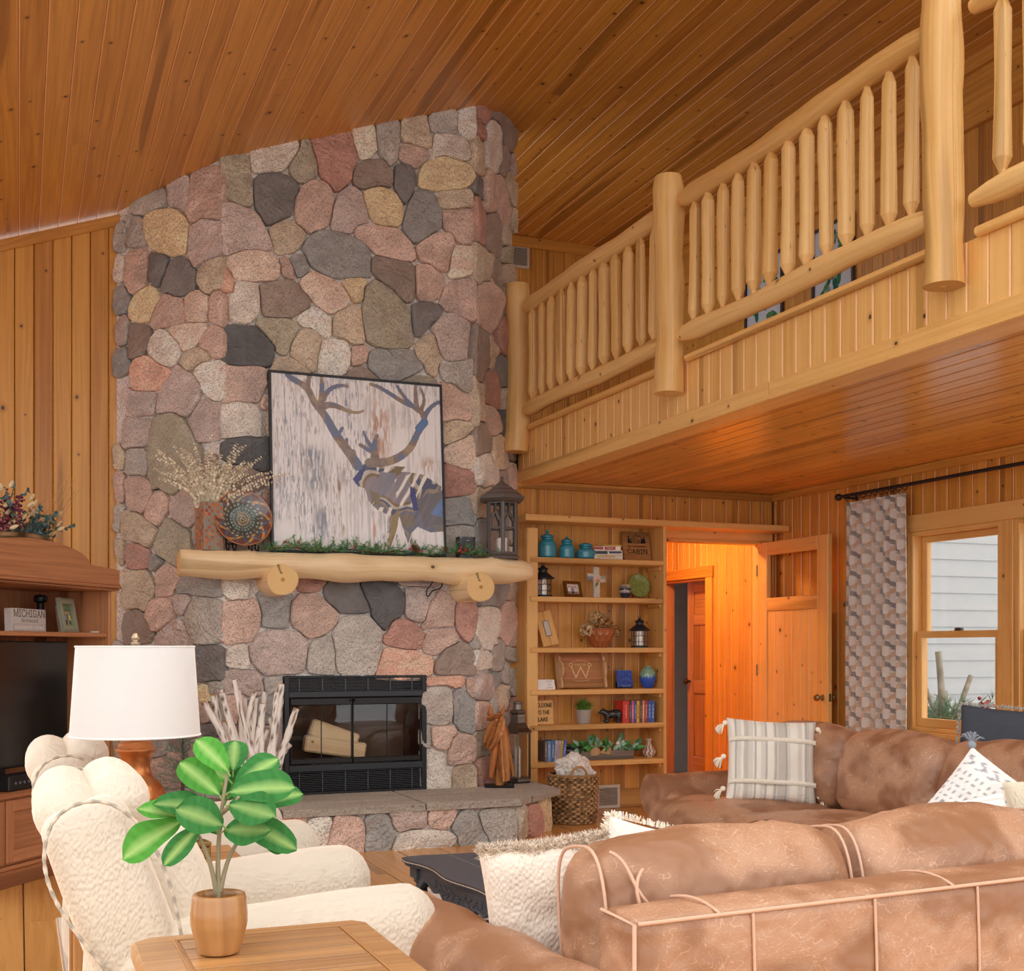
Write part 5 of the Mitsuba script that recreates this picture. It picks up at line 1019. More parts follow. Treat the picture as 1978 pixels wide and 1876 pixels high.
for xx, zz in ((1.50, 1.645), (2.80, 1.625)):
    yf = 7.40
    key = log(mt, 'support_log', [(xx, yy, zz) for yy in np.linspace(yf, 7.80, 8)], np.full(8, 0.095), n=24, knob=0.03, seed=int(xx * 10), sort=PALE)
    putc(key, 'cut_face', [xf(frame_mat((xx, yf - 0.003, zz), x=V(1, 0, 0), y=V(0, 0, 1), z=V(0, -1, 0)), endgrain(0.096, seed=xx))], 'vc_matte', True)
putc(f'{mt}__log', 'cut_face', [xf(frame_mat((0.902, 7.60, 1.745), x=V(0, -1, 0), y=V(0, 0, 1), z=V(-1, 0, 0)), tuple([endgrain(0.088)[0] * V(1, 0.83, 1), *endgrain(0.088)[1:]]))], 'vc_matte', True)
# ------------------------------------------------------------------ log railing of the loft
RX = 3.385
def post(y, r, z0, z1, label, seed):
    t = thing('log_post', label, 'post', None)
    zs = np.linspace(z0, z1, 22)
    rad = r * (1 + 0.05 * np.sin(zs * 5 + seed) + 0.04 * np.sin(zs * 13 + seed * 2))
    rad[-1] *= 0.9
    key = log(t, 'trunk', np.stack([RX - 0.035 + 0.006 * np.sin(zs * 4 + seed), 0 * zs + y, zs], 1), rad, n=24, knob=0.09, seed=seed)
    return t


post(8.115, 0.088, 2.65, 3.865, 'peeled log post of the loft rail, next to the stone chimney', 1)
post(5.895, 0.080, 2.64, 3.845, 'peeled log post in the middle of the loft rail', 2)
post(3.745, 0.078, 2.64, 3.845, 'thick peeled log post of the loft rail nearest the viewer', 3)


def rail_section(y0, y1, n, label, seed, ends=(True, True)):
    """Between post faces y0 (far) and y1 (near): top and bottom rail, n balusters with whittled tips."""
    t = thing('log_railing', label, 'railing', None)
    r = np.random.default_rng(seed)
    for nm, z, rad in (('top_rail', 3.685, 0.054), ('bottom_rail', 2.945, 0.053)):
        ys = np.linspace(y0, y1, 26)
        rr = rad * (1 + 0.06 * np.sin(ys * 6 + seed) + 0.03 * np.sin(ys * 17))
        rr[[0, -1]] *= 0.55
        rr[[1, -2]] *= 0.86
        log(t, nm, np.stack([RX + 0.004 * np.sin(ys * 3 + seed), ys, z + 0.006 * np.sin(ys * 4 + z)], 1), rr, n=16, knob=0.05, seed=seed + int(z))
    ys = np.linspace(y0, y1, n + 2)[1:-1]
    for k, y in enumerate(ys):
        rb = r.uniform(0.030, 0.040)
        zs = np.array([2.98, 2.998, 3.001, 3.042, 3.046, 3.2, 3.35, 3.48, 3.590, 3.594, 3.632, 3.635, 3.655])
        rr = rb * np.array([0.40, 0.42, 0.44, 1.0, 1.03, 1.0, 0.97, 0.98, 0.95, 0.93, 0.52, 0.48, 0.46]) * (1 + 0.05 * np.sin(zs * 9 + k))
        dx, dy = r.normal(0, 0.002, 2)
        log(t, 'baluster', np.stack([RX + dx * (zs - 3.3) * 3, y + dy + 0.003 * np.sin(zs * 5 + k), zs], 1), rr, n=9, knob=0.05, seed=seed + k)


rail_section(8.06, 5.965, 12, 'far section of the log railing, between the chimney post and the middle post', 10)
rail_section(5.825, 3.815, 13, 'middle section of the log railing along the loft', 30)
rail_section(3.62, 1.2, 15, 'near section of the log railing cut off by the right edge of the picture', 60)
# ------------------------------------------------------------------ things on the bookcase shelves
IY = 8.16
def wallm(x, y, z, tilt=0.0, yaw=0.0, roll=0.0):
    """Local xy plane upright, facing the room: x right, y up, z to the viewer; tilt leans its top back."""
    return move((x, y, z)) @ rot((0, 0, 1), yaw) @ rot((1, 0, 0), 90 - tilt) @ rot((0, 0, 1), roll)


# three blue jars
for k, (x, r, h, lab) in enumerate(((3.611, 0.066, 0.208, 'tallest of three blue ceramic lidded jars on the top shelf'), (3.770, 0.059, 0.165, 'middle-sized blue ceramic lidded jar between two others on the top shelf'), (3.924, 0.069, 0.124, 'shortest and widest of three blue ceramic lidded jars'))):
    t = thing('lidded_jar', lab, 'jar', 'blue lidded jars on the top shelf')
    hb = h * 0.66
    a = np.arange(40) / 40 * 2 * np.pi
    prof = rprof([(0, 0), (r * 0.9, 0), (r, r * 0.12), (r, hb * 0.72), (r * 0.86, hb * 0.93), (r * 0.62, hb)], 0.02, 4)
    v, f, _ = lathe(np.vstack([prof[:4], [(r, z) for z in np.linspace(r * 0.2, hb * 0.7, 16)], prof[-10:]]), 40, (x, IY, SHZ[0]))
    ang = np.arctan2(v[:, 1] - IY, v[:, 0] - x)
    z = v[:, 2] - SHZ[0]
    w = np.cos(ang * 20) * np.cos(z / 0.0085 * np.pi)
    on = (z > 0.01) & (z < hb * 0.85)
    v[on, :2] += (v[on, :2] - [x, IY]) * (w[on] * 0.016)[:, None]
    c = srgb('#1f8aa0')[None] * (1 + 0.5 * np.where(on, w, 0))[:, None] + 0.10 * np.where(on & (w > 0.5), 1, 0)[:, None]
    putc(t, 'body', [(v, f, c)], 'vc_gloss', True)
    s = r / 0.066
    putc(t, 'lid', [lathe(rprof([(r * 0.55, hb - 0.002), (r * 0.62, hb), (r * 0.62, hb + 0.012), (r * 0.74, hb + 0.016), (r * 0.74, hb + 0.03), (r * 0.4, hb + 0.04), (0.008, hb + 0.043), (0.007, h - 0.02), (0.014, h - 0.012), (0.010, h), (0, h + 0.001)], 0.004), 28, (x, IY, SHZ[0]), srgb('#1b7f96'))], 'vc_gloss', 40)

# cigar boxes, a stack of four
yaw = -20
zz = SHZ[0]
specs = [(0.215, 0.17, 0.036, '#d8cdb4', 'pale paper-covered cigar box at the bottom of the stack', [('#efe8d8', -0.10, 0.10, 0.004, 0.012), ('#2b2b2b', -0.09, 0.09, 0.004, 0.010), ('#c5a86a', -0.08, 0.05, 0.014, 0.03)]),
         (0.205, 0.17, 0.032, '#e9e4da', 'white cigar box with black and gold side bands, second from the bottom', [('#26262e', -0.10, -0.01, 0.005, 0.026), ('#3a3550', 0.0, 0.095, 0.008, 0.024)]),
         (0.20, 0.165, 0.030, '#efe3cf', 'cream cigar box with red side panels, second from the top', [('#a33a34', -0.098, -0.03, 0.006, 0.026), ('#a33a34', -0.02, 0.06, 0.004, 0.026), ('#f4ead8', 0.0, 0.04, 0.012, 0.018)]),
         (0.14, 0.14, 0.014, '#d2a94a', 'small yellow cigar box on top of the stack', [])]
for k, (w, d, h, col, lab, bands) in enumerate(specs):
    t = thing('cigar_box', lab, 'box', 'cigar boxes stacked on the top shelf')
    m = rotz(yaw + (0, 2, -3, 4)[k], (4.105 + (0, .0, -.004, .03)[k], IY + 0.0, zz))
    putc(t, 'body', [xf(m, bbox(-w / 2, w / 2, -d / 2, d / 2, 0, h - 0.006, 0.002, srgb(col)))], 'vc_satin')
    putc(t, 'lid', [xf(m, bbox(-w / 2 - 0.001, w / 2 + 0.001, -d / 2 - 0.001, d / 2 + 0.001, h - 0.006, h, 0.0015, srgb(col) * 0.92))], 'vc_satin')
    for (c, a, b, z0, z1) in bands:
        putc(t, 'paper_band', [xf(m, bbox(a, b, -d / 2 - 0.0018, -d / 2 - 0.0004, z0, z1, 0, srgb(c)))], 'vc_satin')
        putc(t, 'paper_band', [xf(m, bbox(-w / 2 - 0.0018, -w / 2 - 0.0004, a * 0.8, b * 0.8, z0, z1, 0, srgb(c)))], 'vc_satin')
    zz += h + 0.0005

# cabin sign: burnt lettering and a mountain with pines
t = thing('cabin_sign', 'square stained wood sign with a mountain cabin drawing and the word CABIN', 'sign')
m = wallm(4.398, 8.213, SHZ[0] + 0.002, 12)
v, f, uv = beam(None, None, -0.118, 0.118, 0, 0.236, -0.018, 0, OAK, 0.002, axis=0, ret=True)
put(t, 'board', (v @ m[:3, :3].T + m[:3, 3], f), 'wood_satin', False, uv=uv)
ink = srgb('#191b20')
mm = m @ move((0, 0, 0.0004))
def ink_prism(poly, th=0.0012):
    return prism(poly, th, mm, ink)
shapes = [LineString([(-0.075, .148), (-0.03, .195), (-0.012, .206), (0.005, .219), (0.02, .203), (0.035, .2), (0.075, .150)]).buffer(0.0016), LineString([(-0.03, .190), (-0.012, .194), (0.0, .206), (0.012, .193), (0.03, .196)]).buffer(0.0011),
          LineString([(-0.03, .150), (-0.03, .168), (-0.012, .184), (0.008, .170), (0.03, .170), (0.03, .150)]).buffer(0.0014), LineString([(-0.036, .165), (-0.012, .186), (0.010, .168)]).buffer(0.0016), LineString([(0.008, .17), (0.008, .15)]).buffer(0.001),
          LineString([(-0.07, .1475), (0.07, .1475)]).buffer(0.002), sbox(-0.016, .152, -0.006, .162), sbox(0.014, .153, 0.022, .163)]
for (x, h) in ((-0.064, .052), (-0.046, .030), (0.046, .036), (0.056, .030), (0.068, .050)):
    for q in range(4):
        zq = .15 + h * q / 4
        wq = 0.013 * (1 - q / 5) * h / 0.045
        shapes.append(Polygon([(x - wq, zq), (x + wq, zq), (x, zq + h * 0.42)]))
shapes.append(LineString([(-0.06, .033), (-0.02, .034)]).buffer(0.0006))
shapes.append(LineString([(0.02, .034), (0.06, .033)]).buffer(0.0006))
putc(t, 'drawing', [ink_prism(unary_union(shapes))], 'vc_matte')
v, f = ctext("THE WEIDMAN'S", 0.0155, mm @ move((0, .112, 0)), 0.0012, width=0.172)
putc(t, 'lettering', [(v, f, ink)], 'vc_matte')
v, f = ctext('CABIN', 0.038, mm @ move((0, .062, 0)), 0.0012, width=0.172)
putc(t, 'lettering', [(v, f, ink)], 'vc_matte')


def small_lantern(x, y, z, s, label, group, seed=0):
    """Round black candle lantern: base, cage bars, glass, hipped roof with vent and finial, candle inside."""
    t = thing('candle_lantern', label, 'lantern', group)
    B = srgb('#22252b')
    r, h = 0.060 * s, 0.135 * s
    o = (x, y, z)
    putc(t, 'base', [lathe(rprof([(0, 0), (r * 1.15, 0), (r * 1.15, 0.010 * s), (r * 1.02, 0.014 * s), (0, 0.016 * s)], 0.002), 28, o, B)], 'vc_satin', 40)
    cage = []
    for k in range(8):
        a = k / 8 * 2 * np.pi + 0.2
        cage.append(tube([(x + r * math.cos(a), y + r * math.sin(a), z + 0.014 * s), (x + r * math.cos(a), y + r * math.sin(a), z + h)], 0.0026 * s, 6, B))
    for zz_ in (0.045 * s, 0.09 * s, h - 0.004):
        a = np.arange(28) / 28 * 2 * np.pi
        cage.append(tube(np.stack([x + r * np.cos(a), y + r * np.sin(a), 0 * a + z + zz_], 1), 0.0022 * s, 6, B, closed=True))
    putc(t, 'cage', cage, 'vc_satin', True)
    put(t, 'glass', lathe([(r * 0.93, 0.016 * s), (r * 0.93, h)], 28, o)[:2], 'glass', True)
    putc(t, 'roof', [lathe(rprof([(0, h - 0.002), (r * 1.36, h - 0.004), (r * 1.38, h + 0.002), (r * 0.75, h + 0.032 * s), (r * 0.5, h + 0.042 * s), (r * 0.48, h + 0.062 * s), (r * 0.66, h + 0.066 * s), (r * 0.6, h + 0.072 * s), (r * 0.25, h + 0.082 * s), (r * 0.14, h + 0.092 * s), (0, h + 0.094 * s)], 0.003), 28, o, B)], 'vc_satin', 40)
    a = np.arange(16) / 16 * 2 * np.pi
    putc(t, 'ring', [tube(np.stack([x + 0.010 * s * np.cos(a), 0 * a + y, z + h + 0.102 * s + 0.010 * s * np.sin(a)], 1), 0.0022 * s, 6, B, closed=True)], 'vc_satin', True)
    putc(t, 'candle', [lathe(rprof([(0, 0.016 * s), (0.028 * s, 0.016 * s), (0.028 * s, 0.095 * s), (0.02 * s, 0.093 * s), (0, 0.09 * s)], 0.004), 20, o, srgb('#efe4cf'))], 'vc_satin', 40)
    return t


small_lantern(3.572, 8.15, SHZ[1], 1.02, 'round black candle lantern standing behind the bookcase stile, above the tilted wooden frame', 'black lanterns on the bookcase')
small_lantern(4.38, IY, SHZ[2], 0.98, 'round black candle lantern to the right of the hydrangea bowl', 'black lanterns on the bookcase')


def photo_frame(name, label, m, w, h, border, col, photo, bsdf='vc_satin', depth=0.014, mat=None, group=None):
    """Picture frame on the local xy plane (bottom edge at y = 0) with a flat print; photo(u, v) gives its colour."""
    t = thing(name, label, 'picture frame', group)
    outer, inner = sbox(-w / 2, 0, w / 2, h), sbox(-w / 2 + border, border, w / 2 - border, h - border)
    putc(t, 'moulding', [prism(outer.difference(inner), depth, m, srgb(col)), prism(sbox(-w / 2 + border * .35, border * .35, w / 2 - border * .35, h - border * .35).difference(inner), 0.004, m @ move((0, 0, depth)), srgb(col) * 1.15)], bsdf)
    nx, ny = 36, 44
    X, Y = np.meshgrid(np.linspace(-w / 2 + border - 0.002, w / 2 - border + 0.002, nx), np.linspace(border - 0.002, h - border + 0.002, ny))
    u, vv = (X - X.min()) / np.ptp(X), (Y - Y.min()) / np.ptp(Y)
    c = photo(u.ravel(), vv.ravel())
    if mat:
        edge = (u < mat) | (u > 1 - mat) | (vv < mat) | (vv > 1 - mat)
        c[edge.ravel()] = srgb('#efece4')
    v = np.stack([X.ravel(), Y.ravel(), np.full(X.size, 0.003)], 1)
    i, j = np.meshgrid(np.arange(ny - 1), np.arange(nx - 1), indexing='ij')
    a = (i * nx + j).ravel()
    f = np.vstack([np.stack([a, a + 1, a + nx + 1], 1), np.stack([a, a + nx + 1, a + nx], 1)])
    putc(t, 'photograph', [xf(m, (v, f, c))], 'vc_gloss', True)
    putc(t, 'easel', [xf(m, bbox(-0.02, 0.02, 0.0, h * 0.7, -0.006, 0.0, 0.001, srgb('#2a241e')))], 'vc_matte')
    return t


def people(cols, ground, sky_, x0=0.2, x1=0.8, top=0.62):
    """A snapshot: figures in a row as soft patches of clothing colour."""
    def fn(u, v):
        c = np.where((v > 0.35)[:, None], srgb(sky_), srgb(ground))
        c = c * (0.75 + 0.5 * meshkit.noise(np.stack([u * 11, v * 11, u * 0], 1))[:, None])
        for k, col in enumerate(cols):
            cx = x0 + (x1 - x0) * (k + 0.5) / len(cols)
            wd = (x1 - x0) / len(cols) * 0.55
            body = (np.abs(u - cx) < wd) & (v < top - 0.13) & (v > 0.3)
            legs = (np.abs(u - cx) < wd * 0.75) & (v <= 0.3) & (v > 0.1)
            head = ((u - cx) ** 2 + ((v - top + 0.05) * 0.8) ** 2) < (wd * 0.62) ** 2
            c[body] = srgb(col)
            c[legs] = srgb('#3b3f4c') if k % 2 else srgb('#8a7f73')
            c[head] = srgb('#c99d80')
        return c
    return fn


photo_frame('photo_frame', 'small gold framed family photo tilted back beside the lantern', wallm(3.816, IY - 0.02, SHZ[1] + 0.001, 14, 16), 0.165, 0.122, 0.022, '#8a6a34', people(['#e9e6e2', '#9c93a8', '#d8d2cc'], '#a9a095', '#d9cfc4', 0.15, 0.85, 0.8), 'vc_metal', 0.012)

# stone cross
t = thing('cross', 'pale stone cross with painted flowers and a stepped foot', 'cross')
m = wallm(4.012, IY, SHZ[1] + 0.001, 3, 4)
cr = Polygon([(-0.034, 0), (0.034, 0), (0.024, 0.014), (0.026, 0.115), (0.078, 0.118), (0.080, 0.172), (0.026, 0.168), (0.024, 0.232), (-0.024, 0.234), (-0.026, 0.180), (-0.078, 0.184), (-0.076, 0.130), (-0.026, 0.132), (-0.028, 0.014)])
v, f, _ = prism(cr, 0.02, np.eye(4), None, bev=0.004)
g = trimesh.Trimesh(v, f, process=False).subdivide_to_size(0.011)
v, f = np.array(g.vertices), np.array(g.faces)
c = tint(v, srgb('#cfc8b6'), 0.25, 60, 4)
arm = (np.abs(v[:, 0]) > 0.03) & (v[:, 1] < 0.158) & (v[:, 0] < 0)
c[arm] = srgb('#8d9198')
c[(v[:, 0] > 0.03) & (v[:, 1] > 0.14)] = srgb('#a8a396')
for (fx, fy, r, col) in ((0.0, .142, .02, '#d9b39a'), (0.008, .125, .015, '#c48c5a'), (-0.004, .152, .012, '#e5cdbd'), (0.0, .105, .013, '#6f7a4c'), (-0.01, .09, .009, '#7c8659')):
    c[np.hypot(v[:, 0] - fx, v[:, 1] - fy) < r] = srgb(col)
putc(t, None, [xf(m, (v, f, c))], 'vc_matte')

# small dark vase
t = thing('vase', 'small dark blue and cream striped pottery vase left of the green plate', 'vase')
v, f, _ = lathe(rprof([(0, 0), (0.026, 0), (0.034, 0.02), (0.047, 0.058), (0.042, 0.09), (0.034, 0.106), (0.030, 0.108), (0.028, 0.1), (0, 0.09)], 0.014, 5), 32, (4.256, IY, SHZ[1]))
z = v[:, 2] - SHZ[1]
a = np.arctan2(v[:, 1] - IY, v[:, 0] - 4.256)
g = trimesh.Trimesh(v, f, process=False).subdivide_to_size(0.009)
v, f = np.array(g.vertices), np.array(g.faces)
z, a = v[:, 2] - SHZ[1], np.arctan2(v[:, 1] - IY, v[:, 0] - 4.256)
c = np.tile(srgb('#2e3347'), (len(v), 1))
c[(z > 0.078)] = srgb('#b6a48a')
c[(np.abs(z - 0.052) < 0.010) & (np.sin(a * 26) > -0.2)] = srgb('#d9d3c6')
c[(np.abs(z - 0.086) < 0.008) & (np.sin(a * 22) > 0.1)] = srgb('#5a5560')
putc(t, None, [(v, f, c)], 'vc_gloss', 50)

# green plate on a small stand
t = thing('plate', 'round green glazed plate standing upright on a black stand', 'plate')
m = wallm(4.407, IY + 0.05, SHZ[1] + 0.012, 12)
v, f, _ = lathe(rprof([(0, 0), (0.05, 0.0), (0.088, 0.008), (0.093, 0.014), (0.089, 0.015), (0.05, 0.006), (0, 0.006)], 0.006), 48, m=m @ move((0, 0.092, 0)))
g = trimesh.Trimesh(v, f, process=False).subdivide_to_size(0.012)
v, f = np.array(g.vertices), np.array(g.faces)
putc(t, None, [(v, f, tint(v, srgb('#7f8f49'), 0.5, 55, 8))], 'vc_gloss', 50)
t2 = thing('plate_stand', 'small black wire stand under the green plate', 'plate stand')
putc(t2, None, [tube([(4.365, IY - 0.02, SHZ[1] + 0.018), (4.365, IY - 0.02, SHZ[1] + 0.003), (4.365, IY + 0.08, SHZ[1] + 0.003), (4.365, IY + 0.085, SHZ[1] + 0.05)], 0.0025, 6, srgb('#1d1d1f')), tube([(4.449, IY - 0.02, SHZ[1] + 0.018), (4.449, IY - 0.02, SHZ[1] + 0.003), (4.449, IY + 0.08, SHZ[1] + 0.003), (4.449, IY + 0.085, SHZ[1] + 0.05)], 0.0025, 6, srgb('#1d1d1f')), tube([(4.365, IY - 0.02, SHZ[1] + 0.004), (4.449, IY - 0.02, SHZ[1] + 0.004)], 0.0025, 6, srgb('#1d1d1f'))], 'vc_satin', True)

# wooden picture frame, tilted sideways
t = thing('photo_frame', 'rustic yellow wood frame with a small grey picture, tilted sideways at the left stile', 'picture frame')
m = wallm(3.648, IY + 0.02, SHZ[2] + 0.014, 10, 0, 12)
for a, b in ((-0.066, -0.001), (0.001, 0.066)):
    v, f, uv = beam(None, None, a, b, 0, 0.262, 0, 0.016, LIGHT, 0.003, ret=True)
    put(t, 'board', (v @ m[:3, :3].T + m[:3, 3], f), 'wood_satin', False, uv=uv)
putc(t, 'picture', [xf(m, bbox(-0.024, 0.024, 0.07, 0.19, 0.016, 0.019, 0.001, srgb('#6d675e'))), xf(m, bbox(-0.020, 0.020, 0.075, 0.185, 0.019, 0.0196, 0, srgb('#c9c3b8')))], 'vc_satin')

# hydrangea bowl
t = thing('bowl', 'brown glazed bowl pressed with rows of ovals, holding dried hydrangeas', 'bowl')
BX = 4.046
prof = rprof([(0, 0), (0.052, 0), (0.056, 0.006), (0.085, 0.05), (0.108, 0.10), (0.114, 0.143), (0.108, 0.146), (0.1, 0.1), (0, 0.03)], 0.012, 4)
prof = np.vstack([prof[i] + (prof[i + 1] - prof[i]) * s for i in range(len(prof) - 1) for s in (0, 0.5)] + [prof[-1]])
v, f, _ = lathe(prof, 72, (BX, IY, SHZ[2]))
z, a = v[:, 2] - SHZ[2], np.arctan2(v[:, 1] - IY, v[:, 0] - BX)
rr = np.hypot(v[:, 0] - BX, v[:, 1] - IY)
out = np.arange(len(v)) < 72 * int(len(prof) * 0.62)
dent = np.zeros(len(v))
for row, (zc, hh) in enumerate(((0.03, .035), (0.075, .032), (0.118, .03))):
    dent += np.clip(1 - (((a * 7 / np.pi + 0.5 * row) % 1 - 0.5) * 2.3) ** 2 - ((z - zc) / hh) ** 2, 0, 1)
v[out, :2] += (v[out, :2] - [BX, IY]) / np.maximum(rr, 1e-6)[out, None] * (-0.010 * dent[out])[:, None]
putc(t, None, [(v, f, srgb('#9c5a34')[None] * (1 + 0.25 * dent[:, None]))], 'vc_gloss', True)
r = np.random.default_rng(4)
for k, (dx, dz, rad, col, lab) in enumerate(((-0.115, 0.13, 0.062, '#cdb88c', 'pale dried hydrangea head hanging over the left rim of the bowl'), (-0.035, 0.22, 0.070, '#c8ad7c', 'dried hydrangea head highest in the bowl'), (0.025, 0.175, 0.072, '#a8794a', 'brown dried hydrangea head in the middle of the bowl'), (0.115, 0.12, 0.058, '#b48c5c', 'dried hydrangea head drooping over the right rim of the bowl'))):
    h = thing('hydrangea', lab, 'dried flower', 'dried hydrangeas in the bowl')
    fl_ = []
    for _ in range(190):
        d = unit(r.normal(size=3))
        if d[2] < -0.75:
            continue
        p = V(BX + dx, IY - 0.01, SHZ[2] + dz) + d * rad * V(1, 0.8, 0.85) * r.uniform(0.8, 1.05)
        e = unit(np.cross(d, r.normal(size=3)))
        g2 = np.cross(d, e)
        s = r.uniform(0.006, 0.010)
        q = [p + s * (e * math.cos(w) + g2 * math.sin(w)) + d * (0.003 if j % 2 else -0.001) for j, w in enumerate(np.arange(8) / 8 * 2 * np.pi)]
        fl_.append((np.vstack([p, q]), np.array([[0, 1 + j, 1 + (j + 1) % 8] for j in range(8)]), srgb(col) * r.uniform(0.65, 1.2)))
    putc(h, 'florets', fl_, 'vc_matte', kind='stuff')
    putc(h, 'stem', [tube([(BX + dx, IY - 0.01, SHZ[2] + dz), (BX + dx * 0.3, IY, SHZ[2] + 0.1), (BX + dx * 0.2, IY, SHZ[2] + 0.04)], 0.003, 5, srgb('#7d6238'))], 'vc_matte', True)

# row 4: white books, tray, tile, vase
zz = SHZ[3]
for k, (w, h) in enumerate(((0.20, 0.028), (0.196, 0.022), (0.192, 0.023))):
    t = thing('book', ('white book lying at the bottom of the flat stack left of the tray', 'white book lying in the middle of the flat stack left of the tray', 'white book lying on top of the flat stack left of the tray')[k], 'book', 'white books in a flat stack')
    putc(t, 'cover', [bbox(3.45, 3.45 + w, 8.10, 8.24, zz, zz + 0.003, 0.001, srgb('#eceae6')), bbox(3.45, 3.45 + w, 8.10, 8.24, zz + h - 0.003, zz + h, 0.001, srgb('#f2f0ec')), bbox(3.45, 3.45 + w, 8.10, 8.103, zz, zz + h, 0.001, srgb('#eceae6'))], 'vc_satin')
    putc(t, 'pages', [bbox(3.452, 3.448 + w, 8.103, 8.235, zz + 0.003, zz + h - 0.003, 0, srgb('#d8d2c4'))], 'vc_matte')
    v, f = ctext(('of NPC', 'sign', 'Shadow')[k], 0.010, wallm(3.45 + w - 0.045, 8.0996, zz + h / 2 - 0.005, 0), 0.0005)
    putc(t, 'lettering', [(v, f, srgb('#55504a'))], 'vc_matte')
    zz += h + 0.0004
t = thing('serving_tray', 'dark grained wooden serving tray with carved handles and a large carved W', 'tray')
m = wallm(3.912, 8.20, SHZ[3] + 0.002, 13)
for j in range(4):
    z0, z1 = 0.004 + j * 0.064, 0.004 + (j + 1) * 0.064
    v, f, uv = beam(None, None, -0.185, 0.185, z0, z1, 0.0, 0.012, OAK if j in (0, 2) else CHERRY, 0.001, ret=True)
    put(t, 'board', (v @ m[:3, :3].T + m[:3, 3], f), 'wood_satin', False, uv=uv)
for s in (-1, 1):
    side = Polygon([(0, 0.0), (0.05, 0.002), (0.055, 0.04), (0.048, 0.075), (0.075, 0.10), (0.085, 0.14), (0.075, 0.18), (0.048, 0.205), (0.05, 0.235), (0.03, 0.265), (0, 0.262)]).buffer(0.004).difference(Polygon([(0.045, 0.10), (0.06, 0.115), (0.064, 0.14), (0.06, 0.165), (0.045, 0.18)]).buffer(0.004))
    ms = m @ frame_mat((s * 0.186 + (0.016 if s > 0 else 0), 0, -0.002), x=V(0, 0, 1), y=V(0, 1, 0), z=V(-1, 0, 0)) @ rot((0, 1, 0), -12 * s)
    putc(t, 'handle', [prism(side, 0.016, ms, srgb('#c9a67c'))], 'vc_satin')
wl_ = [LineString([(-0.078, .150), (-0.045, .06), (0.002, .142), (0.038, .06), (0.078, .150)]).buffer(0.0045)]
for s in (-1, 1):
    cu = [(s * (0.078 + 0.014 * math.sin(q)), .158 + 0.014 * math.cos(q)) for q in np.linspace(-2.6, 2.2, 14)]
    wl_.append(LineString(cu).buffer(0.003))
wl_.append(LineString([(-0.05 + 0.004 * j, .160 + 0.010 * math.sin(j * 1.2)) for j in range(26)]).buffer(0.0016))
putc(t, 'lettering', [prism(unary_union(wl_), 0.0008, m @ move((0, 0.02, .0122)), srgb('#ddb98c'))], 'vc_matte')
for txt, r0, zc, h in (("The Weidman's", 0.20, 0.205, 0.015), ('I will sit on the hill', -0.2, 0.05, 0.010)):
    v, f = ctext(txt, h, np.eye(4), 0.0008, width=0.17 if h > 0.012 else 0.13)
    v[:, 1] += (-v[:, 0] ** 2 / (2 * r0)) + zc
    putc(t, 'lettering', [xf(m @ move((0, 0, .0122)), (v, f, srgb('#ddb98c')))], 'vc_matte')
t = thing('tile', 'square blue ceramic tile in relief leaning on a small black stand', 'tile')
m = wallm(4.269, 8.185, SHZ[3] + 0.006, 14)
g = np.linspace(-0.066, 0.066, 60)
X, Y = np.meshgrid(g, g + 0.066)
hgt = np.zeros_like(X)
for tx in (-0.045, -0.028, -0.008, 0.014, 0.034, 0.05):
    hgt += np.exp(-((X - tx - 0.003 * np.sin(Y * 60)) / 0.0028) ** 2) * (Y > 0.05) * 0.8
    hgt += np.exp(-(((X - tx) ** 2 + (Y - 0.108 - 0.01 * np.sin(tx * 99)) ** 2) / 0.00012)) * 0.6 * np.sin(X * 700) ** 2
hgt += np.exp(-((Y - 0.05 - 0.02 * np.cos((X - 0.01) * 40)) / 0.003) ** 2) * 0.8 * (Y > 0.02)
ed = (np.abs(X) > 0.062) | (Y < 0.004) | (Y > 0.128)
hgt[ed] = 0.7
v = np.stack([X.ravel(), Y.ravel(), 0.010 + 0.002 * hgt.ravel()], 1)
a = (np.arange(59)[:, None] * 60 + np.arange(59)).ravel()
f = np.vstack([np.stack([a, a + 1, a + 61], 1), np.stack([a, a + 61, a + 60], 1)])
c = srgb('#2b4fa0')[None] * (1 + 1.1 * hgt.ravel()[:, None] * V(0.8, 0.6, 0.35))
putc(t, 'face', [xf(m, (v, f, np.clip(c, 0, 1)))], 'vc_gloss', True)
putc(t, 'body', [xf(m, bbox(-0.066, 0.066, 0, 0.132, 0, 0.0105, 0.001, srgb('#27479a')))], 'vc_gloss')
v, f = ctext('end of trail', 0.009, m @ move((0, .008, .0128)), 0.0006, width=0.10)
putc(t, 'lettering', [(v, f, srgb('#b9c9ea'))], 'vc_gloss')
t2 = thing('tile_stand', 'small black stand under the blue tile', 'stand')
putc(t2, None, [bbox(4.269 + s - 0.006, 4.269 + s + 0.006, 8.165, 8.25, SHZ[3], SHZ[3] + 0.005, 0.001, srgb('#18181a')) for s in (-0.045, 0.045)] + [bbox(4.269 + s - 0.006, 4.269 + s + 0.006, 8.160, 8.166, SHZ[3], SHZ[3] + 0.022, 0.001, srgb('#18181a')) for s in (-0.045, 0.045)] + [bbox(4.22, 4.33, 8.24, 8.25, SHZ[3], SHZ[3] + 0.05, 0.001, srgb('#18181a'))], 'vc_satin')
t = thing('vase', 'egg-shaped vase with green glaze running into blue, beside the blue tile', 'vase')
v, f, _ = lathe(rprof([(0, 0), (0.034, 0), (0.05, 0.03), (0.064, 0.08), (0.058, 0.125), (0.036, 0.155), (0.022, 0.163), (0.024, 0.170), (0.018, 0.170), (0.016, 0.16), (0, 0.15)], 0.018, 6), 40, (4.451, IY, SHZ[3]))
g = trimesh.Trimesh(v, f, process=False).subdivide_to_size(0.008)
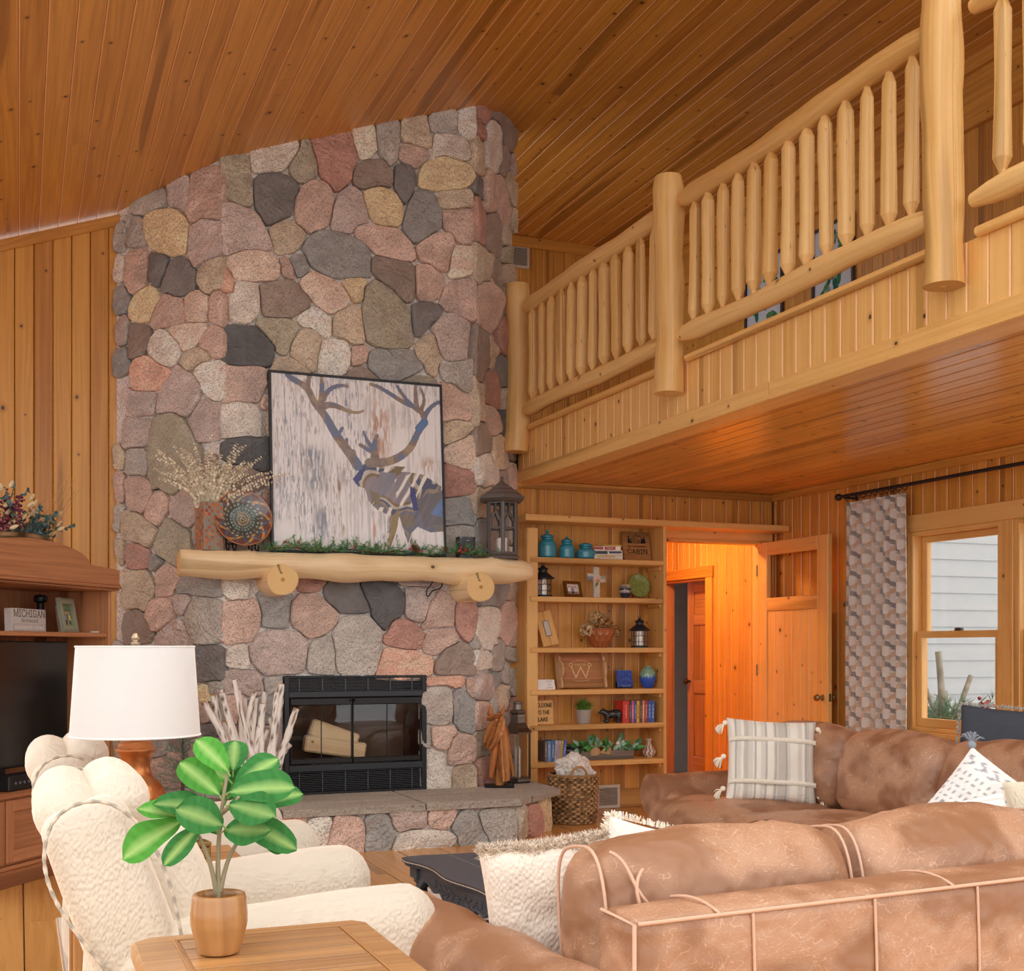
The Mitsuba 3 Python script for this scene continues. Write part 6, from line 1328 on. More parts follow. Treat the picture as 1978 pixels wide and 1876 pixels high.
v, f = np.array(g.vertices), np.array(g.faces)
z, a = v[:, 2] - SHZ[3], np.arctan2(v[:, 1] - IY, v[:, 0] - 4.451)
line = 0.105 - 0.022 * meshkit.noise(np.stack([a * 6, 0 * a, 0 * a], 1)) - 0.012 * (np.sin(a * 15) > 0.3)
k = np.clip((z - line) / 0.012 + 0.5, 0, 1)[:, None]
putc(t, None, [(v, f, srgb('#2a55b8')[None] * (1 - k) + tint(v, srgb('#7fa88f'), 0.2, 80, 2) * k)], 'vc_gloss', True)

# row 5: WELCOME sign, potted grass, pig, books
t = thing('welcome_sign', 'square light wood block sign reading WELCOME TO THE LAKE', 'sign')
m = wallm(3.575, 8.15, SHZ[4] + 0.001, 4, 6)
v, f, uv = beam(None, None, -0.09, 0.09, 0, 0.178, -0.03, 0, LIGHT, 0.002, axis=0, ret=True)
put(t, 'block', (v @ m[:3, :3].T + m[:3, 3], f), 'wood_satin', False, uv=uv)
for txt, z, w in (('WELCOME', .126, .156), ('TO THE', .074, .112), ('LAKE', .022, .082)):
    v, f = ctext(txt, 0.029, m @ move((0, z, 0)), 0.0012, bold=True, width=w)
    putc(t, 'lettering', [(v, f, srgb('#1d1a17'))], 'vc_matte')
t = thing('potted_grass', 'tuft of green artificial grass in a grey concrete pot', 'potted plant')
GX = 3.908
putc(t, 'pot', [lathe(rprof([(0, 0), (0.044, 0), (0.047, 0.003), (0.056, 0.096), (0.058, 0.104), (0.052, 0.104), (0.05, 0.09), (0, 0.088)], 0.003), 32, (GX, IY, SHZ[4]), srgb('#a8a198'))], 'vc_matte', 40)
bl = []
for _ in range(330):
    a, q = r.uniform(0, 2 * np.pi), r.uniform(0, 1)
    L = r.uniform(0.07, 0.115)
    lean = q * 1.1
    d = V(math.cos(a), math.sin(a), 0)
    p0 = V(GX, IY, SHZ[4] + 0.09) + d * 0.04 * q
    p = [p0, p0 + d * L * 0.5 * math.sin(lean * 0.6) + V(0, 0, L * 0.5 * math.cos(lean * 0.6)), p0 + d * L * math.sin(lean) + V(0, 0, L * math.cos(lean * 0.9))]
    w = np.cross(d, V(0, 0, 1)) * 0.0022
    pts = np.array([p[0] - w, p[0] + w, p[1] - w, p[1] + w, p[2]])
    bl.append((pts, np.array([[0, 1, 3], [0, 3, 2], [2, 3, 4]]), srgb('#5d8a3c') * r.uniform(0.5, 1.6) * V(1, 1, r.uniform(0.6, 1.2))))
putc(t, 'grass_blades', bl, 'vc_matte', kind='stuff')


def skin_body(bones, edge=0.006, noise_amp=0.0, smooth=8):
    """Continuous body from [(p0, r0, p1, r1)]: hulls of sphere pairs joined, refined and smoothed."""
    parts = []
    for p0, r0, p1, r1 in bones:
        s0 = m3d.Manifold.sphere(r0, 20).translate(list(map(float, p0)))
        s1 = m3d.Manifold.sphere(r1, 20).translate(list(map(float, p1)))
        parts.append(m3d.Manifold.batch_hull([s0, s1]))
    b = m3d.Manifold.batch_boolean(parts, m3d.OpType.Add).refine_to_length(edge)
    mm_ = b.to_mesh()
    g = trimesh.Trimesh(mm_.vert_properties[:, :3], mm_.tri_verts, process=True)
    trimesh.smoothing.filter_taubin(g, iterations=smooth)
    v = np.array(g.vertices)
    if noise_amp:
        v += np.array(g.vertex_normals) * (vnoise(v, 70, 5, 2) * noise_amp)[:, None]
    return v, np.array(g.faces)


def bear(label, x, y, z, s, yaw):
    """Black bear figurine on all fours, head to local -x."""
    t = thing('bear_figurine', label, 'figurine', 'black bear figurines')
    B = []
    B.append(((-0.045, 0, 0.062), 0.030, (0.035, 0, 0.070), 0.034))
    B.append(((0.035, 0, 0.070), 0.034, (0.055, 0, 0.055), 0.028))
    B.append(((-0.045, 0, 0.066), 0.028, (-0.075, 0, 0.082), 0.022))
    B.append(((-0.075, 0, 0.082), 0.022, (-0.088, 0, 0.084), 0.017))
    B.append(((-0.088, 0, 0.080), 0.012, (-0.108, 0, 0.078), 0.008))
    for sy in (-1, 1):
        B.append(((-0.078, sy * 0.016, 0.102), 0.006, (-0.074, sy * 0.017, 0.105), 0.006))
        B.append(((-0.045, sy * 0.018, 0.055), 0.018, (-0.050, sy * 0.02, 0.018), 0.012))
        B.append(((-0.050, sy * 0.02, 0.014), 0.012, (-0.060, sy * 0.02, 0.010), 0.010))
        B.append(((0.045, sy * 0.018, 0.050), 0.020, (0.040, sy * 0.02, 0.026), 0.014))
        B.append(((0.040, sy * 0.02, 0.026), 0.013, (0.048, sy * 0.02, 0.012), 0.011))
        B.append(((0.048, sy * 0.02, 0.012), 0.011, (0.036, sy * 0.02, 0.010), 0.010))
    B.append(((0.078, 0, 0.07), 0.008, (0.084, 0, 0.066), 0.006))
    v, f = skin_body(B, 0.006, 0.004)
    v[:, 2] -= v[:, 2].min()
    v = xf(rotz(yaw, (x, y, z), s), (v, f))[0]
    putc(t, 'body', [(v, f, srgb('#23262b'))], 'vc_gloss', True)
    eyes = []
    for sy in (-1, 1):
        q = xf(rotz(yaw, (x, y, z), s), (np.array([[-0.094, sy * 0.010, 0.088]]), None))[0][0]
        e = trimesh.creation.icosphere(1, 0.0025 * s)
        eyes.append((np.array(e.vertices) + q, np.array(e.faces), srgb('#050505')))
    putc(t, 'eyes', eyes, 'vc_gloss', True)


bear('small black bear figurine with raised head beside the row of coloured books', 4.148, IY - 0.01, SHZ[4], 0.98, -12)
bear('small black bear figurine half hidden behind the planter on the lowest shelf', 3.80, IY - 0.01, SHZ[5], 1.0, 165)


def upright_books(x0, z, specs, group, lean=0.0, txt=True):
    x = x0
    for k, (w, h, col, lab, tcol, word) in enumerate(specs):
        t = thing('book', lab, 'book', group)
        a = lean * k / max(1, len(specs) - 1)
        m = move((x, 8.10, z)) @ rot((0, 1, 0), a)
        d = 0.125
        c = srgb(col)
        putc(t, 'cover', [xf(m, q) for q in (bbox(0, 0.002, 0, d, 0, h, 0, c), bbox(w - 0.002, w, 0, d, 0, h, 0, c), bbox(0, w, -0.001, 0.002, 0, h, 0.0008, c))], 'vc_satin')
        putc(t, 'pages', [xf(m, bbox(0.002, w - 0.002, 0.002, d - 0.004, 0.003, h - 0.004, 0, srgb('#e3dccb')))], 'vc_matte')
        v, f = ctext(word, min(0.011, w * 0.5), m @ frame_mat((w / 2 + min(0.011, w * 0.5) / 2 * -1, -0.0012, h * 0.5), x=V(0, 0, -1), y=V(1, 0, 0), z=V(0, -1, 0)), 0.0004, width=h * 0.62)
        putc(t, 'lettering', [(v, f, srgb(tcol))], 'vc_matte')
        x += w + 0.001


upright_books(4.206, SHZ[4], [(0.052, 0.166, '#c9372c', 'thick red book at the left end of the coloured row', '#f0e6d8', 'STORY'), (0.020, 0.164, '#3d3a3a', 'black book next to the thick red one', '#d9d2c8', 'COLD NIGHT'), (0.019, 0.165, '#c94f8a', 'pink and green spined book in the coloured row', '#f2e9ee', 'SUMMER'), (0.021, 0.164, '#33508f', 'dark blue book between pink and yellow spines', '#dfe4ee', 'NORTH'),
                              (0.024, 0.165, '#dba93c', 'yellow book in the middle of the coloured row', '#5a2f16', 'GOLD'), (0.022, 0.165, '#4c4642', 'dark book right of the yellow one', '#d6a860', 'THE WOOD'), (0.019, 0.166, '#c98a6a', 'salmon coloured book in the coloured row', '#fff3e8', 'RIVER'), (0.026, 0.167, '#9c3b34', 'dark red book with a pale foot, third from the right end', '#f0e2d4', 'MURDER'), (0.030, 0.164, '#3a58a4', 'blue book, second from the right end of the coloured row', '#e8ecf4', 'DEEP'), (0.026, 0.163, '#3a62b0', 'blue book at the right end of the coloured row', '#eef2f8', 'LAKE')], 'coloured paperbacks on the fifth shelf', 1.5)
upright_books(3.565, SHZ[5], [(0.020, 0.152, '#6b665f', 'grey book at the left end of the bottom row', '#e5e0d6', 'HILL'), (0.028, 0.153, '#6c8fc0', 'light blue book in the bottom row', '#f2f5fa', 'MICHIGAN'), (0.026, 0.154, '#3d6ba6', 'blue book third from the left in the bottom row', '#eef2f8', 'SUPERIOR'), (0.022, 0.155, '#bfb2b4', 'pale pink grey book in the bottom row', '#5a4a50', 'STONES'), (0.022, 0.154, '#b5a9ad', 'pale grey book beside the green and yellow spines', '#4c4048', 'PADDLE'), (0.016, 0.155, '#c8b53c', 'thin yellow book in the bottom row', '#3a3a20', 'BIRDS'), (0.022, 0.156, '#4b57b5', 'violet blue book leaning at the right end of the bottom row', '#e2e6f6', 'TREES')], 'paperbacks on the lowest shelf', 6)

# planter with greenery and a bow
PX0, PX1, PYp = 3.862, 4.302, IY - 0.005
t = thing('planter', 'low grey wood planter box with mixed green leaves and a tan ribbon bow', 'planter')
for (a, b, c_, d) in ((PX0, PX1, PYp - 0.05, PYp - 0.042), (PX0, PX1, PYp + 0.042, PYp + 0.05), (PX0, PX0 + 0.008, PYp - 0.042, PYp + 0.042), (PX1 - 0.008, PX1, PYp - 0.042, PYp + 0.042)):
    beam(t, 'board', a, b, c_, d, SHZ[5] + 0.001, SHZ[5] + 0.068, BARK, 0.002)
beam(t, 'bottom', PX0 + 0.008, PX1 - 0.008, PYp - 0.042, PYp + 0.042, SHZ[5] + 0.001, SHZ[5] + 0.012, BARK, 0.001)


def leaf_mesh(p, d, n, L, w, curl=0.15, col=(0.1, 0.3, 0.1), rib=True, k=5, wave=0.0, seed=0, vein=None, broad=False):
    """One leaf from its foot p along d, face to n."""
    d = unit(d)
    n = unit(n - d * (n @ d))
    s = np.cross(d, n)
    t_ = np.linspace(0, 1, k + 2)
    wd = w / 2 * np.sin(np.pi * t_ ** 0.8) ** 0.8
    if broad:
        wd = w / 2 * np.clip(np.sin(np.pi * np.clip(t_, 0, 1) ** 1.3), 0, 1) ** 0.5
    wd[0] = 0.002
    vs, cs = [], []
    col = np.asarray(col, float)
    vein = col * 1.35 if vein is None else np.asarray(vein)
    for q, ww in zip(t_, wd):
        base = p + d * L * q - n * curl * L * q * q
        rows_ = (-1, -0.5, 0, 0.5, 1)
        for x in rows_:
            wv_ = wave * math.sin(q * 9 + x * 2 + seed) * abs(x)
            vs.append(base + s * ww * x + n * (abs(x) * ww * 0.28 + wv_ * w))
            cs.append(vein if x == 0 else col * (1.0 + 0.12 * math.sin(q * 30 + abs(x) * 6)))
    m_ = 5
    f = []
    for i_ in range(k + 1):
        for j in range(m_ - 1):
            a_ = i_ * m_ + j
            f += [[a_, a_ + 1, a_ + m_ + 1], [a_, a_ + m_ + 1, a_ + m_]]
    return np.array(vs), np.array(f), np.clip(np.array(cs), 0, 1)


r = np.random.default_rng(12)
for kk in range(78):
    x = r.uniform(PX0 - 0.01, PX1 + 0.02)
    up = r.uniform(0.15, 1)
    d = V(r.normal(0, 0.7) + 1.2 * (x - 4.08) / 0.22, r.normal(-0.35, 0.5), up)
    col = [srgb('#3f7a3c'), srgb('#2f6a44'), srgb('#7fa88c'), srgb('#9fbfa4'), srgb('#4f8f46')][kk % 5] * r.uniform(0.7, 1.2)
    p = V(np.clip(x, PX0 + 0.02, PX1 - 0.02), PYp - 0.01 + r.normal(0, 0.015), SHZ[5] + 0.06) + unit(d) * r.uniform(0, 0.09)
    v, f, c = leaf_mesh(p, d, V(r.normal(0, .4), -1, 0.5), r.uniform(0.045, 0.075), r.uniform(0.03, 0.05), 0.2, col, k=4)
    putc(t, 'leaf', [(v, f, c)], 'vc_satin', True)
for sx in (-1, 1):
    bowp = np.array([[4.02 + sx * q * 0.085, PYp - 0.056 - 0.02 * math.sin(q * 3.1), SHZ[5] + 0.055 + 0.018 * math.sin(q * 3.0) * (1 if sx > 0 else 0.6)] for q in np.linspace(0, 1, 10)])
    wv_ = 0.006 + 0.026 * np.sin(np.linspace(0.05, 2.6, 10))
    v = np.vstack([bowp + np.c_[0 * wv_, 0 * wv_ - 0.004, wv_], bowp - np.c_[0 * wv_, 0 * wv_ - 0.004, wv_]])
    a = np.arange(9)
    f = np.vstack([np.stack([a, a + 1, a + 11], 1), np.stack([a, a + 11, a + 10], 1)])
    putc(t, 'ribbon', [(v, f, srgb('#c2a077'))], 'vc_matte', True)
bs = trimesh.creation.icosphere(1, 0.009)
for kk in range(7):
    putc(t, 'berry', [(np.array(bs.vertices) + V(4.19 + r.normal(0, .018), PYp - 0.045, SHZ[5] + 0.115 + r.normal(0, .014)), np.array(bs.faces), srgb('#dfe3d8'))], 'vc_satin', True)

t = thing('vase', 'small white bottle vase with rust brown stripes at the right end of the lowest shelf', 'vase')
v, f, _ = lathe(rprof([(0, 0), (0.026, 0), (0.05, 0.03), (0.052, 0.05), (0.03, 0.085), (0.016, 0.105), (0.016, 0.125), (0.024, 0.142), (0.020, 0.142), (0.012, 0.12), (0, 0.1)], 0.014, 5), 48, (4.461, IY, SHZ[5]))
a = np.arctan2(v[:, 1] - IY, v[:, 0] - 4.461)
c = np.where((np.sin(a * 9 + 6 * vnoise(v, 40, 3)) > 0.35)[:, None], srgb('#a5602f'), srgb('#d9d5d2'))
putc(t, None, [(v, f, c)], 'vc_gloss', True)

# floor register, upper vent
def vent(label, m, w, h, n):
    t = thing('wall_vent', label, 'vent', None)
    putc(t, 'frame', [prism(sbox(-w / 2, -h / 2, w / 2, h / 2).difference(sbox(-w / 2 + 0.022, -h / 2 + 0.022, w / 2 - 0.022, h / 2 - 0.022)), 0.008, m, srgb('#c9bfae'), 0)], 'vc_satin')
    putc(t, 'back', [xf(m, bbox(-w / 2 + 0.01, w / 2 - 0.01, -h / 2 + 0.01, h / 2 - 0.01, -0.002, 0.001, 0, srgb('#4a4038')))], 'vc_matte')
    for k in range(n):
        z = -h / 2 + 0.022 + (k + 0.5) * (h - 0.044) / n
        putc(t, 'slat', [xf(m @ move((0, z, 0.003)) @ rot((1, 0, 0), 25), bbox(-w / 2 + 0.02, w / 2 - 0.02, -0.0032, 0.0032, -0.001, 0.0012, 0, srgb('#b5ab9b')))], 'vc_satin')


vent('beige floor register in the wall under the bookcase, right of the wicker basket', wallm(4.170, YS - 0.022, 0.092, 0), 0.20, 0.178, 13)
vent('beige wall vent high up beside the top of the chimney', wallm(4.28, YU - 0.003, 4.84, 0), 0.19, 0.21, 13)
# ------------------------------------------------------------------ things on the mantel
# deer painting
t = thing('painting', 'large square painting of a deer on white in a thin black frame', 'painting')
PW, PH = 1.158, 1.165
ptilt = math.degrees(math.asin(0.10 / PH))
pm = move((2.046, 7.600, MZ + 0.004)) @ rot((1, 0, 0), 90 - ptilt)
fr = sbox(-PW / 2, 0, PW / 2, PH).difference(sbox(-PW / 2 + 0.014, 0.014, PW / 2 - 0.014, PH - 0.014))
putc(t, 'frame', [prism(fr, 0.034, pm @ move((0, 0, -0.010)), srgb('#1f2227'))], 'vc_satin')


def deer_print(n=330):
    """Colours of the canvas on an n x n grid, in picture coordinates 0..100 from the top left."""
    X, Y = np.meshgrid(np.linspace(0, 100, n), np.linspace(0, 100, n))
    P3 = lambda fx, fy, s=0: np.stack([X * fx, Y * fy, 0 * X + s], -1)
    c = np.tile(srgb('#e9e7e6'), (n, n, 1))
    st = meshkit.fbm(P3(0.9, 0.05, 3), 4)
    c *= (1 - 0.28 * np.clip((st - 0.52) * 5, 0, 1))[..., None]
    fine = meshkit.fbm(P3(1.8, 0.22, 9), 4)
    patch = meshkit.fbm(P3(0.06, 0.05, 5), 3)
    k = np.clip((fine - 0.56) * 9, 0, 1) * np.clip((patch - 0.42) * 6, 0, 1)
    tone = np.where((meshkit.noise(P3(0.09, 0.04, 21)) > 0.52)[..., None], srgb('#7d8596'), srgb('#a2978e'))
    c = c * (1 - 0.75 * k[..., None]) + tone * 0.75 * k[..., None]
    for cx, cy, sx, sy, col in ((22, 46, 9, 5, '#6d7689'), (24, 58, 5, 9, '#7f8797'), (28, 82, 4, 9, '#7b8494'), (8, 66, 3, 12, '#8f97a4'), (63, 28, 6, 16, '#b07a52'), (62, 44, 4, 8, '#a86f48'), (42, 57, 4, 5, '#a9a6a6'), (47, 72, 5, 8, '#cfcdcd'), (38, 62, 1, 5, '#8a5f3e'), (40, 84, 1, 6, '#a08a6a'), (58, 88, 1, 8, '#b98c70'), (84, 70, 12, 6, '#c9b7a4'), (92, 47, 5, 4, '#b59a84')):
        g = np.exp(-((X - cx) / sx) ** 2 - ((Y - cy) / sy) ** 2)
        q = np.clip(g * 1.3, 0, 1) * np.clip((meshkit.fbm(P3(1.3, 0.16, cx), 3) - 0.42) * 6, 0, 1)
        c = c * (1 - q[..., None] * 0.8) + srgb(col) * q[..., None] * 0.8
    import shapely
    def inside(g):
        return shapely.contains_xy(g, X.ravel(), Y.ravel()).reshape(X.shape)
    def limb(pts, w0, w1=None):
        p = np.array(pts, float)
        pp = spline(p, 26) if len(p) > 2 else p
        ws = np.linspace(w0, w1 or w0, len(pp))
        return unary_union([LineString([a, b]).buffer(w) for a, b, w in zip(pp[:-1], pp[1:], ws)])
    an = [limb([(10, 1), (17, 5), (21, 8), (24, 14), (27, 18), (31, 23), (35, 30), (39, 36), (45, 44), (49, 50)], 1.6, 3.0), limb([(21, 8), (22, 0)], 1.3, .9), limb([(28, 17), (29, 10), (29, 0)], 1.9, 1.0), limb([(30, 13), (34, 7), (39, 4.5), (44, 4.5)], 1.6, .8),
          limb([(29, 18), (35, 16), (42, 18), (53, 18)], 2.0, .6), limb([(38, 33), (40.5, 29)], 1.0, .9), limb([(43, 40), (43, 35)], .8, .6), limb([(48, 48), (47, 42)], 1.1, .7),
          limb([(56, 48), (66, 47), (75, 43), (82, 36), (86, 28), (90, 20), (87, 15), (80, 12), (70, 7), (58, 2)], 2.6, 1.0), limb([(86, 15), (79, 9), (74, 2)], 1.5, .9), limb([(86, 15), (85, 8), (85, 1)], 1.6, 1.0), limb([(87, 16), (90, 9), (88, 2)], 1.2, .7), limb([(90, 19), (94, 13), (100, 9)], 1.6, .9),
          limb([(60, 47), (59, 40), (61, 32)], 2.6, 1.0), limb([(59, 40), (55, 35), (53, 30)], 1.6, .5), limb([(58, 42), (51, 38)], 1.2, .4)]
    head = Polygon([(46, 58), (50, 51), (56, 47), (63, 50), (68, 52), (78, 52), (88, 53), (100, 60), (100, 86), (92, 87), (84, 84), (80, 88), (78, 94), (73, 78), (70, 90), (66, 100), (65, 96), (67, 86), (67, 78), (60, 75), (55, 70), (53, 63), (49, 62)])
    ear = Polygon([(62, 53), (70, 49), (78, 49), (74, 53), (64, 55)])
    leg2 = Polygon([(80, 90), (83, 98), (85, 101), (82, 101), (79, 93)])
    body = unary_union([head, ear, leg2])
    strokes = meshkit.fbm(np.stack([(X + Y * 0.55) * 0.35, (Y - X * 0.4) * 0.05, 0 * X + 4], -1), 3)
    cell = meshkit.noise(np.stack([(X + Y * .4) * .11, (Y - X * .3) * .07, 0 * X + 11], -1))
    pal = [srgb(h) for h in ('#8e8378', '#7b7f8f', '#a39683', '#5f6680', '#c9c2b8', '#8d7a5e', '#9a939a')]
    idx = np.clip((cell * 1.5 - 0.25) * 7, 0, 6).astype(int)
    dc = np.array(pal)[idx]
    dc = dc * (0.85 + 0.5 * (strokes - 0.5))[..., None]
    white = (strokes > 0.60) & (meshkit.noise(P3(0.09, 0.08, 31)) > 0.42)
    dc[white] = srgb('#e4e0da')
    mb = inside(body)
    c[mb] = dc[mb]
    for pts, col in (([(84, 68), (100, 62), (100, 82), (88, 84)], '#77757c'), ([(92, 76), (100, 66), (100, 78)], '#6d8bb8'), ([(62, 53), (72, 53), (68, 64), (61, 68)], '#8d8d9a'), ([(46, 58), (50, 53), (54, 50), (51, 58), (48, 61)], '#4c5585'), ([(66, 92), (69, 80), (73, 72), (72, 84), (67, 98)], '#9c8a62'), ([(80, 60), (83, 62), (85, 74), (82, 75), (80, 66)], '#4a4f86'), ([(56, 64), (62, 66), (62, 73), (57, 70)], '#8b7f6a')):
        m_ = inside(Polygon(pts))
        c[m_] = srgb(col) * (0.9 + 0.35 * (strokes[m_] - 0.5))[:, None] + 0.0
    ma = inside(unary_union(an))
    ac = srgb('#8b7d76')[None, None] * (1 + 0.5 * (meshkit.fbm(P3(0.5, 0.5, 2), 3) - 0.5))[..., None]
    q = meshkit.noise(P3(0.16, 0.16, 17))
    ac[q > 0.6] = srgb('#6f7992')
    ac[q < 0.3] = srgb('#a08f7a')
    c[ma] = ac[ma]
    c[inside(LineString([(86.5, 26), (90, 22)]).buffer(2.4))] = srgb('#5f7ca6')
    return c


N = 330
cols = deer_print(N)[::-1].reshape(-1, 3)
gx, gy = np.meshgrid(np.linspace(-PW / 2 + 0.012, PW / 2 - 0.012, N), np.linspace(0.012, PH - 0.012, N))
a = (np.arange(N - 1)[:, None] * N + np.arange(N - 1)).ravel()
putc(t, 'canvas', [xf(pm, (np.stack([gx.ravel(), gy.ravel(), np.full(N * N, 0.012)], 1), np.vstack([np.stack([a, a + 1, a + N + 1], 1), np.stack([a, a + N + 1, a + N], 1)]), cols))], 'vc_satin', True)

# checkered vase with dried stems
t = thing('vase', 'tall square vase with orange and grey checks at the left end of the mantel', 'vase')
mv = rotz(18, (1.085, 7.60, MZ + 0.001))
VW, VH = 0.064, 0.295
pieces = [bbox(-VW, VW, -VW, -VW + 0.008, 0, VH, 0.002, srgb('#8d8478')), bbox(-VW, VW, VW - 0.008, VW, 0, VH, 0.002, srgb('#8d8478')), bbox(-VW, -VW + 0.008, -VW + 0.008, VW - 0.008, 0, VH, 0.002, srgb('#8d8478')), bbox(VW - 0.008, VW, -VW + 0.008, VW - 0.008, 0, VH, 0.002, srgb('#8d8478')), bbox(-VW + 0.008, VW - 0.008, -VW + 0.008, VW - 0.008, 0, 0.01, 0, srgb('#8d8478'))]
putc(t, 'body', [xf(mv, p) for p in pieces], 'vc_satin')
r = np.random.default_rng(5)
nx_, nz_ = 6, 14
for face in range(4):
    ms = mv @ rotz(90 * face)
    sq = []
    for i in range(nx_):
        for j in range(nz_):
            if (i + j) % 2 and r.uniform() < 0.9 or r.uniform() < 0.12:
                x0 = -VW + 0.006 + i * (2 * VW - 0.012) / nx_
                z0 = 0.005 + j * (VH - 0.01) / nz_
                col = srgb(r.choice(['#b8643c', '#a5553a', '#c2764a', '#9c7a5c', '#a8694a'])) * r.uniform(0.8, 1.2)
                sq.append(xf(ms, bbox(x0 + 0.001, x0 + 0.019, -VW - 0.0012, -VW + 0.001, z0 + 0.001, z0 + 0.019, 0, col)))
    putc(t, 'painted_checks', sq, 'vc_satin')
dr_ = thing('dried_eucalyptus', 'spray of pale dried eucalyptus stems standing in the checkered vase', 'dried flowers')
tw, lv = [], []
for k in range(40):
    az = r.uniform(-1.0, 1.0) if k > 4 else (-1.35, 1.35, 1.45, -1.2, 1.2)[k]
    L = r.uniform(0.24, 0.46) * (1.15 if k < 5 else 1)
    end = V(1.085 + L * math.sin(az) * 0.95, 7.60 - abs(r.normal(0, 0.04)) - 0.03, MZ + 0.28 + L * math.cos(az * 0.85))
    p0 = V(1.085 + r.normal(0, 0.02), 7.60, MZ + 0.2)
    midp = (p0 + end) / 2 + V(-0.02 * math.sin(az), 0, 0.05)
    q = spline([p0, midp, end], 12)
    tw.append(tube(q, np.linspace(0.0022, 0.001, 12), 4, srgb('#b9ab8c')))
    qq = spline([p0, midp, end], 30)
    for i in range(6, 30):
        for s in (-1, 1):
            if r.uniform() < 0.12:
                continue
            d = unit(V(s * math.cos(az) + r.normal(0, .3), r.normal(-0.3, .4), -s * math.sin(az) + r.normal(0, .3) + 0.2))
            col = srgb('#e2d8c0') * r.uniform(0.7, 1.15)
            sz = 0.023 * (1.15 - i / 40)
            n_ = unit(r.normal(size=3) + V(0, -1.2, 0))
            e = unit(np.cross(d, n_))
            c0 = qq[i] + d * sz * 0.6
            ring = [c0 + sz * 0.55 * (math.cos(w) * d + math.sin(w) * e) for w in np.arange(6) / 6 * 2 * np.pi]
            lv.append((np.array(ring), np.array([[0, 1, 2], [0, 2, 3], [0, 3, 4], [0, 4, 5]]), col))
putc(dr_, 'stems', tw, 'vc_matte', True, kind='stuff')
putc(dr_, 'dried_leaves', lv, 'vc_matte', kind='stuff')

# big glazed plate on an iron stand
t = thing('plate', 'large dark glazed pottery plate with a spiral centre standing on the mantel', 'plate')
m = move((1.288, 7.555, MZ + 0.022)) @ rot((0, 0, 1), 4) @ rot((1, 0, 0), 90 - 13)
R = 0.181
prof = rprof([(0, 0), (0.07, 0), (0.16, 0.03), (R, 0.042), (R, 0.048), (0.16, 0.038), (0.11, 0.022), (0.085, 0.010), (0, 0.008)], 0.012, 4)
prof = np.vstack([prof[i] + (prof[i + 1] - prof[i]) * s for i in range(len(prof) - 1) for s in np.linspace(0, 1, max(1, int(np.linalg.norm(prof[i + 1] - prof[i]) / 0.006)), endpoint=False)] + [prof[-1]])
v, f, _ = lathe(prof, 96)
rr, aa = np.hypot(v[:, 0], v[:, 1]), np.arctan2(v[:, 1], v[:, 0])
c = np.tile(srgb('#3f4a45'), (len(v), 1))
c[rr > 0.10] = srgb('#5a4a48')
c[rr > 0.145] = srgb('#6b4440')
c[rr > 0.172] = srgb('#a5683f')
sp = (np.sin(rr / 0.0028 - aa * 1.0) > 0.3) & (rr < 0.045)
c[sp] = srgb('#a9895a')
dots = (np.sin(aa * 22) > 0.3) & (np.sin(rr / 0.0036) > 0.35) & (rr > 0.05) & (rr < 0.13)
c[dots] = srgb('#9fae9a')
c[(np.sin(aa * 9 + rr * 90) > 0.75) & (rr > 0.12) & (rr < 0.17)] = srgb('#b98a4c')
c[(np.sin(aa * 14 - rr * 60) > 0.85) & (rr > 0.12) & (rr < 0.17)] = srgb('#4d6a80')
c *= (0.8 + 0.5 * meshkit.noise(v * 90))[:, None]
putc(t, None, [xf(m @ move((0, R, 0)), (v, f, c))], 'vc_gloss', True)
t = thing('plate_stand', 'black iron stand with curled feet under the large plate on the mantel', 'plate stand')
B = srgb('#17181a')
for x in (1.195, 1.235, 1.335, 1.375):
    cu = [(x, 7.535 + 0.016 * math.cos(q) - 0.01, MZ + 0.018 + 0.014 * math.sin(q)) for q in np.linspace(-1.4, 3.3, 9)]
    putc(t, 'foot', [tube(np.array([(x, 7.66, MZ + 0.2), (x, 7.64, MZ + 0.03), (x, 7.60, MZ + 0.008)] + cu), 0.0045, 8, B)], 'vc_satin', True)
putc(t, 'cross_bar', [tube([(1.19, 7.645, MZ + 0.05), (1.38, 7.645, MZ + 0.05)], 0.004, 8, B)], 'vc_satin', True)
putc(t, 'cross_bar', [tube([(1.19, 7.658, MZ + 0.19), (1.38, 7.658, MZ + 0.19)], 0.004, 8, B)], 'vc_satin', True)

# garland of pine twigs, berries, cones and a string of lights
t = thing('garland', 'green pine garland with red berries and cones along the mantel under the painting', 'garland')
r = np.random.default_rng(8)
xs = np.linspace(1.40, 2.93, 60)
gp = np.stack([xs, 7.545 + 0.012 * np.sin(xs * 11), MZ + 0.022 + 0.008 * np.sin(xs * 17)], 1)
putc(t, 'stem', [tube(gp, 0.005, 6, srgb('#4a3a28'))], 'vc_matte', True)
nd = []
for k in range(120):
    b = gp[r.integers(0, 60)]
    d = unit(V(r.normal(0.25, 0.9), r.normal(-0.25, 0.35), r.uniform(-0.1, 0.9)))
    L = r.uniform(0.05, 0.11)
    for i in range(26):
        p = b + d * L * (i / 26)
        nd_ = unit(d * 0.8 + unit(r.normal(size=3)) * 0.9)
        e = unit(np.cross(nd_, r.normal(size=3))) * 0.0024
        q = p + nd_ * 0.030
        q[2] = max(q[2], MZ + 0.002)
        nd.append((np.array([p - e, p + e, q]), np.array([[0, 1, 2]]), srgb('#5f8a58') * r.uniform(0.5, 1.5)))
putc(t, 'needles', nd, 'vc_matte', kind='stuff')
bs = trimesh.creation.icosphere(1, 0.0075)
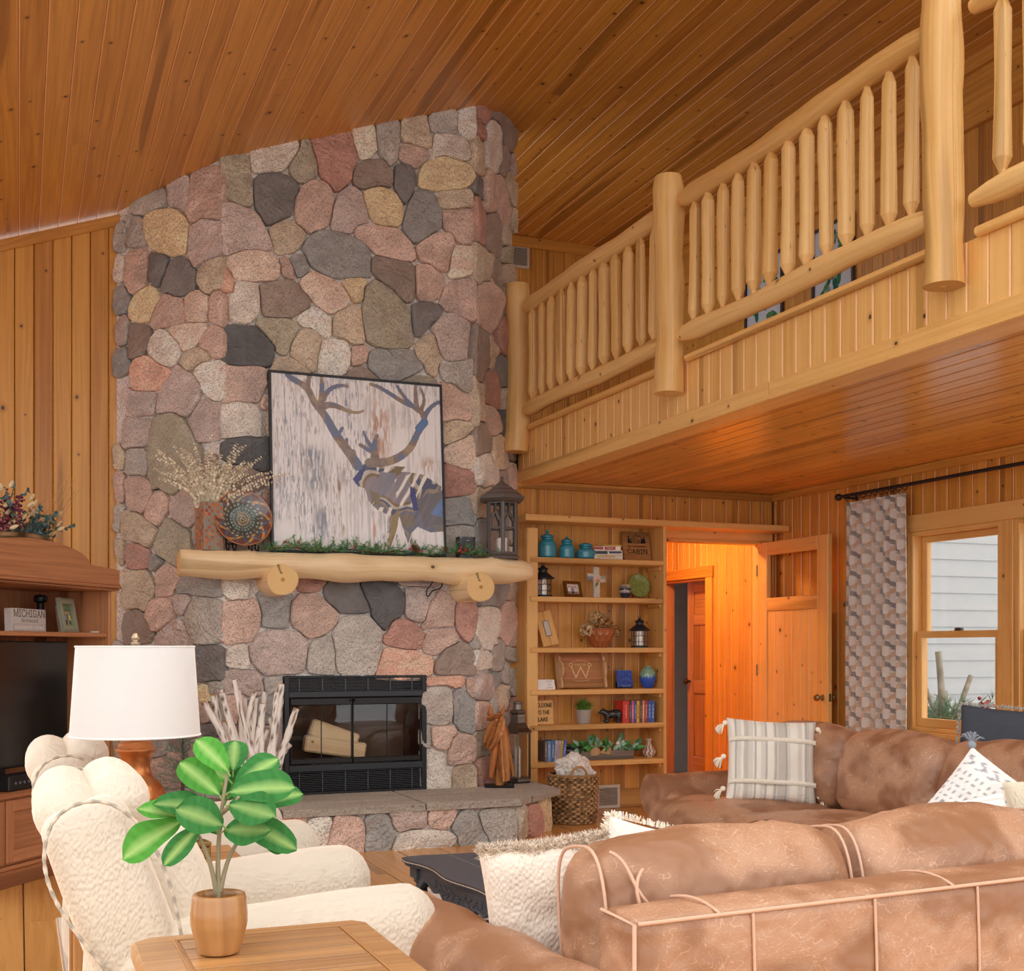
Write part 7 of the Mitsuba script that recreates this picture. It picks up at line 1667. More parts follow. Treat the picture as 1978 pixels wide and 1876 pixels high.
for k in range(26):
    b = gp[int(r.choice([3, 4, 6, 9, 11, 22, 23, 38, 39, 50, 51, 52]))] + V(r.normal(0, .014), -0.02 + r.normal(0, .01), r.uniform(0.0, 0.04))
    putc(t, 'berry', [(np.array(bs.vertices) + b, np.array(bs.faces), srgb('#b0323a') * r.uniform(0.8, 1.3))], 'vc_gloss', True)
for kx in (2.38, 2.40, 2.60):
    o = V(kx, 7.53 + r.normal(0, 0.005), MZ + 0.05)
    sc = []
    for ly in range(6):
        rr_ = 0.020 * math.sin((ly + 1) / 7 * math.pi) ** 0.7
        for q in range(8):
            an = q / 8 * 2 * np.pi + ly * 0.4
            d = V(math.cos(an), math.sin(an) * 0.8, 0)
            p = o + V(0, 0, -0.018 + ly * 0.007)
            e = V(-d[1], d[0], 0) * 0.006
            sc.append((np.array([p + d * 0.004 - e * .5, p + d * 0.004 + e * .5, p + d * rr_ + e + V(0, 0, .004), p + d * rr_ - e + V(0, 0, .004), p + d * (rr_ + .003) + V(0, 0, .007)]), np.array([[0, 1, 2], [0, 2, 3], [3, 2, 4]]), srgb('#7a4a34') * r.uniform(0.7, 1.3)))
    putc(t, 'pine_cone', sc, 'vc_matte')
lp = np.stack([np.linspace(1.41, 2.91, 70), 7.535 + 0.02 * np.sin(np.linspace(0, 30, 70)), MZ + 0.035 + 0.018 * np.sin(np.linspace(0, 47, 70))], 1)
putc(t, 'light_string', [tube(lp, 0.0022, 5, srgb('#2f6a72'))], 'vc_satin', True)
for k in range(3, 70, 5):
    putc(t, 'bulb', [tube([lp[k], lp[k] + V(0, -0.006, 0.020)], [0.004, 0.0015], 6, srgb('#3d8c96'))], 'vc_gloss', True)

# smart speaker
t = thing('speaker', 'small dark grey smart speaker with rounded corners on the mantel', 'speaker')
sp_ = sbox(-0.058, -0.045, 0.058, 0.045).buffer(0.0).buffer(-0.02).buffer(0.02)
putc(t, 'body', [prism(sp_, 0.128, move((2.765, 7.60, MZ + 0.001)), srgb('#33363c'))], 'vc_satin', 40)
putc(t, 'top_plate', [prism(sp_.buffer(0.001), 0.012, move((2.765, 7.60, MZ + 0.129)), srgb('#15171a'))], 'vc_gloss', 40)
putc(t, 'touch_strip', [bbox(2.755, 2.775, 7.5535, 7.5545, MZ + 0.115, MZ + 0.118, 0, srgb('#c9ccd0'))], 'vc_satin')

# wooden hexagonal lantern with a candle
t = thing('lantern', 'tall weathered hexagonal lantern with arched sides at the right end of the mantel', 'lantern')
LXc, LYc = 3.022, 7.585
G = srgb('#57504c')
Rl = 0.105
hexa = lambda R_, off=0: [(R_ * math.cos(a + off), R_ * math.sin(a + off)) for a in np.arange(6) / 6 * 2 * np.pi]
o = move((LXc, LYc, MZ + 0.001)) @ rotz(12)
def hexring(R0, z0_, R1, z1_):
    a, b = np.array(hexa(R0)), np.array(hexa(R1))
    v = np.vstack([np.c_[a, np.full(6, z0_)], np.c_[b, np.full(6, z1_)]])
    j = np.arange(6)
    f = np.vstack([np.stack([j, (j + 1) % 6, (j + 1) % 6 + 6], 1), np.stack([j, (j + 1) % 6 + 6, j + 6], 1)])
    return v, f
def hexstack(pairs, col):
    out = [hexring(a[0], a[1], b[0], b[1]) for a, b in zip(pairs[:-1], pairs[1:])]
    return xf(o, (*join([(p[0], p[1]) for p in out])[:2], col))
putc(t, 'base', [hexstack([(0.001, 0), (0.128, 0), (0.130, 0.014), (0.112, 0.03), (0.112, 0.036), (0.001, 0.036)], G)], 'vc_satin')
for p in hexa(Rl):
    putc(t, 'corner_post', [xf(o @ move((*p, 0)) @ rotz(math.degrees(math.atan2(p[1], p[0]))), bbox(-0.009, 0.009, -0.010, 0.010, 0.036, 0.385, 0.002, G))], 'vc_satin')
hp = np.array(hexa(Rl))
for k in range(6):
    a, b = hp[k], hp[(k + 1) % 6]
    L = np.linalg.norm(b - a)
    tt = (b - a) / L
    nn = V(tt[1], -tt[0])
    ms = o @ frame_mat((*(a - nn * 0.004), 0.036), x=V(tt[0], tt[1], 0), y=V(0, 0, 1), z=V(nn[0], nn[1], 0))
    arch = Polygon([(L / 2 - 0.030, 0), (L / 2 + 0.030, 0), (L / 2 + 0.030, 0.155), (L / 2, 0.21), (L / 2 - 0.030, 0.155)])
    pan = sbox(0.006, 0, L - 0.006, 0.349).difference(sbox(0.014, 0.010, L - 0.014, 0.335))
    bars = [pan, sbox(0.006, 0.165, L - 0.006, 0.177), LineString([(0.016, 0.18), (0.018, 0.22), (L / 2, 0.285), (L - 0.018, 0.22), (L - 0.016, 0.18)]).buffer(0.005), LineString([(L / 2, 0.285), (L / 2, 0.335)]).buffer(0.004)]
    putc(t, 'side_panel', [prism(unary_union(bars), 0.008, ms, G)], 'vc_satin')
    putc(t, 'wire_grid', [xf(ms, bbox(0.014 + q * (L - 0.028) / 9, 0.0152 + q * (L - 0.028) / 9, 0.29, 0.335, 0.002, 0.0032, 0, G)) for q in range(1, 9)], 'vc_satin')
putc(t, 'eaves', [hexstack([(0.10, 0.380), (0.145, 0.384), (0.168, 0.402), (0.168, 0.416), (0.158, 0.420)], G)], 'vc_satin')
putc(t, 'roof', [hexstack([(0.160, 0.419), (0.024, 0.515), (0.016, 0.520)], srgb('#5d5450'))], 'vc_satin')
for row in range(3):
    putc(t, 'roof_shingle_line', [hexstack([(0.160 - 0.136 * (row + 0.05) / 3.2 + 0.004, 0.4195 + 0.096 * row / 3.2), (0.160 - 0.136 * (row + .05) / 3.2 + 0.004, 0.4215 + 0.096 * row / 3.2 + 0.002)], srgb('#6d635d'))], 'vc_satin')
putc(t, 'finial', [lathe(rprof([(0.016, 0.515), (0.018, 0.522), (0.008, 0.532), (0.012, 0.542), (0.007, 0.556), (0, 0.560)], 0.004), 12, m=o, col=G)], 'vc_satin', True)
cd = thing('candle', 'white pillar candle inside the hexagonal lantern on the mantel', 'candle')
putc(cd, 'wax', [lathe(rprof([(0, 0.037), (0.036, 0.037), (0.037, 0.14), (0.03, 0.143), (0.01, 0.138), (0, 0.138)], 0.004), 28, (LXc, LYc, MZ + 0.002), srgb('#f1ece0'))], 'vc_satin', 40)
putc(cd, 'wick', [tube([(LXc, LYc, MZ + 0.138), (LXc + 0.002, LYc, MZ + 0.150)], 0.0015, 5, srgb('#2a2622'))], 'vc_matte')

# thin cord hanging under the mantel
t = thing('cord', 'thin black cord looped under the mantel', 'cord')
putc(t, None, [tube(spline([(2.62, 7.66, 1.665), (2.60, 7.685, 1.62), (2.555, 7.69, 1.60), (2.53, 7.69, 1.57), (2.52, 7.69, 1.59), (2.545, 7.69, 1.64), (2.56, 7.68, 1.67)], 24), 0.004, 6, srgb('#1a1a1c'))], 'vc_satin', True)

# two framed botanical prints on the loft's wall
for k, (y0, y1) in enumerate(((7.25, 7.75), (8.14, 8.68))):
    t = thing('botanical_print', ('framed print of green leaves on the loft wall, nearer to the viewer', 'framed print of green leaves on the loft wall near the middle post')[k], 'picture', 'botanical prints on the loft wall')
    m = frame_mat((XR - 0.002, (y0 + y1) / 2, 3.75), x=V(0, -1, 0), y=V(0, 0, 1), z=V(-1, 0, 0))
    w, h = y1 - y0, 0.68
    putc(t, 'frame', [prism(sbox(-w / 2, 0, w / 2, h).difference(sbox(-w / 2 + .02, .02, w / 2 - .02, h - .02)), 0.025, m, srgb('#3a2c22'))], 'vc_satin')
    putc(t, 'mat_board', [xf(m, bbox(-w / 2 + .015, w / 2 - .015, .015, h - .015, 0, 0.008, 0, srgb('#c3cbd6')))], 'vc_satin')
    lp = []
    for q in range(22):
        a = r.uniform(0, 2 * np.pi)
        c0 = V(r.uniform(-w / 2 + .1, w / 2 - .1), r.uniform(.1, h - .1), 0)
        g = affinity.translate(affinity.rotate(affinity.scale(Point(0, 0).buffer(1, 6), 0.022, 0.055), math.degrees(a)), c0[0], c0[1])
        lp.append(prism(g.intersection(sbox(-w / 2 + .05, .05, w / 2 - .05, h - .05)), 0.0006, m @ move((0, 0, 0.0082 + q * 0.0002)), srgb(['#3f7a4c', '#2f6a5c', '#7f9f8c', '#54885a'][q % 4])))
    putc(t, 'leaf_drawing', lp, 'vc_matte')
# ------------------------------------------------------------------ open plank door, curtain, what lies beyond the window
d1 = struct('door_1', 'light pine plank door standing open against the right wall, with an opening in its upper part')
DXc, DYh, DYl = 5.535, 8.275, 7.36               # leaf plane, hinge edge, latch edge
def dleaf(nm, y0, y1, z0, z1, x0=-0.02, x1=0.02, sort=LIGHT, c=0.004, axis=None, **k):
    return beam(d1, nm, DXc + x0, DXc + x1, y0, y1, z0, z1, sort, c, axis=axis, **k)
dleaf('stile', DYh - 0.13, DYh, 0.012, 2.07)
dleaf('stile', DYl, DYl + 0.135, 0.012, 2.07)
dleaf('rail', DYl + 0.135, DYh - 0.13, 1.965, 2.07)
dleaf('rail', DYl + 0.135, DYh - 0.13, 1.52, 1.625)
dleaf('rail', DYl + 0.135, DYh - 0.13, 0.012, 0.20)
y = DYl + 0.135
k = (DYh - 0.13 - y) / 6
for j in range(6):
    planks(d1, 'plank', LIGHT, (DXc - 0.010, 0, 0), (0, 0, 1), (0, 1, 0), (-1, 0, 0), [(y + j * k, y + (j + 1) * k, 0.20, 0.20, 1.52, 1.52)], t=0.02, ch=0.005, gap=0.002)
brass = srgb('#9a8a68')
for sx in (-1, 1):
    kn = lathe(rprof([(0, 0), (0.026, 0), (0.026, 0.006), (0.010, 0.012), (0.010, 0.034), (0.026, 0.042), (0.029, 0.054), (0.020, 0.066), (0, 0.068)], 0.004), 24, m=move((DXc + sx * 0.02, DYl + 0.065, 0.86)) @ rot((0, 1, 0), 90 * sx), col=brass)
    putc(d1, 'knob', [kn], 'vc_metal', 40, label='round brass knob')
putc(d1, 'latch_plate', [bbox(DXc - 0.012, DXc + 0.012, DYl - 0.002, DYl + 0.001, 0.83, 0.89, 0.001, brass)], 'vc_metal')
for z in (0.25, 1.05, 1.85):
    putc(d1, 'hinge', [tube([(DXc - 0.024, DYh + 0.002, z - 0.045), (DXc - 0.024, DYh + 0.002, z + 0.045)], 0.006, 8, brass * 0.7)], 'vc_metal')


def cloth_fn(p, n, uv):
    """Tumbling-block print of striped rhombs."""
    w, a, b = 0.150, 0.040, 0.033
    x, y = uv.x, uv.y
    res_x, res_y, best, par = mi.Float(0), mi.Float(0), mi.Float(9), mi.Float(0)
    for odd in (0, 1):
        row = dr.floor(y / (2 * (a + b)) + 0.5 - 0.5 * odd) * 2 + odd
        cy = row * (a + b)
        colm = dr.floor((x - 0.5 * w * odd) / w + 0.5)
        lx, ly = x - colm * w - 0.5 * w * odd, y - cy
        q = dr.abs(lx) / (w / 2)
        hi, lo_ = 2 * a - a * q, -b + a * q
        m = dr.maximum(ly - hi, lo_ - ly)
        take = m < best
        best = dr.select(take, m, best)
        res_x, res_y = dr.select(take, lx, res_x), dr.select(take, ly, res_y)
        par = dr.select(take, colm * 2 + odd, par)
    q = dr.abs(res_x) / (w / 2)
    e = res_y - a * q
    top = e > 0
    s = res_y + a * q
    st_top = dr.abs((s / 0.0125) - dr.floor(s / 0.0125) - 0.5) > 0.38
    t2 = e / 0.0085
    st_side = dr.abs(t2 - dr.floor(t2) - 0.5) > 0.33
    left = res_x < 0
    white = mi.Color3f(0.78, 0.76, 0.71)
    grp = cell_rand(dr.floor(par / 3), 3)
    dark = dr.select(grp > 0.55, mi.Color3f(0.09, 0.095, 0.11), mi.Color3f(0.27, 0.25, 0.22))
    side = dr.select(left, dark, mi.Color3f(0.50, 0.33, 0.19))
    c = dr.select(top, dr.select(st_top, mi.Color3f(0.45, 0.44, 0.42), white), dr.select(st_side, white * 0.92, side))
    return c


scene['curtain_cloth'] = two(P(proc(cloth_fn), 0.9, 0.1, sheen=0.3))
t = thing('curtain', 'white, tan and grey block patterned curtain hanging in folds left of the window', 'curtain')
CX, CY0, CY1, CZ0, CZ1 = 5.585, 6.575, 7.225, 0.02, 2.285
nu, nv = 150, 60
u = np.linspace(0, 1, nu)
U, Wv = np.meshgrid(u, np.linspace(0, 1, nv))
ph = U * 9 * 2 * np.pi + 0.5 * np.sin(U * 11)
amp = 0.028 * (0.75 + 0.35 * np.sin(U * 23 + 1)) * (0.75 + 0.35 * Wv)
X = CX + amp * np.sin(ph) + 0.004 * np.sin(Wv * 9 + U * 30)
Yc = CY0 + (CY1 - CY0) * (1 - U) + 0.012 * np.cos(ph) + 0.02 * Wv * (0.5 - U)
Z = CZ1 + (CZ0 - CZ1) * Wv
arc = np.r_[0, np.cumsum(np.hypot(np.diff(X[30]), np.diff(Yc[30])))]
v = np.stack([X.ravel(), Yc.ravel(), Z.ravel()], 1)
a = (np.arange(nv - 1)[:, None] * nu + np.arange(nu - 1)).ravel()
f = np.vstack([np.stack([a, a + 1, a + nu + 1], 1), np.stack([a, a + nu + 1, a + nu], 1)])
put(t, 'cloth', (v, f), 'curtain_cloth', True, uv=np.stack([np.tile(arc / arc[-1] * 0.66, nv), Z.ravel()], 1))
K = srgb('#1a1b22')
t2 = thing('curtain_rod', 'black curtain rod with a round finial over the window', 'curtain rod')
putc(t2, 'rod', [tube([(5.565, 7.27, 2.332), (5.565, 3.0, 2.332)], 0.0125, 12, K)], 'vc_satin', 40)
putc(t2, 'finial', [lathe(rprof([(0, -0.03), (0.018, -0.026), (0.03, 0), (0.018, 0.026), (0.012, 0.03), (0.013, 0.05), (0, 0.05)], 0.012, 5), 20, m=move((5.565, 7.30, 2.332)) @ rot((1, 0, 0), 90), col=K)], 'vc_gloss', True)
for yb in (7.235, 4.9):
    putc(t2, 'bracket', [tube([(5.565, yb, 2.322), (XR, yb, 2.322)], 0.007, 8, K), bbox(XR - 0.006, XR, yb - 0.012, yb + 0.012, 2.28, 2.36, 0.002, K)], 'vc_satin')
for k in range(11):
    yy = CY1 - 0.02 - k * (CY1 - CY0 - 0.03) / 10
    q = np.arange(18) / 18 * 2 * np.pi
    putc(t, 'ring', [tube(np.stack([5.565 + 0.021 * np.cos(q), 0 * q + yy, 2.322 + 0.021 * np.sin(q)], 1), 0.003, 6, K, closed=True), tube([(5.565, yy, 2.302), (5.575, yy, 2.280)], 0.002, 5, K)], 'vc_satin', True)

# beyond the window: a wing of the house with lap siding, a planter, a patio chair
sw = struct('wall_outside', 'white lap siding of the house wing outside the window')
z = -0.6
while z < 4.6:
    zz = z + 0.188
    v = np.array([[5.9, 10.62, z], [15.0, 10.62, z], [15.0, 10.62 + 0.014, zz + 0.01], [5.9, 10.62 + 0.014, zz + 0.01], [5.9, 10.64, z], [15.0, 10.64, z]])
    c = srgb('#b4b4b2')[None] * np.ones((6, 1))
    putc(sw, 'siding_board', [(v, np.array([[0, 1, 2], [0, 2, 3], [0, 4, 5], [0, 5, 1]]), c)], 'vc_matte')
    z = zz
plain(sw, 'sheathing', bbox(5.9, 15.0, 10.645, 10.7, -0.6, 4.7), '#9a9a98')
gd = struct('ground_outside')
plain(gd, 'deck', bbox(5.85, 16, 2.0, 10.7, -0.35, -0.25), '#c9c9c9')
r = np.random.default_rng(15)
t = thing('planter', 'outdoor planter of cut birch poles, pine boughs and red berries outside the window', 'planter')
ox, oy = 6.74, 7.52
putc(t, 'tub', [lathe(rprof([(0, -0.25), (0.2, -0.25), (0.27, 0.53), (0.29, 0.56), (0.26, 0.56), (0, 0.52)], 0.01), 28, (ox, oy, 0), srgb('#5f5a55'))], 'vc_matte', 40)
for k, (dx, dy, z1_, rad) in enumerate(((-0.16, 0.12, 0.98, .018), (0.0, 0.07, 1.17, .030), (0.25, -0.06, 0.98, .024), (0.10, 0.1, 0.85, .02))):
    lean = V(dx * 0.9, dy * 0.9, 0)
    pth = spline([V(ox, oy, 0.5) + lean * 0.3, V(ox, oy, 0.8) + lean * 0.6 + V(0.015, 0, 0), V(ox, oy, z1_ + 0.03) + lean], 14)
    v, f, _ = tube(pth, np.linspace(rad, rad * 0.85, 14), 10)
    putc(t, 'branch', [(v, f, tint(v, srgb('#a39a8a'), 0.5, 30, k))], 'vc_matte', True)
nd = []
for k in range(70):
    b = V(ox, oy, 0.56) + V(r.normal(0.02, .16), r.normal(0, .1), r.uniform(-0.02, 0.12))
    d = unit(V(r.normal(0.15, 0.7), r.normal(-0.2, 0.5), r.uniform(0.1, 1.2)))
    L = r.uniform(0.10, 0.30)
    for i in range(34):
        p = b + d * L * i / 34
        nd_ = unit(d * 0.9 + unit(r.normal(size=3)) * 0.7)
        e = unit(np.cross(nd_, r.normal(size=3))) * 0.003
        nd.append((np.array([p - e, p + e, p + nd_ * 0.09]), np.array([[0, 1, 2]]), srgb('#6f8a6a') * r.uniform(0.5, 1.3)))
putc(t, 'pine_needles', nd, 'vc_matte', kind='stuff')
bs = trimesh.creation.icosphere(1, 0.016)
for k in range(11):
    putc(t, 'berry', [(np.array(bs.vertices) + V(ox + 0.27 + r.normal(0, .035), oy - 0.15 + r.normal(0, .03), 0.78 + r.normal(0, .03)), np.array(bs.faces), srgb('#a02c38'))], 'vc_gloss', True)
t = thing('patio_chair', 'grey metal patio chair half seen outside the window', 'chair')
mc = rotz(35, (7.38, 7.05, -0.10))
GR = srgb('#a3a19c')
def cbar(nm, pts, rad=0.016, n=20):
    q = spline(pts, n) if len(pts) > 2 else np.array(pts)
    putc(t, nm, [xf(mc, tube(q, rad, 8, GR))], 'vc_satin', True)
cbar('back_frame', [(-0.28, 0.22, 0.42), (-0.27, 0.32, 0.85), (-0.12, 0.36, 0.99), (0.12, 0.36, 0.99), (0.27, 0.32, 0.85), (0.28, 0.22, 0.42)])
for x in (-0.14, 0.0, 0.14):
    cbar('back_bar', [(x, 0.23, 0.42), (x, 0.35, 0.97)], 0.008)
for s in (-1, 1):
    cbar('arm', [(s * 0.28, 0.30, 0.66), (s * 0.31, 0.05, 0.68), (s * 0.31, -0.25, 0.66), (s * 0.29, -0.30, 0.40), (s * 0.28, -0.30, 0.0)])
    cbar('leg', [(s * 0.28, 0.22, 0.42), (s * 0.29, 0.30, 0.0)])
putc(t, 'seat', [xf(mc, bbox(-0.28, 0.28, -0.28, 0.24, 0.40, 0.43, 0.008, GR))], 'vc_satin')
t = thing('patio_railing', 'pale grey deck railing outside the right-hand window', 'railing')
for k, x in enumerate(np.arange(7.4, 9.9, 1.2)):
    putc(t, 'post', [bbox(x - 0.045, x + 0.045, 8.2, 8.29, -0.25, 0.75, 0.004, srgb('#b9bab6'))], 'vc_satin')
putc(t, 'top_rail', [bbox(7.3, 9.95, 8.18, 8.31, 0.72, 0.76, 0.004, srgb('#b9bab6'))], 'vc_satin')
# ------------------------------------------------------------------ things on and beside the hearth
r = np.random.default_rng(21)


def wicker(R, h, z0, o, cols, seed, rows=26, n=132, taper=0.92, hole=None):
    """Woven basket wall: staggered over-and-under bumps on a lathe, open at the top."""
    nz = rows * 5
    zz = np.linspace(0, h, nz)
    a = np.arange(n) / n * 2 * np.pi
    A, Z = np.meshgrid(a, zz)
    prof = R * (taper + (1 - taper) * np.sin(np.clip(Z / h, 0, 1) * np.pi / 2) ** 0.7)
    row = np.floor(Z / h * rows)
    fz = Z / h * rows - row
    sx = np.sin(A * n / 6 + row * np.pi)
    bump = np.sin(fz * np.pi) ** 0.6 * (0.45 + 0.55 * sx)
    rad = prof + 0.007 * bump
    v = np.stack([rad * np.cos(A), rad * np.sin(A), Z], -1).reshape(-1, 3)
    i, j = np.meshgrid(np.arange(nz - 1), np.arange(n), indexing='ij')
    p, q = i * n + j, i * n + (j + 1) % n
    f = np.stack([p, q, q + n, p + n], -1).reshape(-1, 4)
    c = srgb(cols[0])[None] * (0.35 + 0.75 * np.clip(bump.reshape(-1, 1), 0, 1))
    pick = meshkit.noise(np.stack([row.ravel() * 1.7, np.floor(A.ravel() * n / 12) * 1.3, 0 * row.ravel() + seed], 1))
    c[pick > 0.62] *= srgb(cols[1]) / srgb(cols[0])
    return v + np.array(o) + V(0, 0, z0), f, np.clip(c, 0, 1)


# wicker basket with a throw
t = thing('basket', 'tall round brown wicker basket on the floor between hearth and bookcase', 'basket')
bx, by = 3.615, 7.72
v, f, c = wicker(0.178, 0.335, 0.004, (bx, by, 0), ('#c9a172', '#8a6a4a'), 1, 20, 120)
putc(t, 'wall', [(v, f, c)], 'vc_matte', True)
v, f, c = wicker(0.165, 0.335, 0.004, (bx, by, 0), ('#8a6a4a', '#6a5038'), 2, 20, 60)
putc(t, 'lining', [(v, f[:, ::-1], c)], 'vc_matte', True)
putc(t, 'bottom', [lathe([(0, 0.002), (0.165, 0.002), (0.165, 0.012), (0, 0.012)], 40, (bx, by, 0), srgb('#7a5c40'))], 'vc_matte')
q = np.arange(60) / 60 * 2 * np.pi
putc(t, 'rim', [tube(np.stack([bx + 0.176 * np.cos(q), by + 0.176 * np.sin(q), 0.338 + 0.003 * np.sin(q * 20)], 1), 0.009, 8, srgb('#9c7a54'), closed=True)], 'vc_matte', True)
for s in (-1, 1):
    hp_ = [V(bx + 0.172 * math.cos(a_), by + 0.172 * math.sin(a_), z_) for a_, z_ in ((-2.1 + (0 if s < 0 else 3.14), .31), (-2.0 + (0 if s < 0 else 3.14), .38), (-1.75 + (0 if s < 0 else 3.14), .405), (-1.5 + (0 if s < 0 else 3.14), .38), (-1.4 + (0 if s < 0 else 3.14), .31))]
    putc(t, 'handle', [tube(spline(hp_, 20), 0.008, 8, srgb('#b08a5c'))], 'vc_matte', True)
t = thing('throw_blanket', 'crumpled white and grey throw blanket stuffed in the wicker basket', 'blanket')
g = trimesh.creation.icosphere(5, 1.0)
v = np.array(g.vertices)
n1 = vnoise(v, 2.2, 4, 3)
n2 = np.abs(vnoise(v, 3.5, 9, 2))
rad = 1 + 0.55 * n1 - 0.7 * n2
v = v * rad[:, None] * V(0.148, 0.140, 0.13) + V(bx + 0.01, by, 0.33)
v[:, 2] += np.where(v[:, 2] > 0.34, 0.25 * (v[:, 0] - bx) * -0.2 + 0.02, 0)
c = np.where((np.sin(v[:, 0] * 120 + n1 * 30) > 0.55)[:, None], srgb('#c9c2b8'), srgb('#ece8e1'))
putc(t, None, [(v, np.array(g.faces), c)], 'vc_matte', True)

# birch logs in a basket
t = thing('log_basket', 'white-topped wicker basket on the hearth holding upright birch branches', 'basket')
hx, hy = 1.335, 7.36
v, f, c = wicker(0.165, 0.19, HT + 0.006, (hx, hy, 0), ('#a9855c', '#e2dcd2'), 5, 11, 96, 0.82)
zt = v[:, 2] > HT + 0.14
c[zt] = np.where((np.sin(np.arctan2(v[zt, 1] - hy, v[zt, 0] - hx) * 24) > -0.35)[:, None], srgb('#e6e0d8'), srgb('#7c6248'))
putc(t, 'wall', [(v, f, c)], 'vc_matte', True)
putc(t, 'bottom', [lathe([(0, HT + 0.006), (0.14, HT + 0.006), (0.14, HT + 0.02), (0, HT + 0.02)], 32, (hx, hy, 0), srgb('#7a5c40'))], 'vc_matte')
tops = [(415, 335, 590, 640, 10), (465, 310, 520, 560, 11), (510, 290, 560, 450, 9), (545, 245, 640, 560, 8), (575, 290, 560, 480, 9), (610, 330, 650, 600, 9), (640, 295, 620, 450, 8), (655, 325, 625, 560, 8), (705, 305, 650, 420, 9), (760, 265, 700, 600, 12), (775, 325, 740, 560, 9), (820, 370, 750, 620, 11), (520, 420, 590, 630, 14), (810, 525, 720, 650, 14), (495, 300, 550, 600, 9), (685, 350, 690, 640, 11), (590, 420, 660, 650, 10), (740, 300, 735, 640, 10)]
BIRCH = ['birch branch farthest left, leaning out over the left rim of its basket', 'birch branch with a side twig, second from the left rim', 'slim birch branch crossing left of the middle of the bunch', 'tallest thin birch branch, top end left of the middle', 'birch branch with a short twig just right of the tallest thin one', 'birch branch in the middle of the bunch with its top below the tallest', 'short-topped birch branch behind the middle of the bunch', 'slim straight birch branch right of the middle', 'birch branch bent to the right behind the thick one', 'thick tall birch branch with a twig in the right half of the bunch', 'birch branch just right of the thick tall one', 'birch branch leaning out to the right across the firebox door', 'short thick birch branch low at the left front of the bunch', 'short thick birch branch low at the right front, pale cut end to the right', 'birch branch between the left pair, partly behind them', 'brownish birch branch with a twig, in the right centre front', 'lower birch branch in the centre front of the bunch', 'birch branch hidden partly behind the thick tall one']
for k, (xa, ya, xb, yb, rd) in enumerate(tops):
    S = 7.31 / 2334 / 2.198
    dx = (k * 0.37 % 1 - 0.5) * 0.16
    def pos(x, y, dy):
        return V(hx + (x - 660) * S * 0.95, hy + dy - 0.02, 0.474 - (y - 640) * S)
    top, bot = pos(xa, ya, dx * 1.3), pos(xb, min(yb, 640), dx * 0.6)
    if bot[2] > 0.5:
        d = unit(bot - top)
        foot = bot + d * (bot[2] - 0.40) / max(-d[2], 0.3)
    else:
        foot = bot + unit(bot - top) * 0.1
    foot[:2] = V(hx, hy) + np.clip(foot[:2] - V(hx, hy), -0.09, 0.09)
    foot[2] = max(foot[2], HT + 0.05)
    mid_ = (top + foot) / 2 + V(r.normal(0, .012), r.normal(0, .012), 0)
    pth = spline([foot, mid_, top], 18)
    R0 = rd * S * 1.3
    v, f, _ = tube(pth, np.linspace(R0 * 1.1, R0 * 0.95, 18) * (1 + 0.10 * np.sin(np.arange(18) * 1.9 + k)), 12)
    L = np.repeat(np.linspace(0, np.linalg.norm(top - foot), 18), 12)
    c = np.tile(srgb('#efeae3'), (len(v), 1)) * (0.82 + 0.4 * meshkit.fbm(v * 60, 3)[:, None])
    spot = meshkit.noise(v * V(60, 60, 170)) > 0.70
    c[spot] = srgb('#6a5a4c')
    c[-1] = srgb('#d8b583')
    g = trimesh.Trimesh(v, f, process=False)
    b = thing('birch_branch', BIRCH[k], 'branch', 'birch branches in the hearth basket')
    putc(b, 'bark', [(v, f, c)], 'vc_matte', 50)
    # pale sawn end
    d = unit(pth[-1] - pth[-2])
    e = unit(np.cross(d, V(0.3, 1, 0.2)))
    e2 = np.cross(d, e)
    q = np.arange(12) / 12 * 2 * np.pi
    ring = pth[-1] + d * 0.0008 + R0 * 0.86 * (np.cos(q)[:, None] * e + np.sin(q)[:, None] * e2)
    putc(b, 'cut_end', [(np.vstack([pth[-1] + d * 0.0008, ring]), np.array([[0, 1 + j, 1 + (j + 1) % 12] for j in range(12)]), srgb('#d2a871'))], 'vc_matte')
    if k in (1, 4, 9, 11, 15):
        p0 = pth[9]
        d2_ = unit(V(r.choice([-1, 1]) * 0.6, -0.3, 1))
        putc(b, 'twig', [tube([p0, p0 + d2_ * 0.04, p0 + d2_ * 0.075 + V(0, 0, 0.02)], [R0 * .7, R0 * .6, R0 * .5], 8, srgb('#cfc8bd'))], 'vc_matte', True)

# little evergreen at the left of the hearth
t = thing('small_evergreen', 'small grey-green artificial evergreen on the hearth behind the copper lamp', 'plant')
ex, ey = 0.90, 7.42
putc(t, 'trunk', [tube([(ex, ey, HT + 0.003), (ex + 0.01, ey, 0.55), (ex, ey, 0.78)], [0.012, 0.008, 0.004], 8, srgb('#5b4a38'))], 'vc_matte', True)
putc(t, 'foot', [lathe(rprof([(0, HT + 0.002), (0.05, HT + 0.002), (0.045, HT + 0.05), (0, HT + 0.05)], 0.004), 20, (ex, ey, 0), srgb('#6d5a44'))], 'vc_matte', 40)
nd = []
for k in range(60):
    z = r.uniform(0.36, 0.78)
    w = (0.80 - z) * 0.36 + 0.03
    an = r.uniform(0, 2 * np.pi)
    d = unit(V(math.cos(an), math.sin(an) * 0.7, 0.35))
    for i in range(26):
        p = V(ex, ey, z) + d * w * i / 26
        nd_ = unit(d * 0.8 + unit(r.normal(size=3)) * 0.8)
        e = unit(np.cross(nd_, r.normal(size=3))) * 0.0018
        nd.append((np.array([p - e, p + e, p + nd_ * 0.035]), np.array([[0, 1, 2]]), srgb('#7c8f80') * r.uniform(0.45, 1.2)))
putc(t, 'needles', nd, 'vc_matte', kind='stuff')

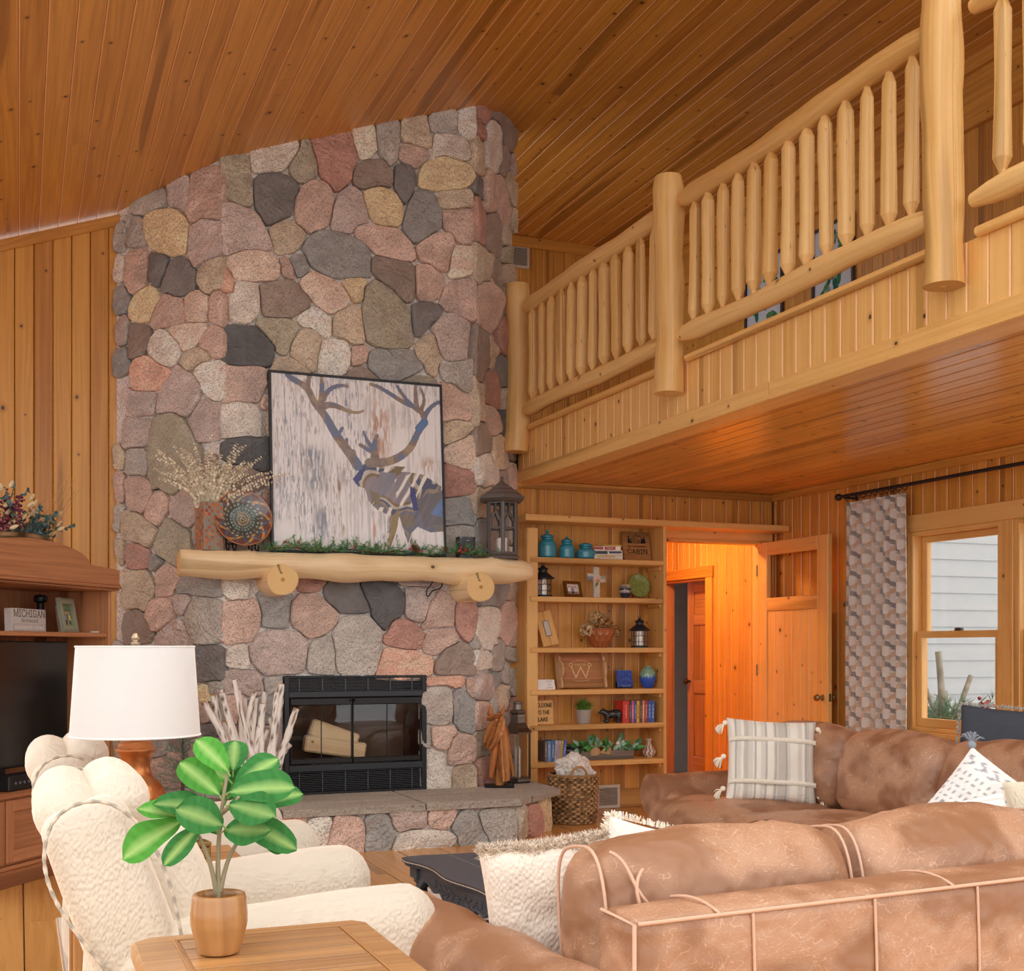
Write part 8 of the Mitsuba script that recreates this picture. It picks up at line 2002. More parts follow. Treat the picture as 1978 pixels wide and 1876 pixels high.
# horse head of driftwood pieces
t = thing('horse_sculpture', 'horse head sculpture of orange brown driftwood pieces on a black plate', 'sculpture')
px_, py_ = 3.05, 7.70
S = 8.35 / 2334 / 5.21
def hp2(x, y, d=0.0):
    return V(px_ + (x - 590) * S * 0.96, py_ + d - (x - 590) * S * 0.25, HT + 0.012 - (y - 1165) * S)
putc(t, 'base_plate', [xf(rotz(-22, (px_, py_, HT + 0.004)), bbox(-0.10, 0.10, -0.085, 0.085, 0, 0.010, 0.002, srgb('#2f3236')))], 'vc_metal')
putc(t, 'post', [tube([(px_, py_, HT + 0.012), (px_, py_, HT + 0.12)], 0.028, 10, srgb('#b57c48'))], 'vc_matte', 40)
wc = ['#b87a48', '#a4673a', '#c38a58', '#8f5a34', '#b06f3f']
def stick(nm, pts, w, flat=0.6, col=None):
    pts = spline(np.array(pts), 12) if len(pts) > 2 else np.array(pts)
    k = len(pts)
    rad = w * np.sin(np.linspace(0.35, 2.75, k)) ** 0.6
    v, f, _ = tube(pts, rad, 8)
    v[:k * 8] += (vnoise(v[:k * 8], 40, int(pts[0][0] * 999) % 97, 2) * w * 0.7)[:, None] * V(1, .5, .3)
    putc(t, nm, [(v, f, tint(v, srgb(col or wc[int(r.integers(0, 5))]) * r.uniform(0.8, 1.15), 0.5, 70, int(r.integers(0, 90))))], 'vc_matte', 60)
for (x0, y0, x1, y1, x2, y2, w, d) in ((560, 440, 500, 600, 450, 790, .020, -.04), (585, 470, 540, 620, 480, 770, .022, -.055), (540, 470, 470, 600, 432, 740, .018, -.02), (600, 500, 570, 640, 520, 740, .022, -.05), (520, 520, 480, 640, 445, 770, .018, -.06), (610, 540, 590, 620, 545, 720, .02, -.03), (505, 560, 470, 680, 436, 780, .016, .0), (570, 520, 520, 680, 470, 800, .02, .02),
                                       (600, 560, 560, 700, 490, 780, .018, .03), (548, 600, 500, 720, 462, 805, .016, -.065)):
    stick('face_piece', [hp2(x0, y0, d), hp2(x1, y1, d - .01), hp2(x2, y2, d * .7)], w)
for j in range(17):
    q = j / 16
    x1_, x2_ = 545 + 130 * q, 490 + 240 * q
    d = 0.05 * math.sin(q * 9) - 0.02
    yb = 1120 - 60 * abs(q - 0.45) * 1.2
    stick('neck_piece', [hp2(555 + 70 * q, 470 + 60 * q, d * .6), hp2(x1_ - 6, 760, d), hp2(x2_, yb, d * 1.3)], r.uniform(.015, .024))
for j in range(6):
    q = j / 5
    stick('mane_piece', [hp2(600 + 30 * q, 500 + 90 * j, 0.02), hp2(650 + 10 * q, 580 + 90 * j, 0.03), hp2(690 + 5 * j, 680 + 78 * j, 0.02)], .018)
stick('brow_piece', [hp2(445, 515, -.03), hp2(500, 490, -.06), hp2(590, 465, -.06)], .012)
stick('brow_piece', [hp2(450, 490, -.02), hp2(520, 470, -.05), hp2(570, 455, -.05)], .010)
for (xa, ya, xb, yb) in ((500, 475, 475, 350), (590, 500, 632, 358)):
    a_, b_ = hp2(xa, ya, -.02), hp2(xb, yb, -.02)
    v, f, _ = tube([a_, a_ * .55 + b_ * .45, b_], [.020, .017, .001], 8, srgb('#b57444'))
    putc(t, 'ear', [(v, f, tint(v, srgb('#b57444'), 0.4, 60, 3))], 'vc_matte', True)

# metal lantern with glass sides
t = thing('floor_lantern', 'tall six-sided weathered metal lantern with glass sides on the right end of the hearth', 'lantern')
lx, ly = 3.268, 7.90
M0 = srgb('#6f675f')
o = move((lx, ly, HT + 0.005)) @ rotz(8)
def hexs(pairs, col):
    out = [hexring(a_[0], a_[1], b_[0], b_[1]) for a_, b_ in zip(pairs[:-1], pairs[1:])]
    return xf(o, (*join([(p[0], p[1]) for p in out])[:2], col))
putc(t, 'base', [hexs([(0.001, 0), (0.098, 0), (0.100, 0.012), (0.096, 0.024), (0.104, 0.026), (0.104, 0.034), (0.001, 0.034)], M0)], 'vc_metal')
hp = np.array(hexa(0.099))
for k in range(6):
    a_, b_ = hp[k], hp[(k + 1) % 6]
    putc(t, 'corner_post', [xf(o @ move((*a_, 0)) @ rotz(math.degrees(math.atan2(a_[1], a_[0]))), bbox(-0.007, 0.002, -0.007, 0.007, 0.034, 0.345, 0.001, M0))], 'vc_metal')
    n_ = unit(np.r_[(a_ + b_) / 2, 0])
    v = np.array([[*(a_ * .97), 0.034], [*(b_ * .97), 0.034], [*(b_ * .97), 0.345], [*(a_ * .97), 0.345]])
    put(t, 'glass_pane', xf(o, (v, np.array([[0, 1, 2, 3]])))[:2], 'glass')
putc(t, 'roof', [hexs([(0.096, 0.343), (0.112, 0.346), (0.112, 0.354), (0.085, 0.382), (0.064, 0.42), (0.054, 0.462), (0.052, 0.478), (0.062, 0.484), (0.064, 0.494), (0.060, 0.506), (0.034, 0.512), (0.001, 0.513)], M0)], 'vc_metal')
putc(t, 'chimney', [lathe(rprof([(0.032, 0.51), (0.032, 0.552), (0.038, 0.554), (0.038, 0.562), (0.02, 0.57), (0, 0.571)], 0.003), 20, m=o, col=srgb('#8d8a86'))], 'vc_metal', 40)
cd = thing('candle', 'thin white candle standing in the floor lantern on the hearth', 'candle')
putc(cd, 'wax', [lathe(rprof([(0, 0.036), (0.021, 0.036), (0.021, 0.23), (0.008, 0.262), (0, 0.264)], 0.003), 18, (lx - 0.01, ly - 0.02, HT + 0.005), srgb('#efe9dc'))], 'vc_satin', 40)
# ------------------------------------------------------------------ soft shapes and cloth
def weave(p, n, uv):
    return noise(p.x * 230, p.y * 230, p.z * 130)


scene['fabric'] = two({'type': 'bumpmap', 'arbitrary': proc(weave, 1e-3), 'scale': 0.0035, 'bsdf': P(VC, 0.95, 0.1, sheen=0.4)})


def softbox(x0, x1, y0, y1, z0, z1, r=0.04, puff=(0, 0, 0), step=0.03, crease=0.0, seed=0):
    """Rounded box of cloth or leather; puff swells each pair of faces; crease adds soft wrinkles."""
    r = min(r, (x1 - x0) / 2.02, (y1 - y0) / 2.02, (z1 - z0) / 2.02)
    sp = m3d.Manifold.sphere(r, 24)
    h = m3d.Manifold.batch_hull([sp.translate([x, y, z]) for x in (x0 + r, x1 - r) for y in (y0 + r, y1 - r) for z in (z0 + r, z1 - r)]).refine_to_length(step)
    mm_ = h.to_mesh()
    g = trimesh.Trimesh(mm_.vert_properties[:, :3], mm_.tri_verts, process=True)
    v, n_ = np.array(g.vertices), np.array(g.vertex_normals)
    c, hs = V(x0 + x1, y0 + y1, z0 + z1) / 2, V(x1 - x0, y1 - y0, z1 - z0) / 2
    q = np.clip(np.abs((v - c) / hs), 0, 1)
    k = 1 - q ** 2.4
    for ax in range(3):
        o1, o2 = [b for b in range(3) if b != ax]
        v[:, ax] += np.sign(v[:, ax] - c[ax]) * puff[ax] * k[:, o1] * k[:, o2] * q[:, ax]
    if crease:
        w = vnoise((v - c) * V(1, 1, 1), 4.0, seed, 4)
        ridge = 0.5 - np.abs(vnoise((v - c) * V(1.6, 1, 1), 5.0, seed + 9, 3)) * 3
        v += n_ * (crease * (w + 0.4 * np.clip(ridge, -0.5, 0.5)))[:, None]
    return v, np.array(g.faces)


# ------------------------------------------------------------------ cherry cabinet in the corner, television, things on its shelf
Ce = V(math.sin(math.radians(37.5)), math.cos(math.radians(37.5)), 0)
Cb = V(-Ce[1], Ce[0], 0)
CM = frame_mat((0.535, 7.43, 0), x=Ce, y=Cb, z=V(0, 0, 1))
W0, CWm = -1.47, -0.735
cab = thing('media_cabinet', 'cherry wood media cabinet with an arched top in the left corner', 'cabinet')
def cb(nm, x0, x1, y0, y1, z0, z1, c=0.004, axis=None, sort=CHERRY, parent=None):
    return beam(parent or cab, nm, x0, x1, y0, y1, z0, z1, sort, c, axis=axis, m=CM)
# base with drawers
cb('plinth', W0 - 0.01, 0.01, 0.0, 0.52, 0, 0.09)
cb('plinth_moulding', W0 - 0.016, 0.016, -0.008, 0.52, 0.09, 0.11)
cb('base_body', W0, 0, 0.02, 0.52, 0.11, 0.455)
cb('base_top', W0 - 0.02, 0.02, -0.01, 0.53, 0.455, 0.485)
for k in range(3):
    a, b = W0 + 0.01 + k * 0.487, W0 + 0.01 + k * 0.487 + 0.476
    d = cb('drawer', a, b, 0.012, 0.03, 0.125, 0.445)
    for (x0, x1, z0, z1) in ((a, a + 0.06, 0.125, 0.445), (b - 0.06, b, 0.125, 0.445), (a + 0.06, b - 0.06, 0.125, 0.185), (a + 0.06, b - 0.06, 0.385, 0.445)):
        v, f, uv = beam(None, None, x0, x1, 0.0, 0.013, z0, z1, CHERRY, 0.003, ret=True)
        put(d, 'frame_board', (v @ CM[:3, :3].T + CM[:3, 3], f), 'wood_satin', False, uv=uv)
# hutch
cb('side', -0.025, 0, 0.04, 0.50, 0.485, 1.56)
cb('side', W0, W0 + 0.025, 0.04, 0.50, 0.485, 1.56)
cb('back', W0 + 0.025, -0.025, 0.485, 0.50, 0.485, 1.56, axis=2)
cb('shelf', W0 + 0.025, -0.025, 0.05, 0.485, 1.288, 1.313)
cb('top', W0 - 0.01, 0.01, 0.03, 0.51, 1.56, 1.585)
cb('stile', -0.10, -0.025, 0.40, 0.485, 0.485, 1.288)
for k, (d, z0, z1) in enumerate(((0.0, 1.558, 1.572), (-0.015, 1.572, 1.590), (-0.008, 1.590, 1.604))):
    cb('cornice', W0 - 0.025 - d * 0, 0.025, 0.0 + d, 0.06, z0, z1, 0.005)
arc = [(-0.735 + 0.44 * math.cos(q), 1.70 + 0.10 * math.sin(q) * (1.0)) for q in np.linspace(0.0, math.pi, 25)]
ped = Polygon([(W0 - 0.02, 1.604), (0.02, 1.604), (0.02, 1.682)] + [(-0.735 + 0.47 * math.cos(q), 1.688 + 0.112 * math.sin(q) ** 0.9) for q in np.linspace(0.06, math.pi - 0.06, 30)] + [(W0 - 0.02, 1.682)])
v, f, _ = prism(ped, 0.03, CM @ frame_mat((0, 0.03, 0), x=V(1, 0, 0), y=V(0, 0, 1), z=V(0, -1, 0)), None)
L = (v - CM[:3, 3]) @ CM[:3, :3]
i = board(CHERRY)
idx = f.reshape(-1)
put(cab, 'pediment', (v[idx], np.arange(len(idx)).reshape(-1, 3)), 'wood_satin', False, uv=np.c_[L[idx, 0], 4 * i + np.clip(L[idx, 2] - 1.7, -0.6, 0.6)])

t = thing('television', 'large black television in the cherry cabinet, dark screen', 'television')
putc(t, 'body', [xf(CM, bbox(-1.335, -0.235, 0.17, 0.20, 0.585, 1.262, 0.004, srgb('#0c0d0f')))], 'vc_satin')
putc(t, 'screen', [xf(CM, bbox(-1.325, -0.245, 0.166, 0.171, 0.60, 1.252, 0, srgb('#050607')))], 'vc_gloss')
putc(t, 'foot', [xf(CM, bbox(-1.0, -0.57, 0.12, 0.32, 0.486, 0.50, 0.004, srgb('#101113'))), xf(CM, bbox(-0.82, -0.75, 0.18, 0.24, 0.50, 0.60, 0.004, srgb('#101113')))], 'vc_satin')
t = thing('cable_box', 'black cable box with a small blue display under the television', 'electronics')
putc(t, 'body', [xf(CM, bbox(-0.93, -0.50, 0.02, 0.13, 0.486, 0.565, 0.006, srgb('#17191c')))], 'vc_satin')
putc(t, 'front_panel', [xf(CM, bbox(-0.92, -0.51, 0.0185, 0.021, 0.494, 0.557, 0.001, srgb('#0a0b0d')))], 'vc_gloss')
v, f = ctext('12:01', 0.012, CM @ frame_mat((-0.60, 0.018, 0.52), x=V(1, 0, 0), y=V(0, 0, 1), z=V(0, -1, 0)), 0.0006)
putc(t, 'display', [(v, f, srgb('#6fb4ff'))], 'vc_satin')
for k in range(4):
    putc(t, 'button', [lathe([(0.0, 0), (0.008, 0), (0.007, 0.003), (0, 0.003)], 14, m=CM @ move((-0.88 + k * 0.035, 0.0185, 0.525)) @ rot((1, 0, 0), 90), col=srgb('#5a6068'))], 'vc_satin')

FZ = 1.314
def cabm(x, y, tilt=0, yaw=0):
    return CM @ move((x, y, FZ)) @ rot((0, 0, 1), yaw) @ rot((1, 0, 0), 90 - tilt)
t = thing('wood_sign', 'white block sign reading MICHIGAN on the cabinet shelf', 'sign')
m = cabm(-0.555, 0.18, 2, 8)
putc(t, 'block', [xf(m, bbox(-0.175, 0.175, 0, 0.125, -0.045, 0, 0.002, srgb('#cfc6bd')))], 'vc_matte')
putc(t, 'painted_board', [xf(m, bbox(-0.173, 0.173, 0.002 + k * 0.041, 0.040 + k * 0.041, 0.0, 0.0025, 0.001, srgb(('#b9afa8', '#c7beb6', '#cdc4bc')[k]))) for k in range(3)], 'vc_matte')
gk = srgb('#6b6460')
v, f = ctext('MICHIGAN', 0.042, m @ move((0, 0.078, 0.0026)), 0.001, width=0.32)
putc(t, 'lettering', [(v, f, gk)], 'vc_matte')
v, f = ctext('Birchwood', 0.020, m @ move((0, 0.050, 0.0026)) @ rot((0, 0, 1), 0), 0.001, width=0.17)
putc(t, 'lettering', [(v, f, srgb('#8a827d'))], 'vc_matte')
v, f = ctext('WHERE MEMORIES ARE MADE', 0.020, m @ move((0, 0.012, 0.0026)), 0.001, width=0.31)
putc(t, 'lettering', [(v, f, srgb('#e4ddd6'))], 'vc_matte')
photo_frame('photo_frame', 'grey-green framed family photo on the cabinet shelf', cabm(-0.238, 0.16, 10, 12), 0.205, 0.195, 0.034, '#8b8d79', people(['#6f7f9a', '#7f90b0', '#566070', '#d8c234'], '#7f8f4a', '#5f7a52', 0.18, 0.85, 0.66), 'vc_satin', 0.018, mat=None)
photo_frame('photo_frame', 'white distressed photo frame half behind the grey-green one', cabm(-0.135, 0.24, 10, -6), 0.15, 0.155, 0.028, '#cfc3b2', people(['#6a5c58', '#b9b0a8'], '#8d857c', '#c9c2ba', 0.2, 0.8, 0.75), 'vc_matte', 0.014)
t = thing('camera', 'small black round gadget on the cabinet shelf behind the grey-green frame', 'electronics')
putc(t, 'body', [lathe(rprof([(0, 0), (0.02, 0), (0.02, 0.17), (0.035, 0.175), (0.037, 0.205), (0.025, 0.215), (0, 0.216)], 0.006), 20, m=CM @ move((-0.262, 0.33, FZ)), col=srgb('#141519'))], 'vc_satin', 40)
putc(t, 'lens', [lathe([(0, 0), (0.012, 0), (0.010, 0.006), (0, 0.007)], 16, m=CM @ move((-0.262, 0.294, FZ + 0.192)) @ rot((1, 0, 0), 90), col=srgb('#30343a'))], 'vc_gloss', True)
t = thing('name_plate', 'tiny white name plate at the right end of the cabinet shelf', 'plate')
putc(t, None, [xf(CM, bbox(-0.088, -0.032, 0.10, 0.12, FZ, FZ + 0.010, 0.002, srgb('#d8d2c8')))], 'vc_satin')

# basket with dried flowers on top of the cabinet
t = thing('basket', 'wide shallow woven basket on top of the cabinet', 'basket')
bo = CM @ V(-0.72, 0.27, 1.586, 1)
v, f, c = wicker(1.0, 0.25, 0, (0, 0, 0), ('#a5825c', '#7a5c40'), 3, 9, 72, 0.9)
v = v * V(0.42, 0.21, 1.0)
v[:, 2] += 0.05 * np.abs(v[:, 0] / 0.42) ** 2 * -1 * (v[:, 2] / 0.25)
v = xf(frame_mat(bo[:3], x=Ce, y=Cb, z=V(0, 0, 1)), (v, f))[0]
putc(t, 'wall', [(v, f, c)], 'vc_matte', True)
t = thing('dried_arrangement', 'dried eucalyptus, bunny tails and dark red blossoms in the cabinet-top basket', 'dried flowers')
r = np.random.default_rng(31)
tw, euc, gras, red = [], [], [], []
bs = trimesh.creation.icosphere(1, 1.0)
bsv, bsf = np.array(bs.vertices), np.array(bs.faces)
FW = frame_mat(bo[:3] + V(0, 0, 0.2), x=Ce, y=Cb, z=V(0, 0, 1))
def lpt(x, y, z):
    return (FW @ V(x, y, z, 1))[:3]
for k in range(92):
    az = r.uniform(-1.25, 1.25)
    L = r.uniform(0.14, 0.40) * (1 if abs(az) < .9 else 0.95)
    b = lpt(r.uniform(-0.28, 0.28), r.normal(0, .05), -0.03)
    e = b + Ce * L * math.sin(az) + V(0, 0, L * math.cos(az)) - Cb * r.uniform(-0.03, 0.12)
    q = spline([b, (b + e) / 2 + V(0, 0, 0.03), e], 14)
    kind = k % 4
    if kind < 2:                                # eucalyptus: round leaves in pairs
        tw.append(tube(q, 0.0016, 4, srgb('#6f6350')))
        for i in range(4, 14):
            for s in (-1, 1):
                d = unit(r.normal(size=3))
                e2 = unit(np.cross(d, r.normal(size=3)))
                n2 = np.cross(d, e2)
                c0 = q[i] + d * 0.012
                ring = [c0 + 0.013 * (math.cos(w) * e2 + math.sin(w) * d) for w in np.arange(6) / 6 * 2 * np.pi]
                euc.append((np.array(ring), np.array([[0, 1, 2], [0, 2, 3], [0, 3, 4], [0, 4, 5]]), srgb(['#5f7f80', '#4d6b70', '#7a9490'][i % 3]) * r.uniform(0.7, 1.2)))
    elif kind == 2:                             # fine straw
        for _ in range(5):
            e3 = e + r.normal(0, .05, 3)
            gras.append(tube([b, (b + e3) / 2 + r.normal(0, .015, 3), e3], 0.0012, 3, srgb('#b98f55') * r.uniform(0.7, 1.2), caps=False))
    else:                                       # dark red clusters
        tw.append(tube(q, 0.0016, 4, srgb('#6f4a48')))
        for i in range(6, 14):
            for _ in range(4):
                red.append((bsv * r.uniform(0.004, 0.009) + q[i] + r.normal(0, .010, 3), bsf, srgb(['#8a4a52', '#5e2f3c', '#a5646a'][i % 3]) * r.uniform(0.8, 1.2)))
putc(t, 'stems', tw, 'vc_matte', True, kind='stuff')
putc(t, 'eucalyptus_leaves', euc, 'vc_matte', kind='stuff')
putc(t, 'straw', gras, 'vc_matte', kind='stuff')
putc(t, 'red_blossoms', red, 'vc_matte', True, kind='stuff')
for k in range(34):
    az = r.uniform(-1.3, 1.4)
    L = r.uniform(0.12, 0.36)
    b = lpt(r.uniform(-0.25, 0.3), r.normal(0, .04), -0.03)
    e = b + Ce * L * math.sin(az) + V(0, 0, L * math.cos(az)) - Cb * r.uniform(0.04, 0.16)
    d = unit(e - b)
    v, f, _ = tube([e - d * 0.02, e - d * 0.012, e, e + d * 0.018, e + d * 0.028], [0.004, 0.010, 0.012, 0.009, 0.002], 8, None)
    putc(t, 'bunny_tail', [(v, f, tint(v, srgb('#dcc69a'), 0.2, 200, k)), tube([b, (b + e) / 2 + V(0, 0, .01), e - d * 0.018], 0.001, 3, srgb('#b59a68'), caps=False)], 'vc_matte', True)

# ------------------------------------------------------------------ two beige recliners, table between them with the copper lamp
FAB = srgb('#d6cab8')
def recliner(label, ox, oy, yaw=0):
    """Faces local +x; near side at y = 0, far side y = 0.80; origin on the floor at its back."""
    t = thing('armchair', label, 'armchair', 'pair of beige armchairs')
    m = rotz(yaw, (ox, oy, 0))
    def soft(nm, *a, col=FAB, mm=None, **k):
        v, f = softbox(*a, **k)
        if mm is not None:
            v = v @ mm[:3, :3].T + mm[:3, 3]
        return putc(t, nm, [xf(m, (v, f, tint(v, col, 0.06, 9, 1)))], 'fabric', True)
    soft('base', 0.16, 0.80, 0.06, 0.74, 0.07, 0.36, r=0.03)
    soft('seat', 0.26, 0.86, 0.19, 0.61, 0.33, 0.48, r=0.06, puff=(0.02, 0, 0.03), crease=0.01)
    for y0, y1 in ((0.0, 0.19), (0.61, 0.80)):
        # arm: rises to the front, scrolls over at its end
        v, f = softbox(0.10, 0.86, y0, y1, 0.08, 0.60, r=0.075, puff=(0.01, 0.008, 0.02), crease=0.006, seed=int(y0 * 10))
        up = np.clip((v[:, 2] - 0.2) / 0.4, 0, 1)
        v[:, 2] += up * (0.055 * np.clip((v[:, 0] - 0.2) / 0.6, -0.3, 1) ** 1 - 0.015)
        v[:, 0] += 0.02 * up
        putc(t, 'arm', [xf(m, (v, f, tint(v, FAB, 0.06, 9, 2)))], 'fabric', True)
    lean = move((0.235, 0, 0.42)) @ rot((0, 1, 0), -20)
    # back: padded shell with side wings and a welt, pillow in two lobes on top
    v, f = softbox(-0.10, 0.085, 0.02, 0.78, -0.16, 0.49, r=0.05, puff=(0.015, 0, 0), crease=0.004, seed=3)
    top = np.clip((v[:, 2] - 0.2) / 0.3, 0, 1)
    v[:, 1] = 0.40 + (v[:, 1] - 0.40) * (1 - 0.05 * top ** 2)
    v = v @ lean[:3, :3].T + lean[:3, 3]
    putc(t, 'back', [xf(m, (v, f, tint(v, FAB, 0.06, 9, 3)))], 'fabric', True)
    soft('back_pillow', 0.045, 0.185, 0.11, 0.69, 0.02, 0.36, r=0.06, puff=(0.035, 0, 0), mm=lean, crease=0.008)
    for (a, b, zt) in ((-0.10, 0.035, 0.565), (0.01, 0.14, 0.545)):
        soft('head_roll', a, b, 0.10, 0.64, 0.40, zt - 0.03, r=0.062, puff=(0.01, 0.0, 0.012), mm=lean, crease=0.004)
    # twisted welt along the outer edge of both wings
    for yy in (0.016, 0.784):
        pth = spline([(-0.104, yy, -0.10), (-0.106, yy, 0.25), (-0.10, yy, 0.44), (-0.05, yy, 0.494), (0.04, yy, 0.486), (0.088, yy, 0.42), (0.092, yy, 0.15), (0.090, yy, -0.14)], 150)
        v, f, _ = tube(pth, 0.0042 + 0.0008 * np.sin(np.arange(150) * 2.1), 7)
        c = np.where((np.repeat(np.arange(150), 7) % 4 < 2)[:, None], FAB * 0.62, FAB * 0.97)
        c = np.vstack([c, FAB[None], FAB[None]])
        v = v @ lean[:3, :3].T + lean[:3, 3]
        putc(t, 'welt', [xf(m, (v, f, c))], 'fabric', True)
    for (x, y) in ((0.2, 0.10), (0.76, 0.10), (0.2, 0.70), (0.76, 0.70)):
        putc(t, 'foot', [xf(m, lathe(rprof([(0, 0.013), (0.018, 0.013), (0.026, 0.075), (0, 0.075)], 0.003), 14, (x, y, 0), srgb('#6b452c')))], 'vc_satin', 40)
    return t


recliner('beige upholstered armchair with rolled headrest nearest the viewer, behind the small plant', 0.06, 2.72)
recliner('beige upholstered armchair beyond the copper lamp, next to the television', 0.05, 3.92)

t = thing('side_table', 'small dark wood side table between the two beige armchairs', 'table')
beam(t, 'top', 0.12, 0.62, 3.545, 3.885, 0.575, 0.60, OAK, 0.006)
for (x, y) in ((0.16, 3.58), (0.58, 3.58), (0.16, 3.85), (0.58, 3.85)):
    beam(t, 'leg', x - 0.02, x + 0.02, y - 0.02, y + 0.02, 0.013, 0.575, OAK, 0.004)
beam(t, 'shelf', 0.15, 0.59, 3.57, 3.86, 0.2, 0.215, OAK)
t = thing('trinket_box', 'small pierced brass box on the side table under the plant leaves', 'box')
bm = rotz(10, (0.475, 3.66, 0.601))
putc(t, 'body', [xf(bm, bbox(-0.045, 0.045, -0.03, 0.03, 0, 0.035, 0.002, srgb('#8a6d3c')))], 'vc_metal')
putc(t, 'lid', [xf(bm, bbox(-0.047, 0.047, -0.032, 0.032, 0.036, 0.05, 0.003, srgb('#a5854a')))], 'vc_metal')
for k in range(9):
    for j in range(2):
        q = np.arange(10) / 10 * 2 * np.pi
        putc(t, 'pierced_ring', [xf(bm, tube(np.stack([-0.036 + k * 0.009 + 0.0042 * np.cos(q), 0 * q - 0.0308, 0.012 + j * 0.012 + 0.0052 * np.sin(q)], 1), 0.0011, 4, srgb('#e0c98a'), closed=True))], 'vc_metal', True)

# lamp
t = thing('table_lamp', 'copper urn table lamp with a white linen drum shade between the armchairs', 'lamp')
lx_, ly_ = 0.318, 3.71
prof = rprof([(0, 0.601), (0.052, 0.601), (0.055, 0.612), (0.058, 0.64), (0.075, 0.70), (0.088, 0.76), (0.088, 0.79), (0.072, 0.825), (0.046, 0.845), (0.040, 0.87), (0.044, 0.90), (0.056, 0.918), (0.058, 0.925), (0.050, 0.932), (0.046, 0.95), (0.02, 0.955), (0, 0.956)], 0.018, 5)
prof = np.vstack([prof[i] + (prof[i + 1] - prof[i]) * s for i in range(len(prof) - 1) for s in (0, 0.5)] + [prof[-1]])
v, f, _ = lathe(prof, 64, (lx_, ly_, 0))
ang = np.arctan2(v[:, 1] - ly_, v[:, 0] - lx_)
ham = meshkit.noise(np.stack([np.cos(ang) * 16, np.sin(ang) * 16, v[:, 2] * 95], 1)) - 0.5
on = v[:, 2] < 0.83
v[on, :2] += (v[on, :2] - [lx_, ly_]) * (0.028 * ham[on])[:, None]
putc(t, 'base', [(v, f, tint(v, srgb('#c07a4a'), 0.12, 20, 6))], 'vc_metal', True)
scene['linen'] = {'type': 'principledthin', 'base_color': {'type': 'rgb', 'value': [0.86, 0.85, 0.83]}, 'roughness': 0.8, 'diff_trans': 0.7, 'spec_trans': 0.0}
zz = np.linspace(0.966, 1.226, 8)
put(t, 'shade', lathe([(0.185 - 0.017 * (z - 0.966) / 0.26, z) for z in zz], 64, (lx_, ly_, 0))[:2], 'linen', True)
for rr_, z in ((0.185, 0.966), (0.168, 1.226)):
    q = np.arange(48) / 48 * 2 * np.pi
    putc(t, 'shade_rim', [tube(np.stack([lx_ + rr_ * np.cos(q), ly_ + rr_ * np.sin(q), 0 * q + z], 1), 0.003, 6, srgb('#e9e6e0'), closed=True)], 'vc_matte', True)
putc(t, 'harp', [tube([(lx_, ly_, 0.95), (lx_, ly_, 1.235)], 0.004, 8, srgb('#9a8f7c')), tube([(lx_ - 0.168, ly_, 1.224), (lx_ + 0.168, ly_, 1.224)], 0.0022, 6, srgb('#9a8f7c')), tube([(lx_, ly_ - 0.168, 1.224), (lx_, ly_ + 0.168, 1.224)], 0.0022, 6, srgb('#9a8f7c'))], 'vc_metal', True)
putc(t, 'finial', [lathe(rprof([(0, 1.228), (0.012, 1.230), (0.014, 1.238), (0.008, 1.244), (0.013, 1.252), (0.006, 1.266), (0, 1.270)], 0.002), 12, (lx_, ly_, 0), srgb('#b9a58c'))], 'vc_metal', 30)
g = trimesh.creation.icosphere(2, 0.03)
putc(t, 'bulb', [(np.array(g.vertices) + V(lx_, ly_, 1.08), np.array(g.faces), srgb('#efeee8'))], 'vc_gloss', True)

# ------------------------------------------------------------------ end table in front with the potted plant
t = thing('end_table', 'brown wood end table with clipped corners under the potted plant', 'table')
tx0, tx1, ty0, ty1, tz = 0.205, 0.690, 2.00, 2.535, 0.638
cl = 0.035
outer = Polygon([(tx0 + cl, ty0), (tx1 - cl, ty0), (tx1, ty0 + cl * 1.6), (tx1, ty1 - cl), (tx1 - cl * 0.7, ty1), (tx0 + cl, ty1), (tx0, ty1 - cl), (tx0, ty0 + cl)])
inner = sbox(tx0 + 0.075, ty0 + 0.06, tx1 - 0.06, ty1 - 0.05)
v, f, _ = prism(outer, 0.03, move((0, 0, tz - 0.03)), None, bev=0.008)
i = board(OAK)
idx = f.reshape(-1)
vv = v[idx]
put(t, 'top', (vv, np.arange(len(idx)).reshape(-1, 3)), 'wood_gloss', False, uv=np.c_[vv[:, 0], 4 * i + np.clip(vv[:, 1] - 2.3, -0.6, 0.6)])
n_ = 5
for k in range(n_):
    a = ty0 + 0.075 + k * (ty1 - ty0 - 0.14) / n_
    planks(t, 'inlaid_plank', OAK, (0, 0, tz + 0.0025), (1, 0, 0), (0, 1, 0), (0, 0, 1), [(a, a + (ty1 - ty0 - 0.14) / n_, tx0 + 0.09, tx0 + 0.09, tx1 - 0.075, tx1 - 0.075)], t=0.004, ch=0.001, gap=0.0012, bsdf='wood_gloss')
for (a, b, c_, d) in ((tx0 + 0.078, tx1 - 0.063, ty0 + 0.062, ty0 + 0.070), (tx0 + 0.078, tx1 - 0.063, ty1 - 0.062, ty1 - 0.054), (tx0 + 0.078, tx0 + 0.086, ty0 + 0.07, ty1 - 0.062), (tx1 - 0.071, tx1 - 0.063, ty0 + 0.07, ty1 - 0.062)):
    beam(t, 'inlay_bead', a, b, c_, d, tz - 0.001, tz + 0.004, OAK, 0.0015)
beam(t, 'apron', tx0 + 0.03, tx1 - 0.03, ty0 + 0.03, ty1 - 0.03, tz - 0.10, tz - 0.03, OAK, 0.004)
